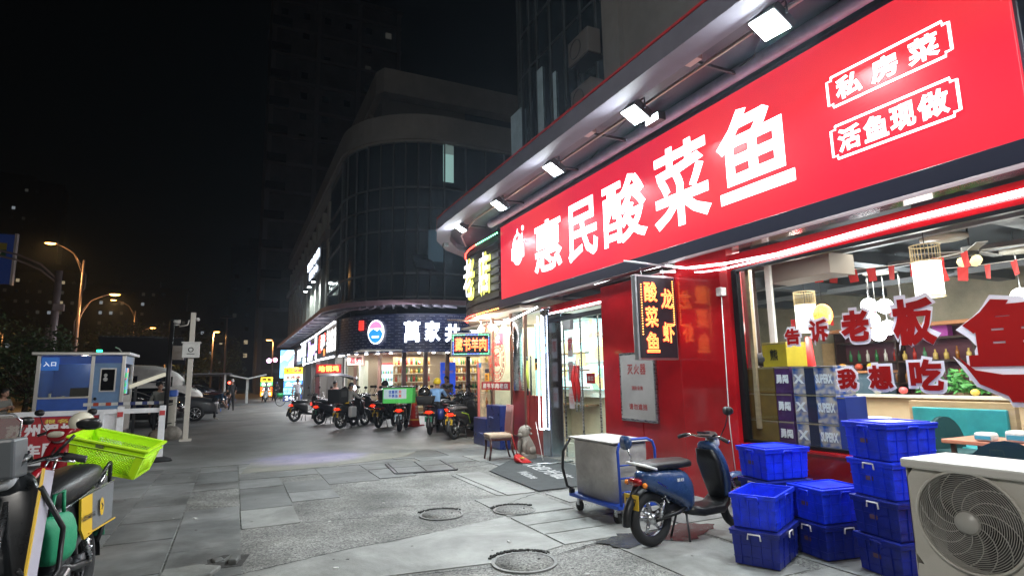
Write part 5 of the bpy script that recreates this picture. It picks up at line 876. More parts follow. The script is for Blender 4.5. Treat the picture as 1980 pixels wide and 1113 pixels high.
# ------------------------------------------------------------------ people
PANTS=mat('black_trousers',(.012,.013,.016),.8,var=.3); SHOE=mat('shoe_black',(.02,.02,.02),.5); SHOEW=mat('shoe_pale',(.4,.38,.33),.6)
def person(label,loc,rz,pose,shirt,pants=PANTS,shoe=SHOE,sleeve=.5,hair=HAIR,helmet=None,s=1.0,shorts=False,arms=None,cuff=None,bag=None,group=None):
    t=thing('person',label,'person',loc,rz,group); t.scale=(s,s,s)
    J=dict(pel=(0,0,.93),wai=(0,0,1.08),che=(.01,0,1.30),nek=(.02,0,1.46),hed=(.04,0,1.56))
    for q,n in ((1,'l'),(-1,'r')): J.update({'sh'+n:(0,.17*q,1.40),'el'+n:(-.01,.235*q,1.13),'wr'+n:(.05,.25*q,.89),'hi'+n:(0,.085*q,.88),'kn'+n:(.02,.10*q,.48),'an'+n:(0,.10*q,.09),'to'+n:(.15,.11*q,.035)})
    if pose=='walk': J.update(knl=(.18,.09,.52),anl=(.22,.09,.12),tol=(.36,.1,.08),knr=(-.05,-.09,.47),anr=(-.26,-.09,.14),tor=(-.13,-.1,.04),ell=(-.12,.23,1.15),wrl=(-.05,.24,.92),elr=(.1,-.23,1.15),wrr=(.24,-.2,.99))
    if pose=='ride':
        J.update(pel=(0,0,.80),wai=(.05,0,.94),che=(.13,0,1.15),nek=(.2,0,1.30),hed=(.25,0,1.41))
        for q,n in ((1,'l'),(-1,'r')): J.update({'sh'+n:(.13,.18*q,1.24),'el'+n:(.32,.26*q,1.05),'wr'+n:(.56,.25*q,1.02),'hi'+n:(.02,.09*q,.78),'kn'+n:(.42,.15*q,.68),'an'+n:(.40,.17*q,.28) ,'to'+n:(.54,.18*q,.22)})
        J.update(anr=(.30,-.26,.10),tor=(.44,-.28,.04),knr=(.36,-.22,.52))
    if pose=='phone': 
        for q,n in ((1,'l'),(-1,'r')): J.update({'el'+n:(.05,.24*q,1.14),'wr'+n:(.28,.07*q,1.22)})
    if pose=='sitphone':
        J.update(pel=(0,0,.78),wai=(.02,0,.92),che=(.05,0,1.15),nek=(.08,0,1.31),hed=(.12,0,1.41))
        for q,n in ((1,'l'),(-1,'r')): J.update({'sh'+n:(.05,.17*q,1.25),'el'+n:(.12,.22*q,1.0),'wr'+n:(.34,.07*q,1.08),'hi'+n:(.02,.09*q,.76),'kn'+n:(.42,.13*q,.72),'an'+n:(.42,.14*q,.32),'to'+n:(.56,.15*q,.27)})
    if pose=='bend':
        J.update(pel=(-.05,0,.92),wai=(.08,0,1.04),che=(.30,0,1.13),nek=(.44,0,1.12),hed=(.54,0,1.10))
        for q,n in ((1,'l'),(-1,'r')): J.update({'sh'+n:(.35,.17*q,1.10),'el'+n:(.40,.2*q,.84),'wr'+n:(.5,.1*q,.64)})
        J.update(knl=(.02,.13,.47),anl=(-.05,.15,.09),tol=(.1,.17,.035),anr=(.12,-.12,.09),tor=(.27,-.13,.035))
    if arms: J.update(arms)
    ks=list(J); idx={k:i for i,k in enumerate(ks)}
    E=[('pel','wai'),('wai','che'),('che','nek'),('nek','hed')]+[(a+n,b+n) for n in 'lr' for a,b in (('sh','el'),('el','wr'),('hi','kn'),('kn','an'),('an','to'))]+[('che','shl'),('che','shr'),('pel','hil'),('pel','hir')]
    rad=dict(pel=(.15,.115),wai=(.135,.10),che=(.155,.11),nek=(.055,.055),hed=(.06,.06),sh=(.065,.065),el=(.045,.045),wr=(.030,.026),hi=(.095,.10),kn=(.062,.062),an=(.042,.042),to=(.036,.030))
    me=bpy.data.meshes.new('body'); me.from_pydata([J[k] for k in ks],[(idx[a],idx[b]) for a,b in E],[]); o=bpy.data.objects.new('body',me); C.objects.link(o)
    m=o.modifiers.new('k','SKIN'); m.use_smooth_shade=True; 
    for k in ks: d=me.skin_vertices[0].data[idx[k]]; d.radius=rad[k] if k in rad else rad[k[:2]]; d.use_root=(k=='pel')
    ss=o.modifiers.new('s','SUBSURF'); ss.levels=ss.render_levels=2
    dg=bpy.context.evaluated_depsgraph_get(); m2=bpy.data.meshes.new_from_object(o.evaluated_get(dg)); bpy.data.objects.remove(o)
    mats=[shirt,pants,SKINM,shoe,cuff or shirt]; m2.materials.clear(); [m2.materials.append(x) for x in mats]
    segs=[(Vector(J[a]),Vector(J[b]),a,b) for a,b in E]
    for p in m2.polygons:
        c=p.center; best=None
        for a,b,na,nb in segs:
            d=b-a; u=max(0,min(1,(c-a).dot(d)/max(d.length_squared,1e-9))); q=(c-(a+d*u)).length
            if best is None or q<best[0]: best=(q,na,nb,u)
        _,na,nb,u=best; k=0
        if nb=='hed' or (nb=='nek' and u>.75): k=2
        elif na[:2]=='sh': k=0 if u<sleeve*2 else 2
        elif na[:2]=='el': k=(4 if cuff else 2) if sleeve<.9 or u>.9 else 0
        elif na[:2]=='hi' or na=='pel' and nb[:2]=='hi': k=1
        elif na=='pel' and u<.35: k=1
        elif na[:2]=='kn': k=(2 if shorts and u>.05 else 1)
        elif na[:2]=='an': k=3
        if nb[:2]=='an' and u>.93: k=3
        p.material_index=k; p.use_smooth=True
    # head, face and hands joined into the same mesh
    mb=MB(); mb.v=[tuple(v.co) for v in m2.vertices]; mb.f=[tuple(p.vertices) for p in m2.polygons]; mb.m=[p.material_index for p in m2.polygons]; mb.s=[True]*len(mb.f)
    H=Vector(J['hed']); up=(H-Vector(J['nek'])).normalized() if pose=='bend' else Vector((0,0,1)); hc=H+up*.055; fx=Vector((1,0,0)) if pose!='bend' else Vector((.3,0,-.95))
    mb.sph(hc,.1,(.98,.78,1.15),16,2); mb.sph(hc+fx*.095-Vector((0,0,.01)),.016,(1,.8,1.5),6,2); mb.sph(hc+fx*.05-Vector((0,0,.075)),.045,(1,.9,.8),8,2)
    for q in (1,-1):
        mb.sph(hc+fx*.088+Vector((0,.03*q,.012)),.011,n=6,m=3); mb.sph(hc+Vector((-.005,.08*q,-.01)),.022,(.6,.4,1.2),6,2)
        n='l' if q>0 else 'r'; w_=Vector(J['wr'+n]); d=(w_-Vector(J['el'+n])).normalized(); mb.tube([w_-d*.02,w_+d*.04,w_+d*.09],[.026,.040,.034],8,2); sd=d.cross(Vector((0,0,1))); sd=sd.normalized() if sd.length>.1 else Vector((1,0,0)); dn=d.cross(sd)
        for i,L_ in enumerate((.055,.068,.062,.05)): b0=w_+d*.085+sd*(.024-.016*i); mb.tube([b0,b0+d*L_*.55,b0+d*L_*.9+dn*.018*(1 if dn.z<0 else -1)],[.009,.008,.006],5,2)
        b0=w_+d*.035+sd*.035; mb.tube([b0,b0+d*.03+sd*.02,b0+d*.055+sd*.022],[.011,.009,.007],5,2)
    mb.obj('body',mats,t)
    if helmet: MB().sph(hc+Vector((-.01,0,.02)),.132,(1.08,.95,1.0),16,zmin=-.45).obj('helmet',helmet,t); MB().tube([hc+Vector((.12,.07,.0)),hc+Vector((.155,0,.02)),hc+Vector((.12,-.07,.0))],.018,6).obj('peak',helmet,t)
    elif hair: MB().sph(hc+Vector((-.018,0,.022)),.108,(1.0,.86,1.10),16,zmin=-.25).obj('hair',hair,t)
    if bag: MB().lx([(-.24,1.25,.12,.16),(-.12,1.25,.15,.2),(-.09,1.25,.12,.18)],14).obj('backpack',bag,t)
    return t
# ------------------------------------------------------------------ scooters in the middle distance
ep=[((3.36,20.85,0),42,'black cargo scooter with glowing tail light and white side box',BLK,True,PLY,None),
 ((4.55,20.3,0),52,'black scooter with brown tail light just left of the green box scooter',mat('oily_black',(.02,.018,.018),.2,coat=.6),False,PLY,None),
 ((4.82,18.5,0),66,'scooter with glowing bracket shaped tail light under the green delivery box',mat('gunmetal',(.05,.05,.055),.3,.4,coat=.3),True,PLB,None),
 ((5.32,16.9,0),62,'black moped ridden by the person in the light blue shirt',mat('moped_black',(.02,.02,.025),.3,coat=.3),True,PLG,None),
 ((5.5,15.3,0),38,'black moped with lime stripe and grey seat nearest the blue stand',mat('moped_black',(.02,.02,.025),.3,coat=.3),True,None,None),
 ((6.6,18.2,0),62,'dark motorcycle-style scooter behind the lime striped moped',BLK,True,PLY,None),
 ((7.3,18.6,0),70,'parked scooter with chrome handlebar beside the blue shop poster',mat('gunmetal',(.05,.05,.055),.3,.4,coat=.3),False,PLY,None),
 ((4.1,23.5,0),40,'scooter parked behind the cargo scooter, under the people at the shop',BLK,False,PLY,None),
 ((5.3,23.3,0),70,'dark scooter with yellow bag parked before the drinks fridge',mat('oily_black',(.02,.018,.018),.2,coat=.6),False,PLY,None),
 ((6.6,19.2,0),80,'scooter partly hidden behind the red traffic cone',BLK,False,PLB,None)]
SC=[]
for k,(p,h,l,b,lit,pl,_) in enumerate(ep): SC.append(scooter(l,p,h,b,BLK,style=k%2,lit=lit,plate=pl or PLY,seat=SEATM if k!=4 else mat('grey_seat',(.10,.10,.11),.5)))
for s_ in SC: s_.scale=(1.1,1.1,1.08)
EX=[((2.3,25.6,0),30,'scooter at the far left of the group by the tricycle wheel'),((4.0,21.9,0),48,'scooter just behind the cargo scooter box'),((6.2,19.3,0),70,'scooter between the cone and the rider in blue'),((5.9,16.4,0),44,'scooter close behind the lime striped moped'),((3.0,23.4,0),35,'scooter at the back left of the group, beside the tricycle'),((4.9,22.6,0),60,'scooter tucked behind the brown tail light scooter'),((5.6,20.6,0),75,'scooter squeezed between the green box and the traffic cone'),((6.1,17.6,0),50,'scooter with mirrors just right of the rider in blue'),((6.9,17.2,0),55,'scooter with tall windshield near the lamb shop glass'),((7.6,19.6,0),65,'rearmost scooter before the blue poster'),((8.2,21.6,0),80,'scooter parked right against the liquor shop window')]
for k,(p,h,l) in enumerate(EX): dup(SC[(0,5,3,6,3,0,2,5,3,6,8)[k]],p,R(h),l)
LIMS=mat('lime_stripe',(.5,.7,.05),.4)
for s in (-1,1): MB().tube([(.1,s*.165,.66),(.42,s*.165,.60),(.55,s*.15,.36)],.010,5).obj('lime_stripe',LIMS,SC[4])
# cargo box, white side box on scooter 0
t=thing('delivery_box','black fabric delivery box on the rear rack of the cargo scooter','box',(3.25,20.75,.88),R(42)); bx('body',(0,0,.23),(.5,.5,.46),mat('black_fabric_box',(.015,.015,.016),.85,bump=.3,bs=30),t,bev=.02); bx('clear_pocket',(0,-.252,.3),(.3,.005,.2),mat('pocket_vinyl',(.09,.09,.09),.15),t,bev=0)
bx('white_side_box',(.28,-.24,.52),(.28,.14,.34),mat('pannier_white',(.5,.5,.5),.4),SC[0],bev=.04); bx('yellow_clip',(.05,-.2,.82),(.14,.05,.08),YEB,SC[0])
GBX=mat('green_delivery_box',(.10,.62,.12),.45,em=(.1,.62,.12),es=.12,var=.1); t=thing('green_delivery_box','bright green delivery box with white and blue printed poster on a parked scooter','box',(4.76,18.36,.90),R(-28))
bx('body',(0,0,.24),(.95,.45,.48),GBX,t,bev=.015); bx('lid',(0,0,.495),(.97,.47,.04),BLK,t); bx('poster',(-.08,-.229,.29),(.72,.008,.30),mat('box_poster',(.6,.8,.95),.5,c2=(.85,.9,.92),vs=3),t,bev=0)
BP2=mat('print_blue2',(.03,.12,.6),.5); PP=mat('print_pink',(.85,.2,.2),.5); line('优惠买',-.14,-.236,.35,.30,.10,BP2,t,bold=.04,flat=.05); line('不惧油',-.14,-.236,.23,.30,.10,BP2,t,bold=.04,flat=.05); line('买',.08,-.236,.35,.10,.10,PP,t,bold=.05,flat=.05); line('腻',.08,-.236,.23,.10,.10,PP,t,bold=.05,flat=.05)
tag(MB().sph((0,0,0),.11,(1,1,1.1),12).obj('yellow_bag',mat('yellow_fabric',(.6,.4,.04),.7),loc=(4.7,21.2,.85)),'small yellow bag on a scooter left of the green box','bag')
t=thing('black_helmet','black helmet resting on top of the scooter basket behind the rider in blue','helmet',(5.12,16.85,1.24)); MB().sph((0,0,0),.17,(1.1,1,1),16,zmin=-.5).obj('shell',mat('helmet_black',(.015,.015,.015),.15,coat=.5),t)
t=thing('rear_basket','black net cargo basket on the moped of the rider in blue','basket',(5.14,16.78,.88),R(62)); MB().loft([((0,0,0),(.2,0,0),(0,.22,0),5),((0,0,.26),(.26,0,0),(0,.28,0),5)],16).obj('basket',mat('black_fabric_box',(.015,.015,.016),.85),t)
# blue thermos-like jug on rider scooter
tag(MB().tube([(0,0,0),(0,0,.32)],.10,12).obj('blue_can',mat('blue_can',(.03,.05,.22),.3),loc=(5.72,17.1,.42)),'blue canister hanging on the moped of the rider in the light blue shirt','canister')
SKY=mat('light_blue_shirt',(.22,.42,.75),.8,var=.1,vs=5,bump=.3,bs=12); YH=mat('yellow_helmet',(.85,.62,.02),.3,coat=.3)
person('rider in a light blue shirt, yellow helmet and yellow sleeves on a moped',(5.58,17.15,.06),R(62),'ride',SKY,helmet=YH,sleeve=.5,cuff=mat('yellow_sleeve',(.8,.5,.03),.7))
person('person in a grey shirt standing behind the rider in blue looking down',(7.15,20.7,0),R(230),'phone',mat('mauve_shirt',(.2,.19,.24),.8))
person('person with dark backpack and pale sleeves sitting on the cargo scooter',(3.60,21.08,0),R(42),'ride',mat('pale_grey_jacket',(.35,.34,.32),.8),sleeve=1,s=.98,bag=BLK)
person('person in a pinkish shirt sitting on the tricycle looking at a phone',(4.05,27.2,0),R(-60),'sitphone',mat('dusty_pink_shirt',(.35,.2,.18),.8),shoe=SHOEW,s=1.02)
person('person in a white shirt sitting among the scooters before the shop door',(5.6,23.6,0),R(200),'sitphone',mat('white_shirt',(.5,.48,.52),.8),s=.95)
person('person in a black helmet riding behind the green delivery box',(4.70,20.5,0),R(52),'ride',BLK,helmet=BLK,s=1.0)
person('pedestrian in a light grey shirt and shorts walking away in the street',(3.15,34.0,0),R(80),'walk',mat('pale_shirt',(.40,.40,.46),.8,var=.2,vs=4),pants=mat('grey_shorts',(.16,.15,.16),.8),shorts=True,s=1.02)
person('person in a dark blue top bending over near the parked cars',(-.75,29.3,0),R(-20),'bend',mat('teal_top',(.02,.06,.12),.8),shoe=SHOEW,sleeve=.5)
person('person in black trousers and white cap walking beyond the parked cars',(-.1,37.5,0),R(95),'walk',mat('black_top',(.02,.02,.024),.8),hair=mat('white_cap',(.5,.48,.5),.7),s=1.04)
person('gate attendant in a grey short sleeved shirt standing by the barrier',(-2.05,20.9,0),R(-75),'stand',mat('grey_uniform',(.23,.24,.22),.8,var=.15,vs=6),s=.97)
person('person in a grey shirt seated in the dark left of the guard booth',(-5.6,20.0,0),R(-40),'sitphone',mat('dim_grey_shirt',(.2,.2,.18),.8))
for i,(x,y) in enumerate(((2.4,52),(3.3,54.5),(5.0,62))):
    l=('far rider with a white top on an oncoming scooter','far rider in a dark helmet on an oncoming scooter','far person in a white shirt by the last lit stand')[i]
    if i<2: scooter(('pale','dark')[i]+' scooter of the far oncoming rider',(x,y,0),-95,(WHT,BLK)[i],BLK,stand=False,group='oncoming scooters far down the street')
    person(l,(x,y-.3,0) if i<2 else (x,y,0),R(-95),'ride' if i<2 else 'stand',(mat('white_shirt',(.5,.48,.52),.8),BLK,mat('white_shirt',(.5,.48,.52),.8))[i],helmet=(WHT,mat('blue_helmet',(.03,.06,.25),.3),None)[i])
# bicycles
def bicycle(label,loc,rz,m,front=False):
    t=thing('bicycle',label,'bicycle',loc,rz,group='bicycles before the far shops')
    for x,n in ((0,'rear_wheel'),(1.05,'front_wheel')):
        w_=MB().tube([(x+.31*math.cos(a),0,.33+.31*math.sin(a)) for a in [i*pi/14 for i in range(28)]],.018,6,closed=True).obj(n,RUB,t); mb=MB(); mb.tube([(x+.285*math.cos(a),0,.33+.285*math.sin(a)) for a in [i*pi/14 for i in range(28)]],.012,5,closed=True)
        for k in range(12): a=k*pi/6; mb.tube([(x,0,.33),(x+.28*math.cos(a),0,.33+.28*math.sin(a))],.003,4)
        mb.obj('rim',WHT,w_)
    mb=MB()
    for a,b in (((.42,0,.3),(.3,0,.8)),((.42,0,.3),(.88,0,.75)),((.34,0,.7),(.87,0,.72)),((0,0,.33),(.42,0,.3)),((0,0,.33),(.34,0,.7)),((.86,0,.85),(1.05,0,.33))): mb.tube([a,b],.018,6)
    mb.obj('frame',m,t); MB().lx([(.16,.84,.09,.03),(.3,.85,.06,.03),(.42,.86,.03,.02)],10).obj('saddle',BLK,t); MB().tube([(.78,-.28,.98),(.88,-.1,.97),(.88,.1,.97),(.78,.28,.98)],.013).obj('handlebar',STEEL,t); MB().cyl((.86,0,.85),(.87,0,.98),.014,n=6).obj('stem',STEEL,t)
    if front: MB().loft([((1.1,0,.6),(.14,0,0),(0,.15,0),5),((1.12,0,.85),(.18,0,0),(0,.2,0),5)],12).obj('basket',mat('green_basket',(.03,.5,.15),.5),t)
    return t
bicycle('white wheeled bicycle leaning by the pedestrian',(3.75,34.6,0),R(-10),STEEL); bicycle('shared bicycle with bright green basket by the lit stand',(3.9,42.5,0),R(190),mat('green_frame',(.03,.4,.15),.4),True)
# tricycle with canopy
t=thing('cargo_tricycle','dark three wheeled cargo tricycle with a rain canopy and glowing rear lamps','tricycle',(3.75,27.9,0),R(8)); 
for a,b in ((0,-.4),(0,.4),(1.5,0)): MB().tube([(a+.24*math.cos(q),b,.27+.24*math.sin(q)) for q in [i*pi/12 for i in range(24)]],.05,8,closed=True).obj('wheel',RUB,t)
bx('cargo_bed',(0,0,.62),(.9,.95,.35),mat('gunmetal',(.05,.05,.055),.3,.4,coat=.3),t,bev=.02); bx('seat',(.55,0,.8),(.4,.5,.12),SEATM,t,bev=.03); MB().lx([(.7,.5,.3,.2),(1.2,.6,.25,.3),(1.5,.75,.2,.3),(1.6,.8,.1,.2)],14).obj('front_cowl',BLK,t)
mb=MB(); n=8; vs=[]
for i in range(n+1):
    x=-.35+2.0*i/n; z=1.92+.08*math.sin(pi*i/n)-(.25*(i/n)**3)
    for y in (-.5,-.25,0,.25,.5): vs.append((x,y,z-.12*(y*2)**2))
mb.add(vs,[(i*5+j,i*5+j+1,i*5+j+6,i*5+j+5) for i in range(n) for j in range(4)],sm=True); mb.obj('canopy',mat('canopy_dark',(.03,.03,.035),.4),t)
for a in (-.3,1.4):
    for b in (-.42,.42): MB().tube([(a,b,.8),(a-.05,b,1.82)],.014).obj('canopy_post',STEEL,t)
for b in (-.4,.4): MB().cyl((-.46,b,.6),(-.49,b,.6),.06,n=12).obj('tail_light',TL,t)
MB().sph((1.2,-.62,1.3),.09,n=10).obj('work_lamp',emi('work_lamp',(.85,.9,1),14),t); MB().cyl((1.2,-.62,.6),(1.2,-.62,1.25),.012,n=6).obj('lamp_post',STEEL,t)
# ------------------------------------------------------------------ building two
B2=thing('liquor_shop_building','rounded corner building with curtain glass storeys above the dark blue shop fascia','building')
R2,CX,CY=4.2,8.8,29.6
def p2(off,ystop=62,n=14,xr=17): return [(xr,CY-R2-off)]+[(CX,CY-R2-off)]+[(x,y) for x,y in arc(CX,CY,R2+off,90,0,n)[1:]]+[(CX-R2-off,ystop)]
FASC=mat('blue_black_cladding',(.02,.028,.085),.35,var=.3,vs=2,coat=.2)
mb=MB(); wallstrip(mb,p2(0,33.2),2.85,4.62,.2); mb.obj('fascia',FASC,B2)
mb=MB(); P=p2(.02,29.6); rows=13
acc=[]; L0=0
for (x0,y0),(x1,y1) in zip(P,P[1:]):
    d=math.hypot(x1-x0,y1-y0); k=max(1,int(d/.30)); 
    for i in range(k): acc.append(((x0+(x1-x0)*(i+.5)/k),(y0+(y1-y0)*(i+.5)/k),math.atan2(y1-y0,x1-x0)))
for r_ in range(rows):
    for j,(x,y,a) in enumerate(acc):
        sft=.15 if r_%2 else 0; xx,yy=x+sft*math.cos(a),y+sft*math.sin(a); z=2.95+.13*r_; mb.box((xx,yy,z),(.2,.03,.012),rz=a); mb.box((xx+.10*math.cos(a),yy+.10*math.sin(a),z-.012),(.04,.03,.02),rz=a); mb.box((xx-.10*math.cos(a),yy-.10*math.sin(a),z-.012),(.04,.03,.02),rz=a)
o=mb.obj('cladding_tiles',mat('tile_edge_highlight',(.32,.34,.45),.3,coat=.4),B2); o['kind']='stuff'  # edges coloured pale to paint in highlights on the dark tiles
mb=MB(); wallstrip(mb,p2(.9,62),4.98,5.10,1.2); mb.obj('awning_edge',mat('awning_grey',(.32,.30,.36),.5,var=.3,vs=3),B2); mb=MB(); wallstrip(mb,p2(.93,62),4.92,5.14,.04); mb.obj('awning_trim',mat('awning_pink',(.4,.25,.3),.5),B2)
for k,(x,y) in enumerate(p2(.4,30)[1:]+[(4.2,31+2*i) for i in range(15)]): bx('awning_rib',(x,y,4.9),(.9 if y>29.6 else .12,.07 if y>29.6 else .9,.1),mat('awning_grey',(.32,.30,.36),.5,var=.3,vs=3),B2,rz=0 if y>29.6 else R(-60+k*9))
# upper body
WALL2=mat('tower_render',(.19,.18,.17),.8,c2=(.25,.24,.22),vs=.8,bump=.2,bs=8); 
def up(off,z0,z1,th,nm,m,y=62): mb=MB(); wallstrip(mb,p2(off,y),z0,z1,th); return mb.obj(nm,m,B2)
up(.1,12.9,14.3,.4,'cornice',WALL2,62); up(.22,13.0,13.15,.1,'cornice_band',WALL2,62); up(.0,5.1,12.9,.08,'curtain_wall_glass',DGL,34)
for z in (5.35,6.45,8.5,9.6,10.6,12.85): up(.06,z,z+.09,.05,'transom',mat('transom_grey',(.09,.10,.11),.5,.3),34)
ml=mat('transom_grey',(.09,.10,.11),.5,.3)
for a in (0,13,25,36,46,55,63,71,79,88): x,y=CX-(R2+.05)*math.cos(R(a)),CY-(R2+.05)*math.sin(R(a)); bx('mullion',(x,y,9.0),(.07,.07,7.8),ml,B2,rz=-R(a),bev=0)
for x in (9.75,10.8,11.85,12.9): bx('mullion',(x,CY-R2-.05,9.0),(.07,.07,7.8),ml,B2,bev=0)
bx('lit_window',(8.86,CY-R2-.03,12.05),(.52,.04,2.1),emi('lit_blind',(.45,.75,.70),.42),B2,bev=0); bx('lit_window',(8.86,CY-R2-.04,12.75),(.52,.04,.7),emi('dim_blind',(.25,.35,.33),.35),B2,bev=0)
t=thing('open_window','tilted open window panel in the curtain wall above the shop','window',(7.55,25.42,6.95),R(14)); MB().box((0,-.2,.0),(1.02,.04,.85),rx=R(-28)).obj('sash',DGL,t); MB().tube([(-.5,-.42,-.35),(.5,-.42,-.35),(.5,.0,.38),(-.5,.0,.38)],.03,4,closed=True).obj('frame',ml,t)
for x,z in ((7.7,7.7),(6.6,7.5),(8.3,7.8)): bx('dim_pane',(x,CY-R2+(.0 if x>8 else (.22 if x>7 else .75)),z),(.85,.02,1.5),mat('dim_blue_pane',(.05,.09,.12),.2,em=(.12,.22,.30),es=.10),B2,rz=0 if x>8 else R(-16 if x>7 else -32),bev=0)
# straight street side with pilasters
bx('street_wall',(5.2,48.2,9.0),(.6,28,7.9),mat('street_wall_dark',(.10,.095,.09),.8),B2)
PIL=mat('pilaster_stone',(.36,.35,.31),.75,var=.1,vs=2)
for i in range(11): 
    y=34.6+2.6*i; bx('pilaster',(4.72,y,8.6),(.36,.75,7.0),PIL,B2); bx('window_panel',(4.86,y+1.3,9.3),(.05,1.2,2.2),DGL,B2); bx('window_panel',(4.86,y+1.3,6.6),(.05,1.2,1.8),DGL,B2)
bx('string_course',(4.6,48,10.1),(.5,28,.5),WALL2,B2); mb=MB(); wallstrip(mb,[(20,29.5),(6.6,29.5),(6.3,30.2),(6.3,64)],17.2,18.6,.8); mb.obj('parapet',WALL2,B2); bx('attic_wall',(9.2,47.5,15.8),(5,34,3.2),mat('street_wall_dark',(.10,.095,.09),.8),B2)
for i in range(10): bx('attic_pier',(6.6,33+3*i,15.8),(.3,.7,3.0),WALL2,B2)
# upper lit sign
t=thing('upper_street_sign','small bright white rooftop sign lighting the pilasters of the rounded building','lit sign',(4.2,38.5,8.9)); bx('board',(.1,0,0),(.1,7.2,1.5),DARK,t)
line('驾校培训',0,0,.35,6.2,.62,emi('sign_white_blue',(.75,.85,1),5),t,face='-x',bold=.04); line('招生中心',0,-.3,-.4,4.4,.5,emi('sign_white_blue',(.75,.85,1),5),t,face='-x',bold=.04)
for i in range(3):
    f=thing('sign_spotlight',('left','middle','right')[i]+' white spotlight under the upper street sign','spotlight',(4.15,41.8-2.2*i,7.85),group='spotlights under the upper sign'); bx('body',(0,0,0),(.25,.3,.2),DSTEEL,f); bx('lens',(-.0,0,-.11),(.2,.26,.02),emi('spot_lens',(.9,1,1),20),f); area((4.1,41.8-2.2*i,7.7),(0,R(12),0),.3,.3,110,(.85,1,.98))
# shop front on the ground floor
F2=thing('liquor_shop','liquor and tobacco shop with dark framed glass under the blue fascia','shop')
BR=mat('dark_brown_frame',(.035,.015,.012),.35,coat=.2); 
mb=MB(); wallstrip(mb,p2(-.3,29.6,10),.12,2.85,.015); mb.obj('shop_glass',glass('shop2_glass',(.95,.97,.96),.8),F2); mb=MB(); wallstrip(mb,p2(-.3,29.6,10),0,.12,.1); mb.obj('plinth',BR,F2)
for x in (6.86,7.87,8.92,9.95,10.9): bx('column',(x,25.72,1.42),(.17,.17,2.85),BR,F2)
for a in (22,45): bx('column',(CX-3.92*math.cos(R(a)),CY-3.92*math.sin(R(a)),1.42),(.14,.14,2.85),mat('copper_pipe',(.35,.2,.15),.4),F2,rz=-R(a))
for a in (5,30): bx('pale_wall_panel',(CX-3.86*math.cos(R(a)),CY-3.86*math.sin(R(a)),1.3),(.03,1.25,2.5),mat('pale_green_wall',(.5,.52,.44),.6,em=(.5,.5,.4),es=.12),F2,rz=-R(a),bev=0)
bx('back_wall',(10.5,29.2,1.5),(11,.1,3.0),mat('shop_cream',(.6,.5,.36),.7),F2,bev=0); bx('ceiling',(11,28.0,2.95),(12,4.2,.06),WHT,F2,bev=0); bx('floor',(11,28.2,.03),(12,4.4,.06),mat('tile_floor',(.28,.27,.25),.25),F2,bev=0)
for (xs,xe) in ((6.9,8.75),(9.6,12.0)):
    for z in (.3,.7,1.1,1.5,1.9,2.3): bx('shelf',((xs+xe)/2,27.6,z),(xe-xs,.4,.04),mat('shelf_light',(.6,.5,.35),.4),F2)
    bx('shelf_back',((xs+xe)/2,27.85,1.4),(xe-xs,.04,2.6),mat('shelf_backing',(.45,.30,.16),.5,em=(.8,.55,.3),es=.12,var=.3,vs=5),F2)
    for z in (.32,.72,1.12,1.52,1.92,2.32):
        n=int((xe-xs)/.125)
        for i in range(n): bott(xs+.07+.125*i,27.52,z,random.choice([0,1,2,2,3,4,4]),'small bottle on the lit shelves of the liquor shop','bottles in the liquor shop',1.15)
bx('blue_poster',(9.15,26.3,1.65),(.75,.04,1.5),mat('blue_poster',(.02,.06,.5),.4,em=(.03,.1,.8),es=.5),F2); line('白酒特价',9.15,26.27,1.95,.55,.14,mat('poster_pink',(.8,.3,.35),.5),F2,flat=.05)
for i in range(7):
    t=thing('gift_carton',('red','gold','white','blue','maroon','tan','green')[i]+' gift carton on the floor rack inside the liquor shop','carton',(8.72+.13*(i%3)-.0,26.9-.05*(i%2),.12+.33*(i//3)),R(10*i),'gift cartons in the liquor shop'); bx('box',(0,0,.16),(.26,.2,.31),mat('gift%d'%i,((.5,.03,.03),(.6,.4,.08),(.6,.58,.5),(.05,.1,.4),(.25,.03,.05),(.5,.35,.2),(.1,.3,.12))[i],.4),t); bx('band',(0,-.102,.2),(.2,.004,.06),mat('gift_band',(.8,.7,.4),.4),t,bev=0)
t=thing('drinks_fridge','lit drinks fridge with red frame inside the corner shop','fridge',(6.75,28.1,.75),R(-18)); bx('cabinet',(0,.25,.8),(.85,.5,1.75),REDP,t); bx('lit_back',(0,-.0,.8),(.75,.02,1.6),emi('fridge_light',(.8,1,1),1.6),t,bev=0)
for z in (.1,.45,.8,1.15): 
    bx('shelf',(0,-.08,z),(.75,.16,.02),WHT,t)
    for i in range(9):
        k=bpy.data.objects.new('can',bpy.data.meshes['can%d'%(i%3)] if 'can%d'%(i%3) in bpy.data.meshes else MB().cyl((0,0,0),(0,0,.16),.032,n=8).mesh('can%d'%(i%3),mat('can%d'%(i%3),((.05,.3,.6),(.1,.5,.2),(.6,.2,.1))[i%3],.3))); C.objects.link(k); k.parent=t; k.location=(-.32+.08*i,-.09,z+.01)
area((9.5,27.0,2.85),(0,0,0),5,1.5,190,(1,.86,.66),'shop_light'); area((6.6,27.8,2.8),(0,0,0),1.2,1.2,40,(1,.95,.9),'shop_light')
for k in range(11):
    x,y=p2(-.05,31,10)[1:][min(k,11)]; tag(MB().cyl((0,0,0),(0,0,.05),.07,n=10).obj('downlight',emi('downlight',(1,1,.95),10),loc=(x-.0,y-.1,2.79)),'small round downlight number %d under the blue shop fascia'%(k+1) if False else 'small round downlight under the dark blue shop fascia','downlight','downlights under the fascia')
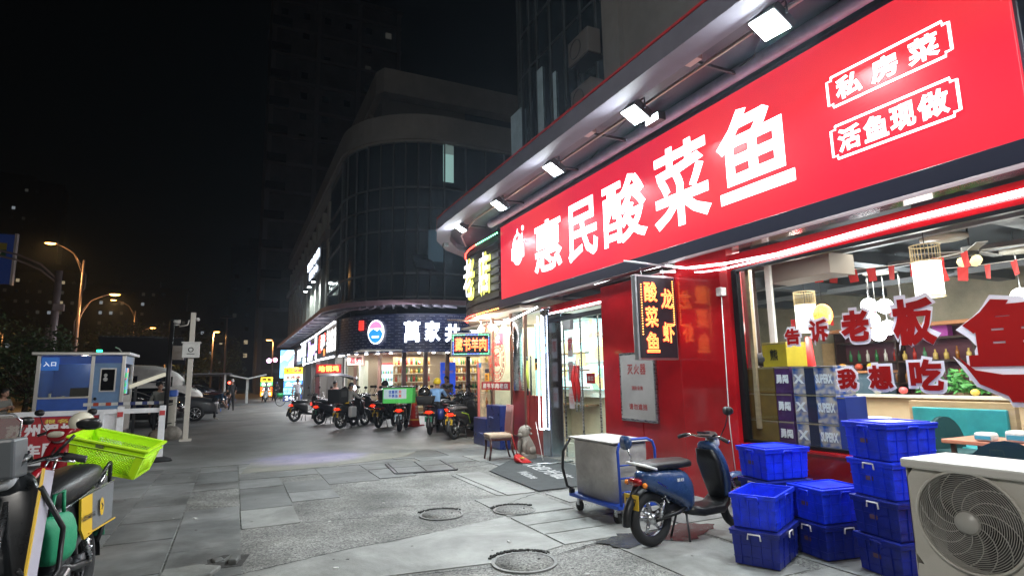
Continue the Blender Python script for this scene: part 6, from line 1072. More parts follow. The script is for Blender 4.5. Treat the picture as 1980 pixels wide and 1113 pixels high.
# fascia letters on the curve
def oncurve(ch,ang,z,w_,h_,m,par,bold=.04,r_=R2+.06,name='letter'): 
    a=R(ang); x,y=CX-r_*math.cos(a),CY-r_*math.sin(a); letter(ch,(x,y,z,w_,h_),m,par,bold,0,(R(90),0,-R(90)+a),flat=.3,name=name)
NS=thing('liquor_fascia_sign','white lit characters 萬家 on the curved dark blue fascia','shop sign'); WL2=emi('fascia_letter',(.85,.93,1),4)
oncurve('萬',68,3.78,.74,.98,WL2,NS,.028); oncurve('家',80.5,3.80,.72,.95,WL2,NS,.028); letter('共',(9.05,25.33,3.72,.75,.85),WL2,NS,.04); letter('享',(10.25,25.33,3.6,.72,.95),WL2,NS,.04)
t=thing('round_logo_light','oval lit emblem with pink top, white middle and blue hills on the fascia','lit emblem',(CX-4.27*math.cos(R(45)),CY-4.27*math.sin(R(45)),3.80),R(-45)); MO=Matrix.Rotation(pi/2,4,'X'); n=36
EL=lambda r_,z=1: [(.42*r_*math.cos(2*pi*i/n),.55*r_*math.sin(2*pi*i/n)) for i in range(n)]
MB().prism(EL(1),.05,MO).obj('rim',emi('emblem_white',(1,1,1),2.5),t)
mb=MB(); top=[(a,b) for a,b in EL(.9) if b>.12]; mb.prism(top,.004,Matrix.Translation((0,-.055,0))@MO); mb.obj('pink_area',emi('emblem_pink',(.9,.25,.5),1.3),t)
low=[(a,b) for a,b in EL(.9) if b<-.03]; low=sorted([p for p in low],key=lambda p:math.atan2(p[1],p[0])); mb=MB(); mb.prism(low+[(.33,.0),(.22,.14),(.08,.03),(-.12,.16),(-.31,.02)],.004,Matrix.Translation((0,-.06,0))@MO); mb.obj('blue_area',emi('emblem_blue',(.02,.22,.9),1.6),t); line('BOHAI',0,-.075,-.22,.4,.09,LEDS,t,flat=.05,latin=True) if False else MB().box((0,-.07,-.22),(.36,.01,.08)).obj('white_mark',LEDS,t)
t=thing('red_seal_light','small red lit vertical plaque between the emblem and the calligraphy','lit plaque',(CX-4.25*math.cos(R(33)),CY-4.25*math.sin(R(33)),4.15),R(-57)); bx('face',(0,0,0),(.28,.06,.45),emi('seal_red',(1,.03,.02),1.8),t,bev=.02)
t=thing('calligraphy_sign','black sign board with white vertical calligraphy left of the round emblem','shop sign',(4.5,0,3.7)); bx('board',(.0,31.3,0),(.1,3.5,1.9),mat('sign_black',(.012,.01,.012),.3),t)
for ch,y in (('茅',32.4),('台',31.55),('酱',30.7),('香',29.85)): letter(ch,(-.07,y,0,.55,1.2),LEDS,t,.04,0,'-x')
t=thing('liquor_lightbox','small pale lightbox reading 酒烟 hanging by the shop wall','hanging sign',(5.08,27.55,2.55),R(-38)); bx('frame',(0,0,0),(.86,.1,.52),mat('copper_pipe',(.35,.2,.15),.4),t,bev=.02); bx('face',(0,-.055,0),(.78,.02,.44),emi('pale_pink_face',(.80,.55,.45),.6),t,bev=0); line('酒烟',0,-.07,0,.66,.32,mat('dark_red_print',(.25,.005,.01),.6),t,bold=.04,flat=.1)
# row of shops down the street (x=4.6)
PUR=emi('purple_sign',(.55,.4,1),3); WS=emi('shop_sign_white',(.9,.95,1),3.5); RDS=emi('shop_sign_red',(1,.05,.03),3); ORG=emi('orange_sign',(1,.25,.05),3)
def shopsign(y0,y1,lab,items,z0=2.9,z1=4.3,bm=None):
    t=thing('shop_sign',lab,'shop sign',(4.55,(y0+y1)/2,0)); bx('board',(0,0,(z0+z1)/2),(.14,y1-y0-.1,z1-z0),bm or mat('sign_board_grey',(.05,.05,.055),.4),t)
    for s,yy,z,w_,h_,m in items: line(s,-.1,yy,z,w_,h_,m,t,face='-x',bold=.05,latin=s.isascii())
    return t
shopsign(33.3,36.8,'grey slatted sign with red and white lit characters, nearest of the street row',[('重庆',-.95,3.9,.95,.7,WS),('辣',.55,3.75,1.1,1.1,RDS),('小面',-.0,3.8,.8,.9,WS),('火锅',-1.35,4.05,.5,.5,RDS),('外卖',-1.3,3.2,.6,.4,ORG)])
shopsign(36.9,42.6,'sign with purple lettering and white frame in the middle of the street row',[('Xtreme',.2,3.75,3.6,1.0,PUR),('奶茶店',-2.1,4.0,.9,1.1,WS),('台球',.8,3.1,2.8,.35,WS),('吧',-2.3,3.1,.7,.4,WS)])
shopsign(42.8,50.5,'sign with large plain white characters far along the row',[('美发',-2,3.9,2.8,1.1,WS),('造型',1.4,3.6,2.4,.9,WS),('理发',-2.6,3.0,1.6,.6,WS)])
shopsign(50.7,60.5,'farthest white lit sign before the vertical lightbox',[('超市',-2,3.7,3,1.0,WS),('便利',2,3.5,3,.9,WS)])
t=thing('street_led_tube','long white LED tube along the top edge of the street shop signs','light strip'); MB().tube([(4.4,29.9,4.55),(4.4,38,4.4),(4.4,46,4.35)],.05,6).obj('tube',emi('far_led',(.9,.93,1),4),t); MB().tube([(4.42,30,2.82),(4.42,36.6,2.85)],.05,6).obj('tube',emi('far_led',(.9,.93,1),4),t); MB().tube([(4.4,36.9,2.8),(4.4,42.6,2.8)],.03,6).obj('tube',emi('far_led',(.9,.93,1),4),t)
FR2=thing('street_shops','row of open lit shops down the street','shops')
for k,(y0,y1,c,s) in enumerate(((30.6,33.6,(.95,.85,.8),1.1),(33.9,36.7,(1,.95,.9),1.6),(36.9,39.0,(.35,.02,.04),.35),(39.2,41.0,(.9,.5,.15),.5),(41.2,45,(.5,.5,.42),.45),(45.3,50,(.8,.85,.8),.9),(50.3,60,(.8,.8,.9),.9))): bx('lit_interior',(5.6,(y0+y1)/2,1.45),(.1,y1-y0-.1,2.8),emi('front_light%d'%k,c,s,var=[tuple(x*.4 for x in c),tuple(x*.7 for x in c)],vs=1.6),FR2,bev=0); bx('party_wall',(5.2,y1,1.45),(1.1,.18,2.9),mat('street_wall_dark',(.10,.095,.09),.8),FR2); bx('door_frame',(4.9,(y0+y1)/2,1.4),(.07,.1,2.8),DSTEEL,FR2)
bx('white_pier',(4.7,30.1,1.45),(.3,.5,2.9),WHT,FR2); bx('red_panel',(4.72,38,1.4),(.1,1.9,2.8),mat('maroon_panel',(.22,.01,.02),.5),FR2)
t=thing('hotpot_led_sign','red LED sign reading 地锅鸡 hanging in front of the tricycle','LED sign',(4.05,28.9,2.2),R(-12)); bx('frame',(0,.03,0),(1.15,.1,.42),REDP,t); bx('panel',(0,-.03,0),(1.08,.02,.36),emi('led_panel_red',(.5,.01,.01),1),t); line('地锅鸡',0,-.05,0,.95,.28,emi('led_amber',(1,.45,.08),4),t,neon=.03,flat=1)
def stand(label,x,y,w_,h_,rows,group):
    t=thing('lit_sign_stand',label,'lit sign stand',(x,y,0),R(-12),group); bx('case',(0,.08,h_/2+.1),(w_,.14,h_),DSTEEL,t)
    for k,(c,s,txt) in enumerate(rows):
        z=h_+.1-(k+.5)*h_/len(rows); bx('panel',(0,0,z),(w_*.94,.02,h_/len(rows)*.94),emi(label[:6]+str(k),c,s),t,bev=0); line(txt,0,-.02,z,w_*.8,h_/len(rows)*.6,LEDS if sum(c)<1.6 else mat('print_red_dark',(.3,.01,.01),.5),t,flat=.1,bold=.04)
stand('lit stand with rows of yellow, white and blue panels reading 东北烧烤, nearer of two',4.15,48.5,1.45,2.6,[((1,.6,.02),2.2,'东北烧烤'),((.75,1,.8),2,'羊肉串'),((.1,.35,1),1.6,'生啤'),((.3,.8,1),2,'小龙虾'),((.02,.06,.3),1,'24营业')],'lit stands on the pavement')
stand('orange and red lit stand at the far end of the street',3.1,67,1.25,2.0,[((1,.7,.05),2.4,'烤鱼'),((.2,1,.3),1.6,'麻辣'),((1,.15,.02),2.4,'烫'),((1,.35,.02),2.4,'米线')],'lit stands on the pavement')
t=thing('vertical_lightbox','vertical white and blue projecting lightbox at the end of the sign row','hanging sign',(3.75,50,3.0)); bx('face',(0,0,0),(1.0,.2,2.2),emi('vbox',(.75,.95,1),2.2,var=[(1,.1,.1),(.2,.6,1)],vs=1.4),t)
for i,(x,y,z,c) in enumerate(((2.9,60,3.6,(1,.6,1)),(3.5,61,3.7,(1,.3,.5)))): tag(MB().sph((0,0,0),.22,n=10).obj('festoon_lamp',emi('fest%d'%i,c,6),loc=(x,y,z)),('white','pink')[i]+' round lamp hanging at the far tip of the awning','lamp')
for i,(y,p,c) in enumerate(((32,80,(1,.97,.95)),(35.5,110,(1,.97,.95)),(41,90,(.95,.95,1)),(48,110,(.9,.97,1)),(57,110,(.9,.95,1)))): area((4.3,y,2.75),(0,R(25),0),.5,3,p,c,'shop_light')
area((7.5,24.5,4.86),(R(25),0,0),4,.2,32,(.85,.88,1),'fascia_light'); area((7.5,24.9,2.75),(R(-25),0,0),4,.3,170,(.95,.95,1),'fascia_light'); area((4.9,27.2,2.75),(0,R(20),R(35)),.3,2.5,140,(.95,.95,1),'fascia_light')
# ------------------------------------------------------------------ guard booth
BB=mat('booth_blue',(.04,.13,.55),.4,var=.12,vs=2); BL2=mat('booth_light_blue',(.2,.36,.62),.4,var=.1,vs=3); AL=mat('aluminium',(.68,.67,.65),.35,.6); DKG=glass('booth_glass',(.75,.75,.68),1.0,.03,.05)
t=thing('guard_booth','small blue and silver guard booth with 入口 plate and a green lamp on its roof','guard booth',(-4.2,21.6,0))
bx('roof',(.0,.85,2.58),(2.45,2.05,.10),AL,t,bev=.02); bx('base',(0,.8,.1),(2.15,1.7,.2),DSTEEL,t); bx('rear_wall',(0,1.6,1.4),(2.1,.05,2.4),BB,t); bx('side_wall',(-1.07,.8,1.4),(.05,1.6,2.4),BB,t)
for x in (-1.06,.27,1.06): bx('corner_post',(x,-.01,1.37),(.09,.09,2.4),AL,t)
bx('corner_post',(1.06,1.6,1.37),(.09,.09,2.4),AL,t); bx('fascia_panel',(0,0,2.40),(2.03,.05,.24),BB,t); bx('sill_panel',(-.39,0,.72),(1.24,.05,1.05),BB,t); bx('window_rail',(-.39,-.01,1.27),(1.26,.07,.05),AL,t); bx('window_pane',(-.39,0,1.78),(1.24,.012,.98),DKG,t,bev=0)
d=bx('door',(.66,-.005,1.27),(.70,.05,2.05),BL2,t); bx('door_window_frame',(.68,-.035,1.78),(.42,.03,.72),AL,d).location=(0,0,0); bx('door_glass',(.68,-.055,1.78),(.34,.01,.64),mat('booth_dark_glass',(.01,.01,.012),.08),d,bev=0); MB().sph((.40,-.07,1.22),.045,n=8).obj('door_knob',BLK,d)
MB().sph((.62,-.065,1.92),.05,(1,.2,1.2),8).obj('sticker',WHT,d); MB().sph((.62,-.065,1.80),.065,(1,.2,1.0),8).obj('sticker',WHT,d)
bx('side_window',(1.07,.8,1.78),(.012,1.2,1.0),DKG,t,bev=0); bx('side_panel',(1.07,.8,.75),(.04,1.5,1.1),mat('booth_beige',(.4,.38,.34),.5),t); bx('side_fascia',(1.07,.8,2.4),(.04,1.5,.24),BL2,t); bx('led_notice',(1.1,.45,1.75),(.03,.35,.8),emi('led_notice',(.2,.5,.9),.5,var=[(.9,.2,.1),(.1,.8,.3)],vs=9),t,bev=0)
bx('name_plate',(-.78,-.06,2.27),(.42,.02,.38),mat('plate_blue',(.03,.14,.5),.4,em=(.03,.15,.5),es=.35),t,bev=0); line('入口',-.78,-.075,2.27,.34,.15,mat('plate_white',(.8,.85,.9),.5,em=(.7,.8,1),es=.5),t,bold=.04,flat=.1)
bx('desk',(-.4,.8,1.0),(1.2,.5,.05),WHT,t); MB().cyl((-.6,.6,1.03),(-.6,.6,1.3),.12,n=14).obj('rice_cooker',STEEL,t); MB().cyl((-.85,.5,1.03),(-.85,.5,1.4),.04,n=10).obj('bottle',WHT,t); bx('monitor',(-.2,1.0,1.35),(.5,.05,.4),BLK,t); point((-4.3,22.4,2.3),22,(1,.9,.75),.05)
MB().lx([(0,2.68,.1,.03),(.12,2.68,.1,.03)],8).obj('green_lamp',emi('green_lamp',(.02,1,.35),8),t,loc=(.3,.2,0)); MB().tube([(.95,.3,2.62),(.85,.3,2.75),(.75,.3,2.8)],.02,6).obj('roof_camera',WHT,t)
# banner barrier
t=thing('banner_barrier','white framed barrier with red banner and white characters in front of the booth','barrier',(-3.55,14.7,0),R(2))
WP=mat('barrier_white',(.75,.75,.77),.4,var=.1); RB=mat('banner_red',(.35,.012,.02),.5,var=.15)
bx('top_rail',(0,0,1.08),(4.4,.06,.10),WP,t); bx('bottom_rail',(0,0,.12),(3.6,.06,.06),WP,t); bx('banner',(-.5,.0,.60),(3.1,.02,.84),RB,t,bev=0); 
for x in (-2.1,1.1,1.42,2.18): bx('post',(x,.0 if x!=2.18 else -.02,.60 if x<2 else .6),(.12 if x>1.2 else .08,.07,1.15 if x>1.2 else 1.0),WP,t); 
bx('panel_white',(1.27,.02,.62),(.3,.02,.85),WP,t,bev=0)
for x in (1.42,2.18): bx('red_tag',(x,-.06,1.02),(.10,.01,.10),mat('tag_red',(.5,.05,.05),.5),t,bev=0)
for x in (2.18,1.7): MB().loft([((x,0,0),(.25,0,0),(0,.16,0)),((x,0,.05),(.22,0,0),(0,.14,0)),((x,0,.10),(.09,0,0),(0,.07,0))],14).obj('rubber_foot',RUB,t)
line('苏州驾校',.12,-.015,.76,1.14,.25,mat('banner_white',(.75,.7,.72),.6),t,bold=.045,flat=.05); line('学车巨惠',.15,-.015,.38,1.14,.25,mat('banner_white',(.75,.7,.72),.6),t,bold=.045,flat=.05); line('报名热线',.55,-.015,.93,.8,.08,mat('banner_yellow',(.7,.55,.1),.6),t,bold=.03,flat=.05)
# gate barrier machine, bollard stones, poles
t=thing('barrier_gate','blue and white parking barrier cabinet with striped boom by the dark pole','barrier gate',(-1.72,20.7,0)); bx('cabinet',(0,0,.72),(.3,.36,1.05),mat('cabinet_cream',(.5,.48,.42),.45,var=.1),t,bev=.02); bx('cabinet_top',(0,0,1.34),(.34,.4,.2),BB,t,bev=.04); bx('display',(-.02,-.185,1.1),(.18,.01,.1),BLK,t,bev=0)
boom=MB(); boom.box((-1.15,-.25,1.08),(2.0,.04,.09)); o=boom.obj('boom',WHT,t)
for k in range(6): bx('boom_stripe',(-.35-.3*k,-.25,1.08),(.13,.046,.094),mat('stripe_red' if k>3 else 'stripe_blue',(.5,.06,.02) if k>3 else (.03,.05,.2),.5),t,bev=0)
for z in (.45,1.0): MB().tube([(-.2,-.2,z-.03),(.0,-.21,z),(.2,-.1,z+.04)],.015,5).obj('strap',BLK,t)
t=thing('boulder','pale rounded boulder at the foot of the barrier cabinet','boulder',(-1.62,20.3,.16),group='boulders by the barrier'); MB().sph((0,0,0),.26,(1.1,.9,.9),14).obj('stone',mat('boulder_stone',(.30,.28,.25),.8,var=.3,vs=5,bump=.9,bs=9),t)
t=thing('boulder','smaller brown boulder left of the barrier cabinet','boulder',(-2.0,20.2,.13),group='boulders by the barrier'); MB().sph((0,0,0),.2,(1.0,.9,.9),12).obj('stone',mat('boulder_brown',(.22,.17,.13),.8,var=.3,vs=5,bump=.9,bs=9),t)
t=thing('payment_sign','tilted white awning plate behind the booth by the attendant','awning',(-2.7,23.4,1.75),R(10)); MB().box((0,0,0),(1.1,.9,.12),rx=.0,ry=R(-22)).obj('plate',mat('lit_cream',(.6,.56,.45),.5,em=(1,.95,.75),es=.35),t); bx('post',(-.3,.1,-.9),(.08,.08,1.7),DSTEEL,t)
t=thing('camera_pole','dark pole with security cameras and a speaker horn','camera pole',(-1.80,20.25,0)); MB().cyl((0,0,0),(0,0,3.55),.065,n=12).obj('pole',DSTEEL,t); MB().tube([(0,0,3.4),(.2,-.05,3.4)],.02).obj('camera_arm',WHT,t); MB().lx([(.02,3.5,.05,.05),(.22,3.5,.06,.06)],12).obj('camera',WHT,t); MB().tube([(.2,-.05,3.35),(.42,-.05,3.4),(.45,-.05,3.55)],.02).obj('camera_arm',WHT,t); bx('junction_box',(.22,-.02,2.55),(.30,.2,.42),mat('box_tan',(.25,.22,.2),.5),t); MB().tube([(0,0,2.9),(-.3,-.1,3.0),(-.7,-.3,3.02)],.015,6).obj('small_arm',DSTEEL,t)
t=thing('white_pole','white square pole with a printed metal box, standing free in the pavement','pole',(-1.19,19.42,0)); bx('pole',(0,0,1.85),(.13,.13,3.7),mat('pole_cream',(.62,.58,.52),.4),t); bx('foot_plate',(0,0,.03),(.3,.3,.06),mat('pole_cream',(.62,.58,.52),.4),t); bx('control_box',(0,-.1,2.58),(.44,.16,.42),WHT,t,bev=.01); bx('box_hood',(0,-.1,2.81),(.5,.22,.04),WHT,t); MB().tube([(.03*math.cos(a)*2,-.185,2.6+.03*math.sin(a)*2) for a in [i*pi/8 for i in range(16)]],.012,5,closed=True).obj('printed_mark',BLK,t); bx('printed_line',(0,-.185,2.48),(.2,.004,.02),DSTEEL,t,bev=0); MB().sph((.12,-.05,3.5),.06,n=8).obj('sensor',WHT,t)
# ------------------------------------------------------------------ cars
CG=mat('car_glass',(.008,.009,.011),.05,coat=.5)
def car(label,loc,rz,paint,L=4.6,W=1.84,H=1.5,suv=False,van=False,lit=False,group='cars parked along the pavement'):
    t=thing('car' if not van else 'van',label,'car' if not van else 'van',loc,R(rz),group); h=W/2; bl=.62 if not van else .8
    if van: B=[(-L*.5,.75,h*.9,.5),(-L*.49,1.0,h,.8),(0,1.05,h,.85),(L*.3,.95,h,.72),(L*.44,.82,h*.95,.55),(L*.5,.7,h*.85,.35)]
    else: B=[(-L*.5,.70,h*.80,.30),(-L*.46,.74,h*.95,.42),(-L*.2,.70,h,.45),(L*.12,.69,h,.43),(L*.36,.64,h*.97,.38),(L*.46,.58,h*.90,.33),(L*.5,.52,h*.78,.22)]
    MB().lx(B,28,e=4.5).obj('body',paint,t,sub=1)
    zt=1.02; 
    if van: G=[(-L*.49,1.75,h*.93,.80),(0,1.75,h*.95,.85),(L*.2,1.7,h*.93,.80),(L*.36,1.35,h*.85,.5)]
    else: G=[(-L*.44,.98,h*.80,.08),(-L*.34,1.12,h*.80,.30),(-L*.1,1.13,h*.82,.36),(L*.08,1.12,h*.80,.33),(L*.28,.96,h*.78,.08)]
    MB().lx(G,24,e=3.6).obj('cabin' if van else 'windows',paint if van else CG,t,sub=1)
    if van:
        mb=MB(); mb.box((L*.395,0,1.55),(.03,W*.74,.62),ry=R(-40)); mb.obj('windscreen',CG,t)
        for s in (-1,1): bx('side_window',(L*.18,s*h*.945,1.72),(.7,.02,.5),CG,t); bx('side_window',(-L*.15,s*h*.965,1.78),(1.4,.02,.5),CG,t)
    else: MB().lx([(-L*.30,H-.06,h*.66,.03),(-L*.1,H-.03,h*.70,.045),(L*.06,H-.05,h*.66,.03)],20,e=4).obj('roof',paint,t,sub=1)
    for x in (-L*.30,L*.31):
        for s in (-1,1):
            wt=MB().tube([(x+.27*math.cos(a),s*(h-.10),.33+.27*math.sin(a)) for a in [i*pi/14 for i in range(28)]],.085,8,closed=True).obj('wheel',RUB,t); mb=MB()
            for k in range(7): a=2*pi*k/7; mb.tube([(x,s*(h-.03),.33),(x+.22*math.cos(a),s*(h-.04),.33+.22*math.sin(a))],.022,5)
            mb.tube([(x+.23*math.cos(a),s*(h-.04),.33+.23*math.sin(a)) for a in [i*pi/12 for i in range(24)]],.015,5,closed=True); mb.obj('rim',STEEL,wt)
    for s in (-1,1):
        MB().loft([((L*.44,s*h*.70,.78),(.10,0,0),(0,.16,0)),((L*.475,s*h*.66,.74),(.03,0,0),(0,.15,0))],12).obj('headlight',emi('headlight_lit',(1,.95,.9),2.5) if lit else HL,t); MB().sph((L*.08,s*(h+.1),1.02),.1,(.6,1,.7),10).obj('wing_mirror',paint,t); MB().sph((-L*.49,s*h*.7,.85),.09,(.4,1.3,.7),8).obj('tail_light',TLD,t)
        MB().lx([(-.2+L*.0,.9,.012,.012),(-.02,.9,.012,.012)],6).obj('door_handle',CHR,t,loc=(0,s*h*.97,0))
    bx('grille',(L*.497,0,.58),(.04,W*.5,.20),BLK,t,bev=.02); bx('chrome_bar',(L*.52-.03,0,.70),(.03,W*.45,.03),CHR,t); bx('number_plate',(L*.512,0,.40),(.02,.44,.13),mat('plate_blue',(.03,.14,.5),.4),t); bx('bumper_trim',(L*.485,0,.30),(.08,W*.7,.08),CHR if suv else BLK,t,bev=.02)
    return t
PB=mat('car_black',(.012,.010,.012),.12,coat=.8); PG=mat('car_grey',(.05,.055,.06),.3,coat=.4); PM=mat('car_maroon',(.04,.01,.012),.15,coat=.7)
car('black car parked with its nose towards the street, nearest of the parked row',(-3.95,27.0,0),0,PB,suv=True,H=1.6); car('dark grey van-like car beyond the black car',(-3.0,29.9,0),0,PG,L=4.9,H=1.75)
car('third dark parked car with bright headlights',(-2.6,36,0),0,PB,lit=True); car('maroon parked car further along the row',(-2.4,41,0),0,PM); car('black car parked far down the row by the canopy',(-2.2,46,0),0,PB); car('silver car parked at the end of the row under the canopy',(-3,51,0),0,mat('car_silver',(.3,.3,.31),.25,.5))
car('white van parked behind the dark cars beside the booth',(-4.2,34.6,0),3,WHT,L=5.6,W=2.0,van=True); car('dark red car in the shade at the left edge behind the booth',(-9.5,27.5,0),90,PM,group='cars in the dark at the left'); car('dim grey car at the far left behind the barrier',(-7.6,21.0,0),80,PG,group='cars in the dark at the left')
for i,(x,y,z,c) in enumerate(((-8.4,29.5,.95,(1,.05,.02)),(-9.4,30.2,1.1,(.8,1,.9)),(-.3,44,1.6,(1,.05,.03)))): tag(MB().sph((0,0,0),.09,n=8).obj('small_lamp',emi('sl%d'%i,c,12),loc=(x,y,z)),('red tail lamp glowing in the dark left of the booth','white lamp glowing in the dark left of the booth','small red lamp above the parked cars')[i],'lamp')
# canopies
t=thing('parking_canopy','white wing shaped parking canopy at the end of the parked cars','canopy',(.93,50.1,0)); bx('post',(0,0,.95),(.18,.18,1.9),WHT,t)
for s in (-1,1): MB().box((s*.62,0,2.02),(1.3,5,.10),ry=R(-13)*s).obj('wing',WHT,t)
t=thing('carport','long dim flat carport roof over the row of parked cars','carport',(-3.2,49,0)); bx('roof',(0,4,2.25),(6,14,.08),mat('roof_grey',(.12,.12,.13),.5),t)
for x in (-2.6,0,2.6): bx('post',(x,-2.6,1.1),(.12,.12,2.2),WHT,t)
t=thing('lean_to_roof','dark corrugated lean-to roof between booth and camera pole','shed roof',(-3.4,27.2,0)); 
mb=MB(); [mb.box((-1.2+.16*k,0,2.95),(.1,2.4,.05),rx=R(-24)) for k in range(17)]; mb.box((.1,0,2.92),(2.8,2.4,.02),rx=R(-24)); mb.obj('corrugated_sheet',mat('shed_sheet',(.05,.05,.055),.5),t); bx('post',(1.1,-.8,1.2),(.1,.1,2.4),mat('rust_post',(.1,.05,.04),.7),t); bx('post',(-1.2,-.8,1.2),(.1,.1,2.4),mat('rust_post',(.1,.05,.04),.7),t)
# ------------------------------------------------------------------ street lamps
GALV=mat('galvanised_pole',(.34,.27,.28),.4,.3,var=.15,vs=2); SOD=emi('sodium_lamp',(1,.42,.08),22); 
def lamp(label,x,y,h,arms,p=350,r=.1):
    t=thing('street_lamp',label,'street lamp',(x,y,0),group='orange street lamps'); MB().tube([(0,0,0),(0,0,h)],[r*1.3,r*.7],10).obj('pole',GALV,t)
    for (z,dx,dz) in arms:
        pts=[(0,0,z-1.6),(dx*.02,0,z-.9),(dx*.12,0,z-.3),(dx*.32,0,z+dz*.45),(dx*.65,0,z+dz*.8),(dx,0,z+dz)]; MB().tube(pts,.045,7).obj('arm',GALV,t); MB().tube([(0,0,z-2.2),(-dx*.10,0,z-1.9),(-dx*.10,0,z-1.0),(dx*.05,0,z-.35),(dx*.32,0,z+dz*.45)],.03,6).obj('brace',GALV,t)
        hd=MB().lx([(-.35,0,.06,.05),(0,0,.17,.08),(.35,0,.15,.06),(.5,0,.06,.03)],12).obj('lamp_head',GALV,t,loc=(dx,0,z+dz)); hd.rotation_euler=(0,0,0 if dx>0 else pi); MB().sph((0.08,0,-.06),.15,(2.2,1,.55),12).obj('lamp_glass',SOD,hd)
        if p: area((x+dx,y,z+dz-.2),(0,0,0),.5,.3,p,(1,.5,.15))
    return t
lamp('tall twin arm street lamp with orange lights, nearest left of the booth',-9.98,48.8,10.3,[(10.2,-1.9,1.2),(7.0,1.9,1.0)],400)
lamp('second twin arm orange street lamp, further along the road',-12.1,88.5,11.0,[(11.0,-2.4,1.4),(7.6,2.0,1.3)],300)
lamp('distant orange street lamp beyond the white pole',-2.77,84.4,8.0,[(8.0,.3,.2)],250); lamp('far orange street lamp low at the left edge',-30,105,9,[(9,-1.5,1)],200); lamp('far orange street lamp behind the sign pole',-26,120,8,[(8,1.5,.5)],0); lamp('farthest small orange street lamp above the booth',-17,130,6,[(6,1.2,.4)],0); lamp('orange street lamp seen through the dim trees',-9,95,5.5,[(5.5,.8,.4)],150); lamp('small orange wall lamp beside the tower by the shops',4.0,75,6.5,[(6.5,-.4,.1)],60)
t=thing('mast_pole','thin tall unlit mast with a flat cap beyond the street lamps','pole',(-1.22,83,0)); MB().tube([(0,0,0),(0,0,9.9)],[.14,.08],8).obj('pole',GALV,t); MB().cyl((0,0,9.9),(0,0,10.15),.9,.3,12).obj('cap',DSTEEL,t)
# road sign gantry
t=thing('road_sign','blue road direction sign with S9 badge on a curved gantry arm','road sign',(-8.62,37.2,0)); MB().tube([(0,0,0),(0,0,7.6)],[.2,.15],12).obj('pole',GALV,t); MB().tube([(-.32,.2,0),(-.30,.2,4.6)],.09,8).obj('second_pole',GALV,t)
for dz in (0,.28): MB().tube([(0,0,6.9+dz*.6),(-.8,0,7.6+dz),(-1.8,0,8.05+dz),(-3.0,0,8.3+dz),(-6,0,8.35+dz)],.05,7).obj('arm',GALV,t)
bx('speaker_box',(.15,-.1,5.65),(.45,.3,.35),GALV,t); SB=mat('sign_blue',(.012,.035,.16),.35,em=(.01,.04,.2),es=.12); bx('sign_board',(-4.2,.25,8.1),(4.4,.12,2.6),SB,t); bx('sign_frame',(-1.97,.2,8.1),(.10,.3,2.7),mat('pale_edge',(.5,.45,.45),.4),t); bx('sign_frame',(-4.2,.22,9.42),(4.4,.2,.06),DSTEEL,t)
bx('exit_plate',(-2.75,.17,8.75),(.85,.03,.35),mat('sign_yellow',(.35,.28,.02),.5),t,bev=0); bx('green_plate',(-2.75,.17,8.4),(.85,.03,.35),mat('sign_green',(.01,.10,.04),.5),t,bev=0); line('S9',-2.75,.14,8.4,.5,.26,mat('sign_print',(.5,.5,.5),.5),t,flat=.1,latin=True); line('苏州',-3.2,.14,7.9,.9,.4,mat('sign_print',(.5,.5,.5),.5),t,flat=.1); line('Suzhou',-3.2,.14,7.5,.9,.25,mat('sign_print',(.5,.5,.5),.5),t,flat=.1,latin=True)
# ------------------------------------------------------------------ trees
def tree(label,x,y,h,r,n,col,trunk=.14,group='trees at the left of the street',zc=.62):
    t=thing('tree',label,'tree',(x,y,0),group=group); BK=mat('bark',(.06,.045,.035),.9,var=.3,vs=6,bump=.6,bs=14); MB().tube([(0,0,0),(.05,0,h*.3),(0,.05,h*.6)],[trunk,trunk*.7,trunk*.3],8).obj('trunk',BK,t)
    mb=MB(); 
    for k in range(6): a=k*1.05; mb.tube([(0,0,h*.35),(r*.35*math.cos(a),r*.35*math.sin(a),h*.55),(r*.7*math.cos(a),r*.7*math.sin(a),h*.75)],[trunk*.4,trunk*.25,.02],5)
    mb.obj('limbs',BK,t); cl=[(random.uniform(-1,1)*r*.65,random.uniform(-1,1)*r*.65,h*zc+random.uniform(-.35,.38)*h,random.uniform(.3,.55)*r) for _ in range(16)]
    mb=MB()
    for i in range(n):
        c=random.choice(cl); d=Vector((random.gauss(0,1),random.gauss(0,1),random.gauss(0,1))).normalized()*c[3]*random.uniform(.6,1.05); p=Vector(c[:3])+d; u=Vector((random.uniform(-1,1),random.uniform(-1,1),random.uniform(-.6,.6))).normalized()*random.uniform(.06,.14)*max(1,h/5); v=u.orthogonal().normalized()*u.length*.5; mb.add([p-u,p+v,p+u,p-v],[(0,1,2,3)],m=i%2)
    mb.obj('crown',[mat('leaf_dark',col,.5),mat('leaf_mid',tuple(c*1.6 for c in col),.5)],t); return t
LC=(.03,.055,.02)
tree('dark bushy tree at the far left edge above the parked cars',-10.6,30,4.4,2.6,3500,LC); tree('dark low tree left of the guard booth',-8.4,33,3.6,2.0,2500,LC); tree('small dark tree under the curved gantry',-13,40,5,3,2500,LC)
for i,(x,y,h) in enumerate(((-9.5,78,8),(-5.5,74,7.2),(-14,80,7.5),(-1.8,92,8),(-6.5,95,9))): tree(('dim tree lit orange behind the lean-to roof','dim tree behind the white pole','dim tree left of the second street lamp','dim tree beside the distant orange lamp','far dim tree behind the lamp')[i],x,y,h,3.2,1800,LC,group='dim trees beyond the parking')
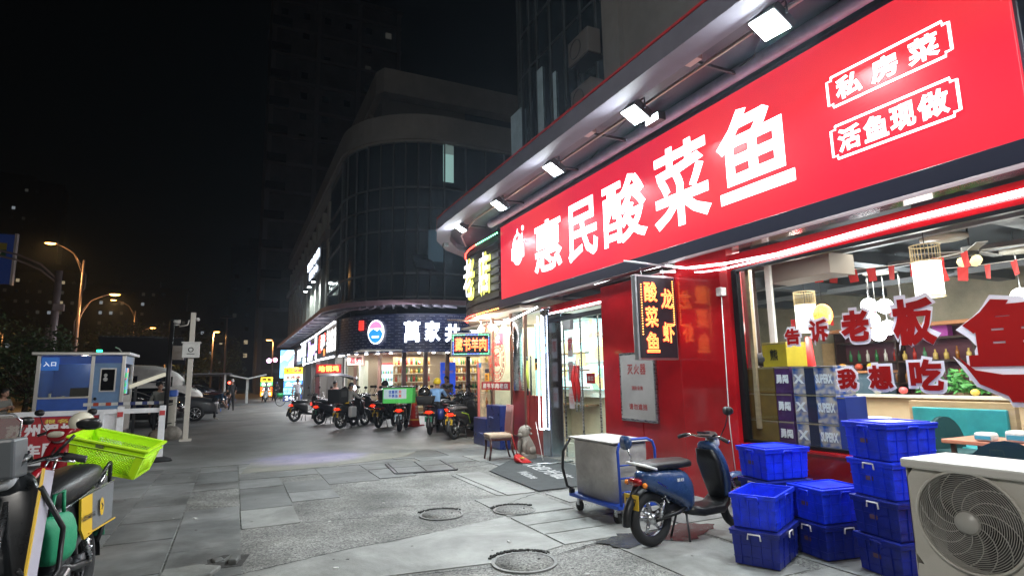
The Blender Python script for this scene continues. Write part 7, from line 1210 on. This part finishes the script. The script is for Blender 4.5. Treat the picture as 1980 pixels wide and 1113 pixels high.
# ------------------------------------------------------------------ far towers with lit windows
TW1=mat('tower_dark',(.03,.03,.033),.8); WE=[emi('win_warm',(1,.8,.5),.3),emi('win_cool',(.8,.9,1),.22),emi('win_dim',(.5,.5,.45),.05),emi('win_dimmer',(.5,.5,.45),.02)]; PD=mat('dark_pane',(.008,.01,.013),.15)
def tower(label,x,y,w_,d,h,lit,rz=0,fh=3.0,fw=2.6,group='far apartment towers',minz=0):
    t=thing('apartment_tower',label,'tower',(x,y,0),R(rz),group); bx('wall',(0,0,h/2),(w_,d,h),TW1,t,bev=0); bx('parapet',(0,0,h+.4),(w_+.4,d+.4,.8),TW1,t,bev=0); bx('roof_house',(0,0,h+2),(w_*.4,d*.4,3),TW1,t,bev=0)
    nx=int(w_/fw); nz=int(h/fh); base=MB().box((0,0,0),(fw*.30,.08,fh*.30)).mesh('window',WE[0]); k=0
    cells=[(i,j) for i in range(nx) for j in range(nz) if j*fh>minz]; random.shuffle(cells)
    for q,(i,j) in enumerate(cells[:max(lit,0)+24]):
        if k>=60: break
        k+=1; o=bpy.data.objects.new('window',base); C.objects.link(o); o.parent=t; o.location=(-w_/2+fw*(i+.5),-d/2-.03,fh*(j+.5)); o.material_slots[0].link='OBJECT'; o.material_slots[0].material=(random.choice(WE) if minz==0 else WE[2+q%2]) if q<lit else PD
    return t
tower('tall dark tower at the left edge with a few lit windows near its top',-66,226,26,14,64,16,8); tower('dark tower behind the road sign pole, scattered lit windows',-52,215,20,14,34,26,5); tower('long dark block above the guard booth with many small lit windows',-28,212,26,14,30,22,3); tower('dark block behind the second street lamp',-4,205,24,14,22,18,0); tower('low dark block left of the lamps with bright entrance',-46,170,14,12,14,8,5); tower('narrow far tower just left of the shops with three lit windows',4.0,150,12,12,32,6,0)
tower('tall dark high-rise rising behind the rounded building',12.0,93,19,16,60,3,0,3.2,3.1,minz=30); 
HR=bpy.data.objects['apartment_tower.006']
for c_ in kids(HR):
    if c_.name.startswith(('wall','parapet','roof')): c_.material_slots[0].link='OBJECT'; c_.material_slots[0].material=mat('highrise_render',(.11,.10,.10),.9,var=.3,vs=.3)
for k in range(14): bx('floor_band',(0,-8.1,4.2*k+3),(19.2,.3,.5),mat('highrise_band',(.16,.15,.15),.9),HR,bev=0)
for x_ in (-9.2,-3,3,9.2): bx('pier',(x_,-8.15,30),(.6,.4,60),mat('highrise_band',(.16,.15,.15),.9),HR,bev=0)
for k in range(11): bx('balcony',(-8.2,-8.5,12+4.2*k),(2.6,1.0,1.0),TW1,HR,bev=0)
t=thing('viaduct','dim elevated road deck crossing far behind the booth','viaduct',(-22,150,0)); bx('deck',(0,0,11.5),(60,7,1.2),mat('viaduct_concrete',(.12,.11,.10),.8),t); 
for x in (-24,-8,8,24): bx('pier',(x,0,5.5),(1.6,1.6,10.9),mat('viaduct_concrete',(.12,.11,.10),.8),t)
# purple light pool: projector lamp under the corner awning
t=thing('projector_lamp','small purple projector lamp under the awning corner','projector',(4.75,13.85,5.05)); bx('body',(0,0,0),(.12,.16,.1),BLK,t); bx('lens',(-.06,0,-.03),(.02,.06,.06),BLK,t)
l=bpy.data.lights.new('projector_light','SPOT'); l.energy=1500; l.color=(.38,.30,1); l.spot_size=R(25); l.spot_blend=.8; l.shadow_soft_size=.05; o=bpy.data.objects.new('projector_light',l); C.objects.link(o); o.location=(4.5,13.8,4.7); dv=Vector((1.7,13.55,0))-o.location; o.rotation_euler=dv.to_track_quat('-Z','Y').to_euler()

# globe lamp added unseen behind the viewer to brighten street and facades
t=thing('added_globe_lamp','white globe lamp added unseen behind the viewpoint to light the street','street lamp',(-5.2,-1.5,0)); MB().tube([(0,0,0),(0,0,6.4)],[.09,.06],10).obj('pole',GALV,t); MB().sph((0,0,6.65),.28,n=16).obj('globe',emi('globe_lamp',(1,.96,.9),9),t); point((-5.2,-1.5,7.1),2000,(1,.96,.90),.3)

# thin night haze that lets the lamps glow
hz=bpy.data.materials.new('haze_volume'); hz.use_nodes=True; nt=hz.node_tree; nt.nodes.remove(nt.nodes['Principled BSDF']); pv=nt.nodes.new('ShaderNodeVolumePrincipled'); pv.inputs['Density'].default_value=.0010; pv.inputs['Color'].default_value=(.65,.8,1,1); pv.inputs['Anisotropy'].default_value=.75; nt.links.new(pv.outputs[0],nt.nodes['Material Output'].inputs['Volume'])
if HAZE: o=MB().box((-20,100,31),(260,320,66)).obj('haze',hz); o['kind']='stuff'
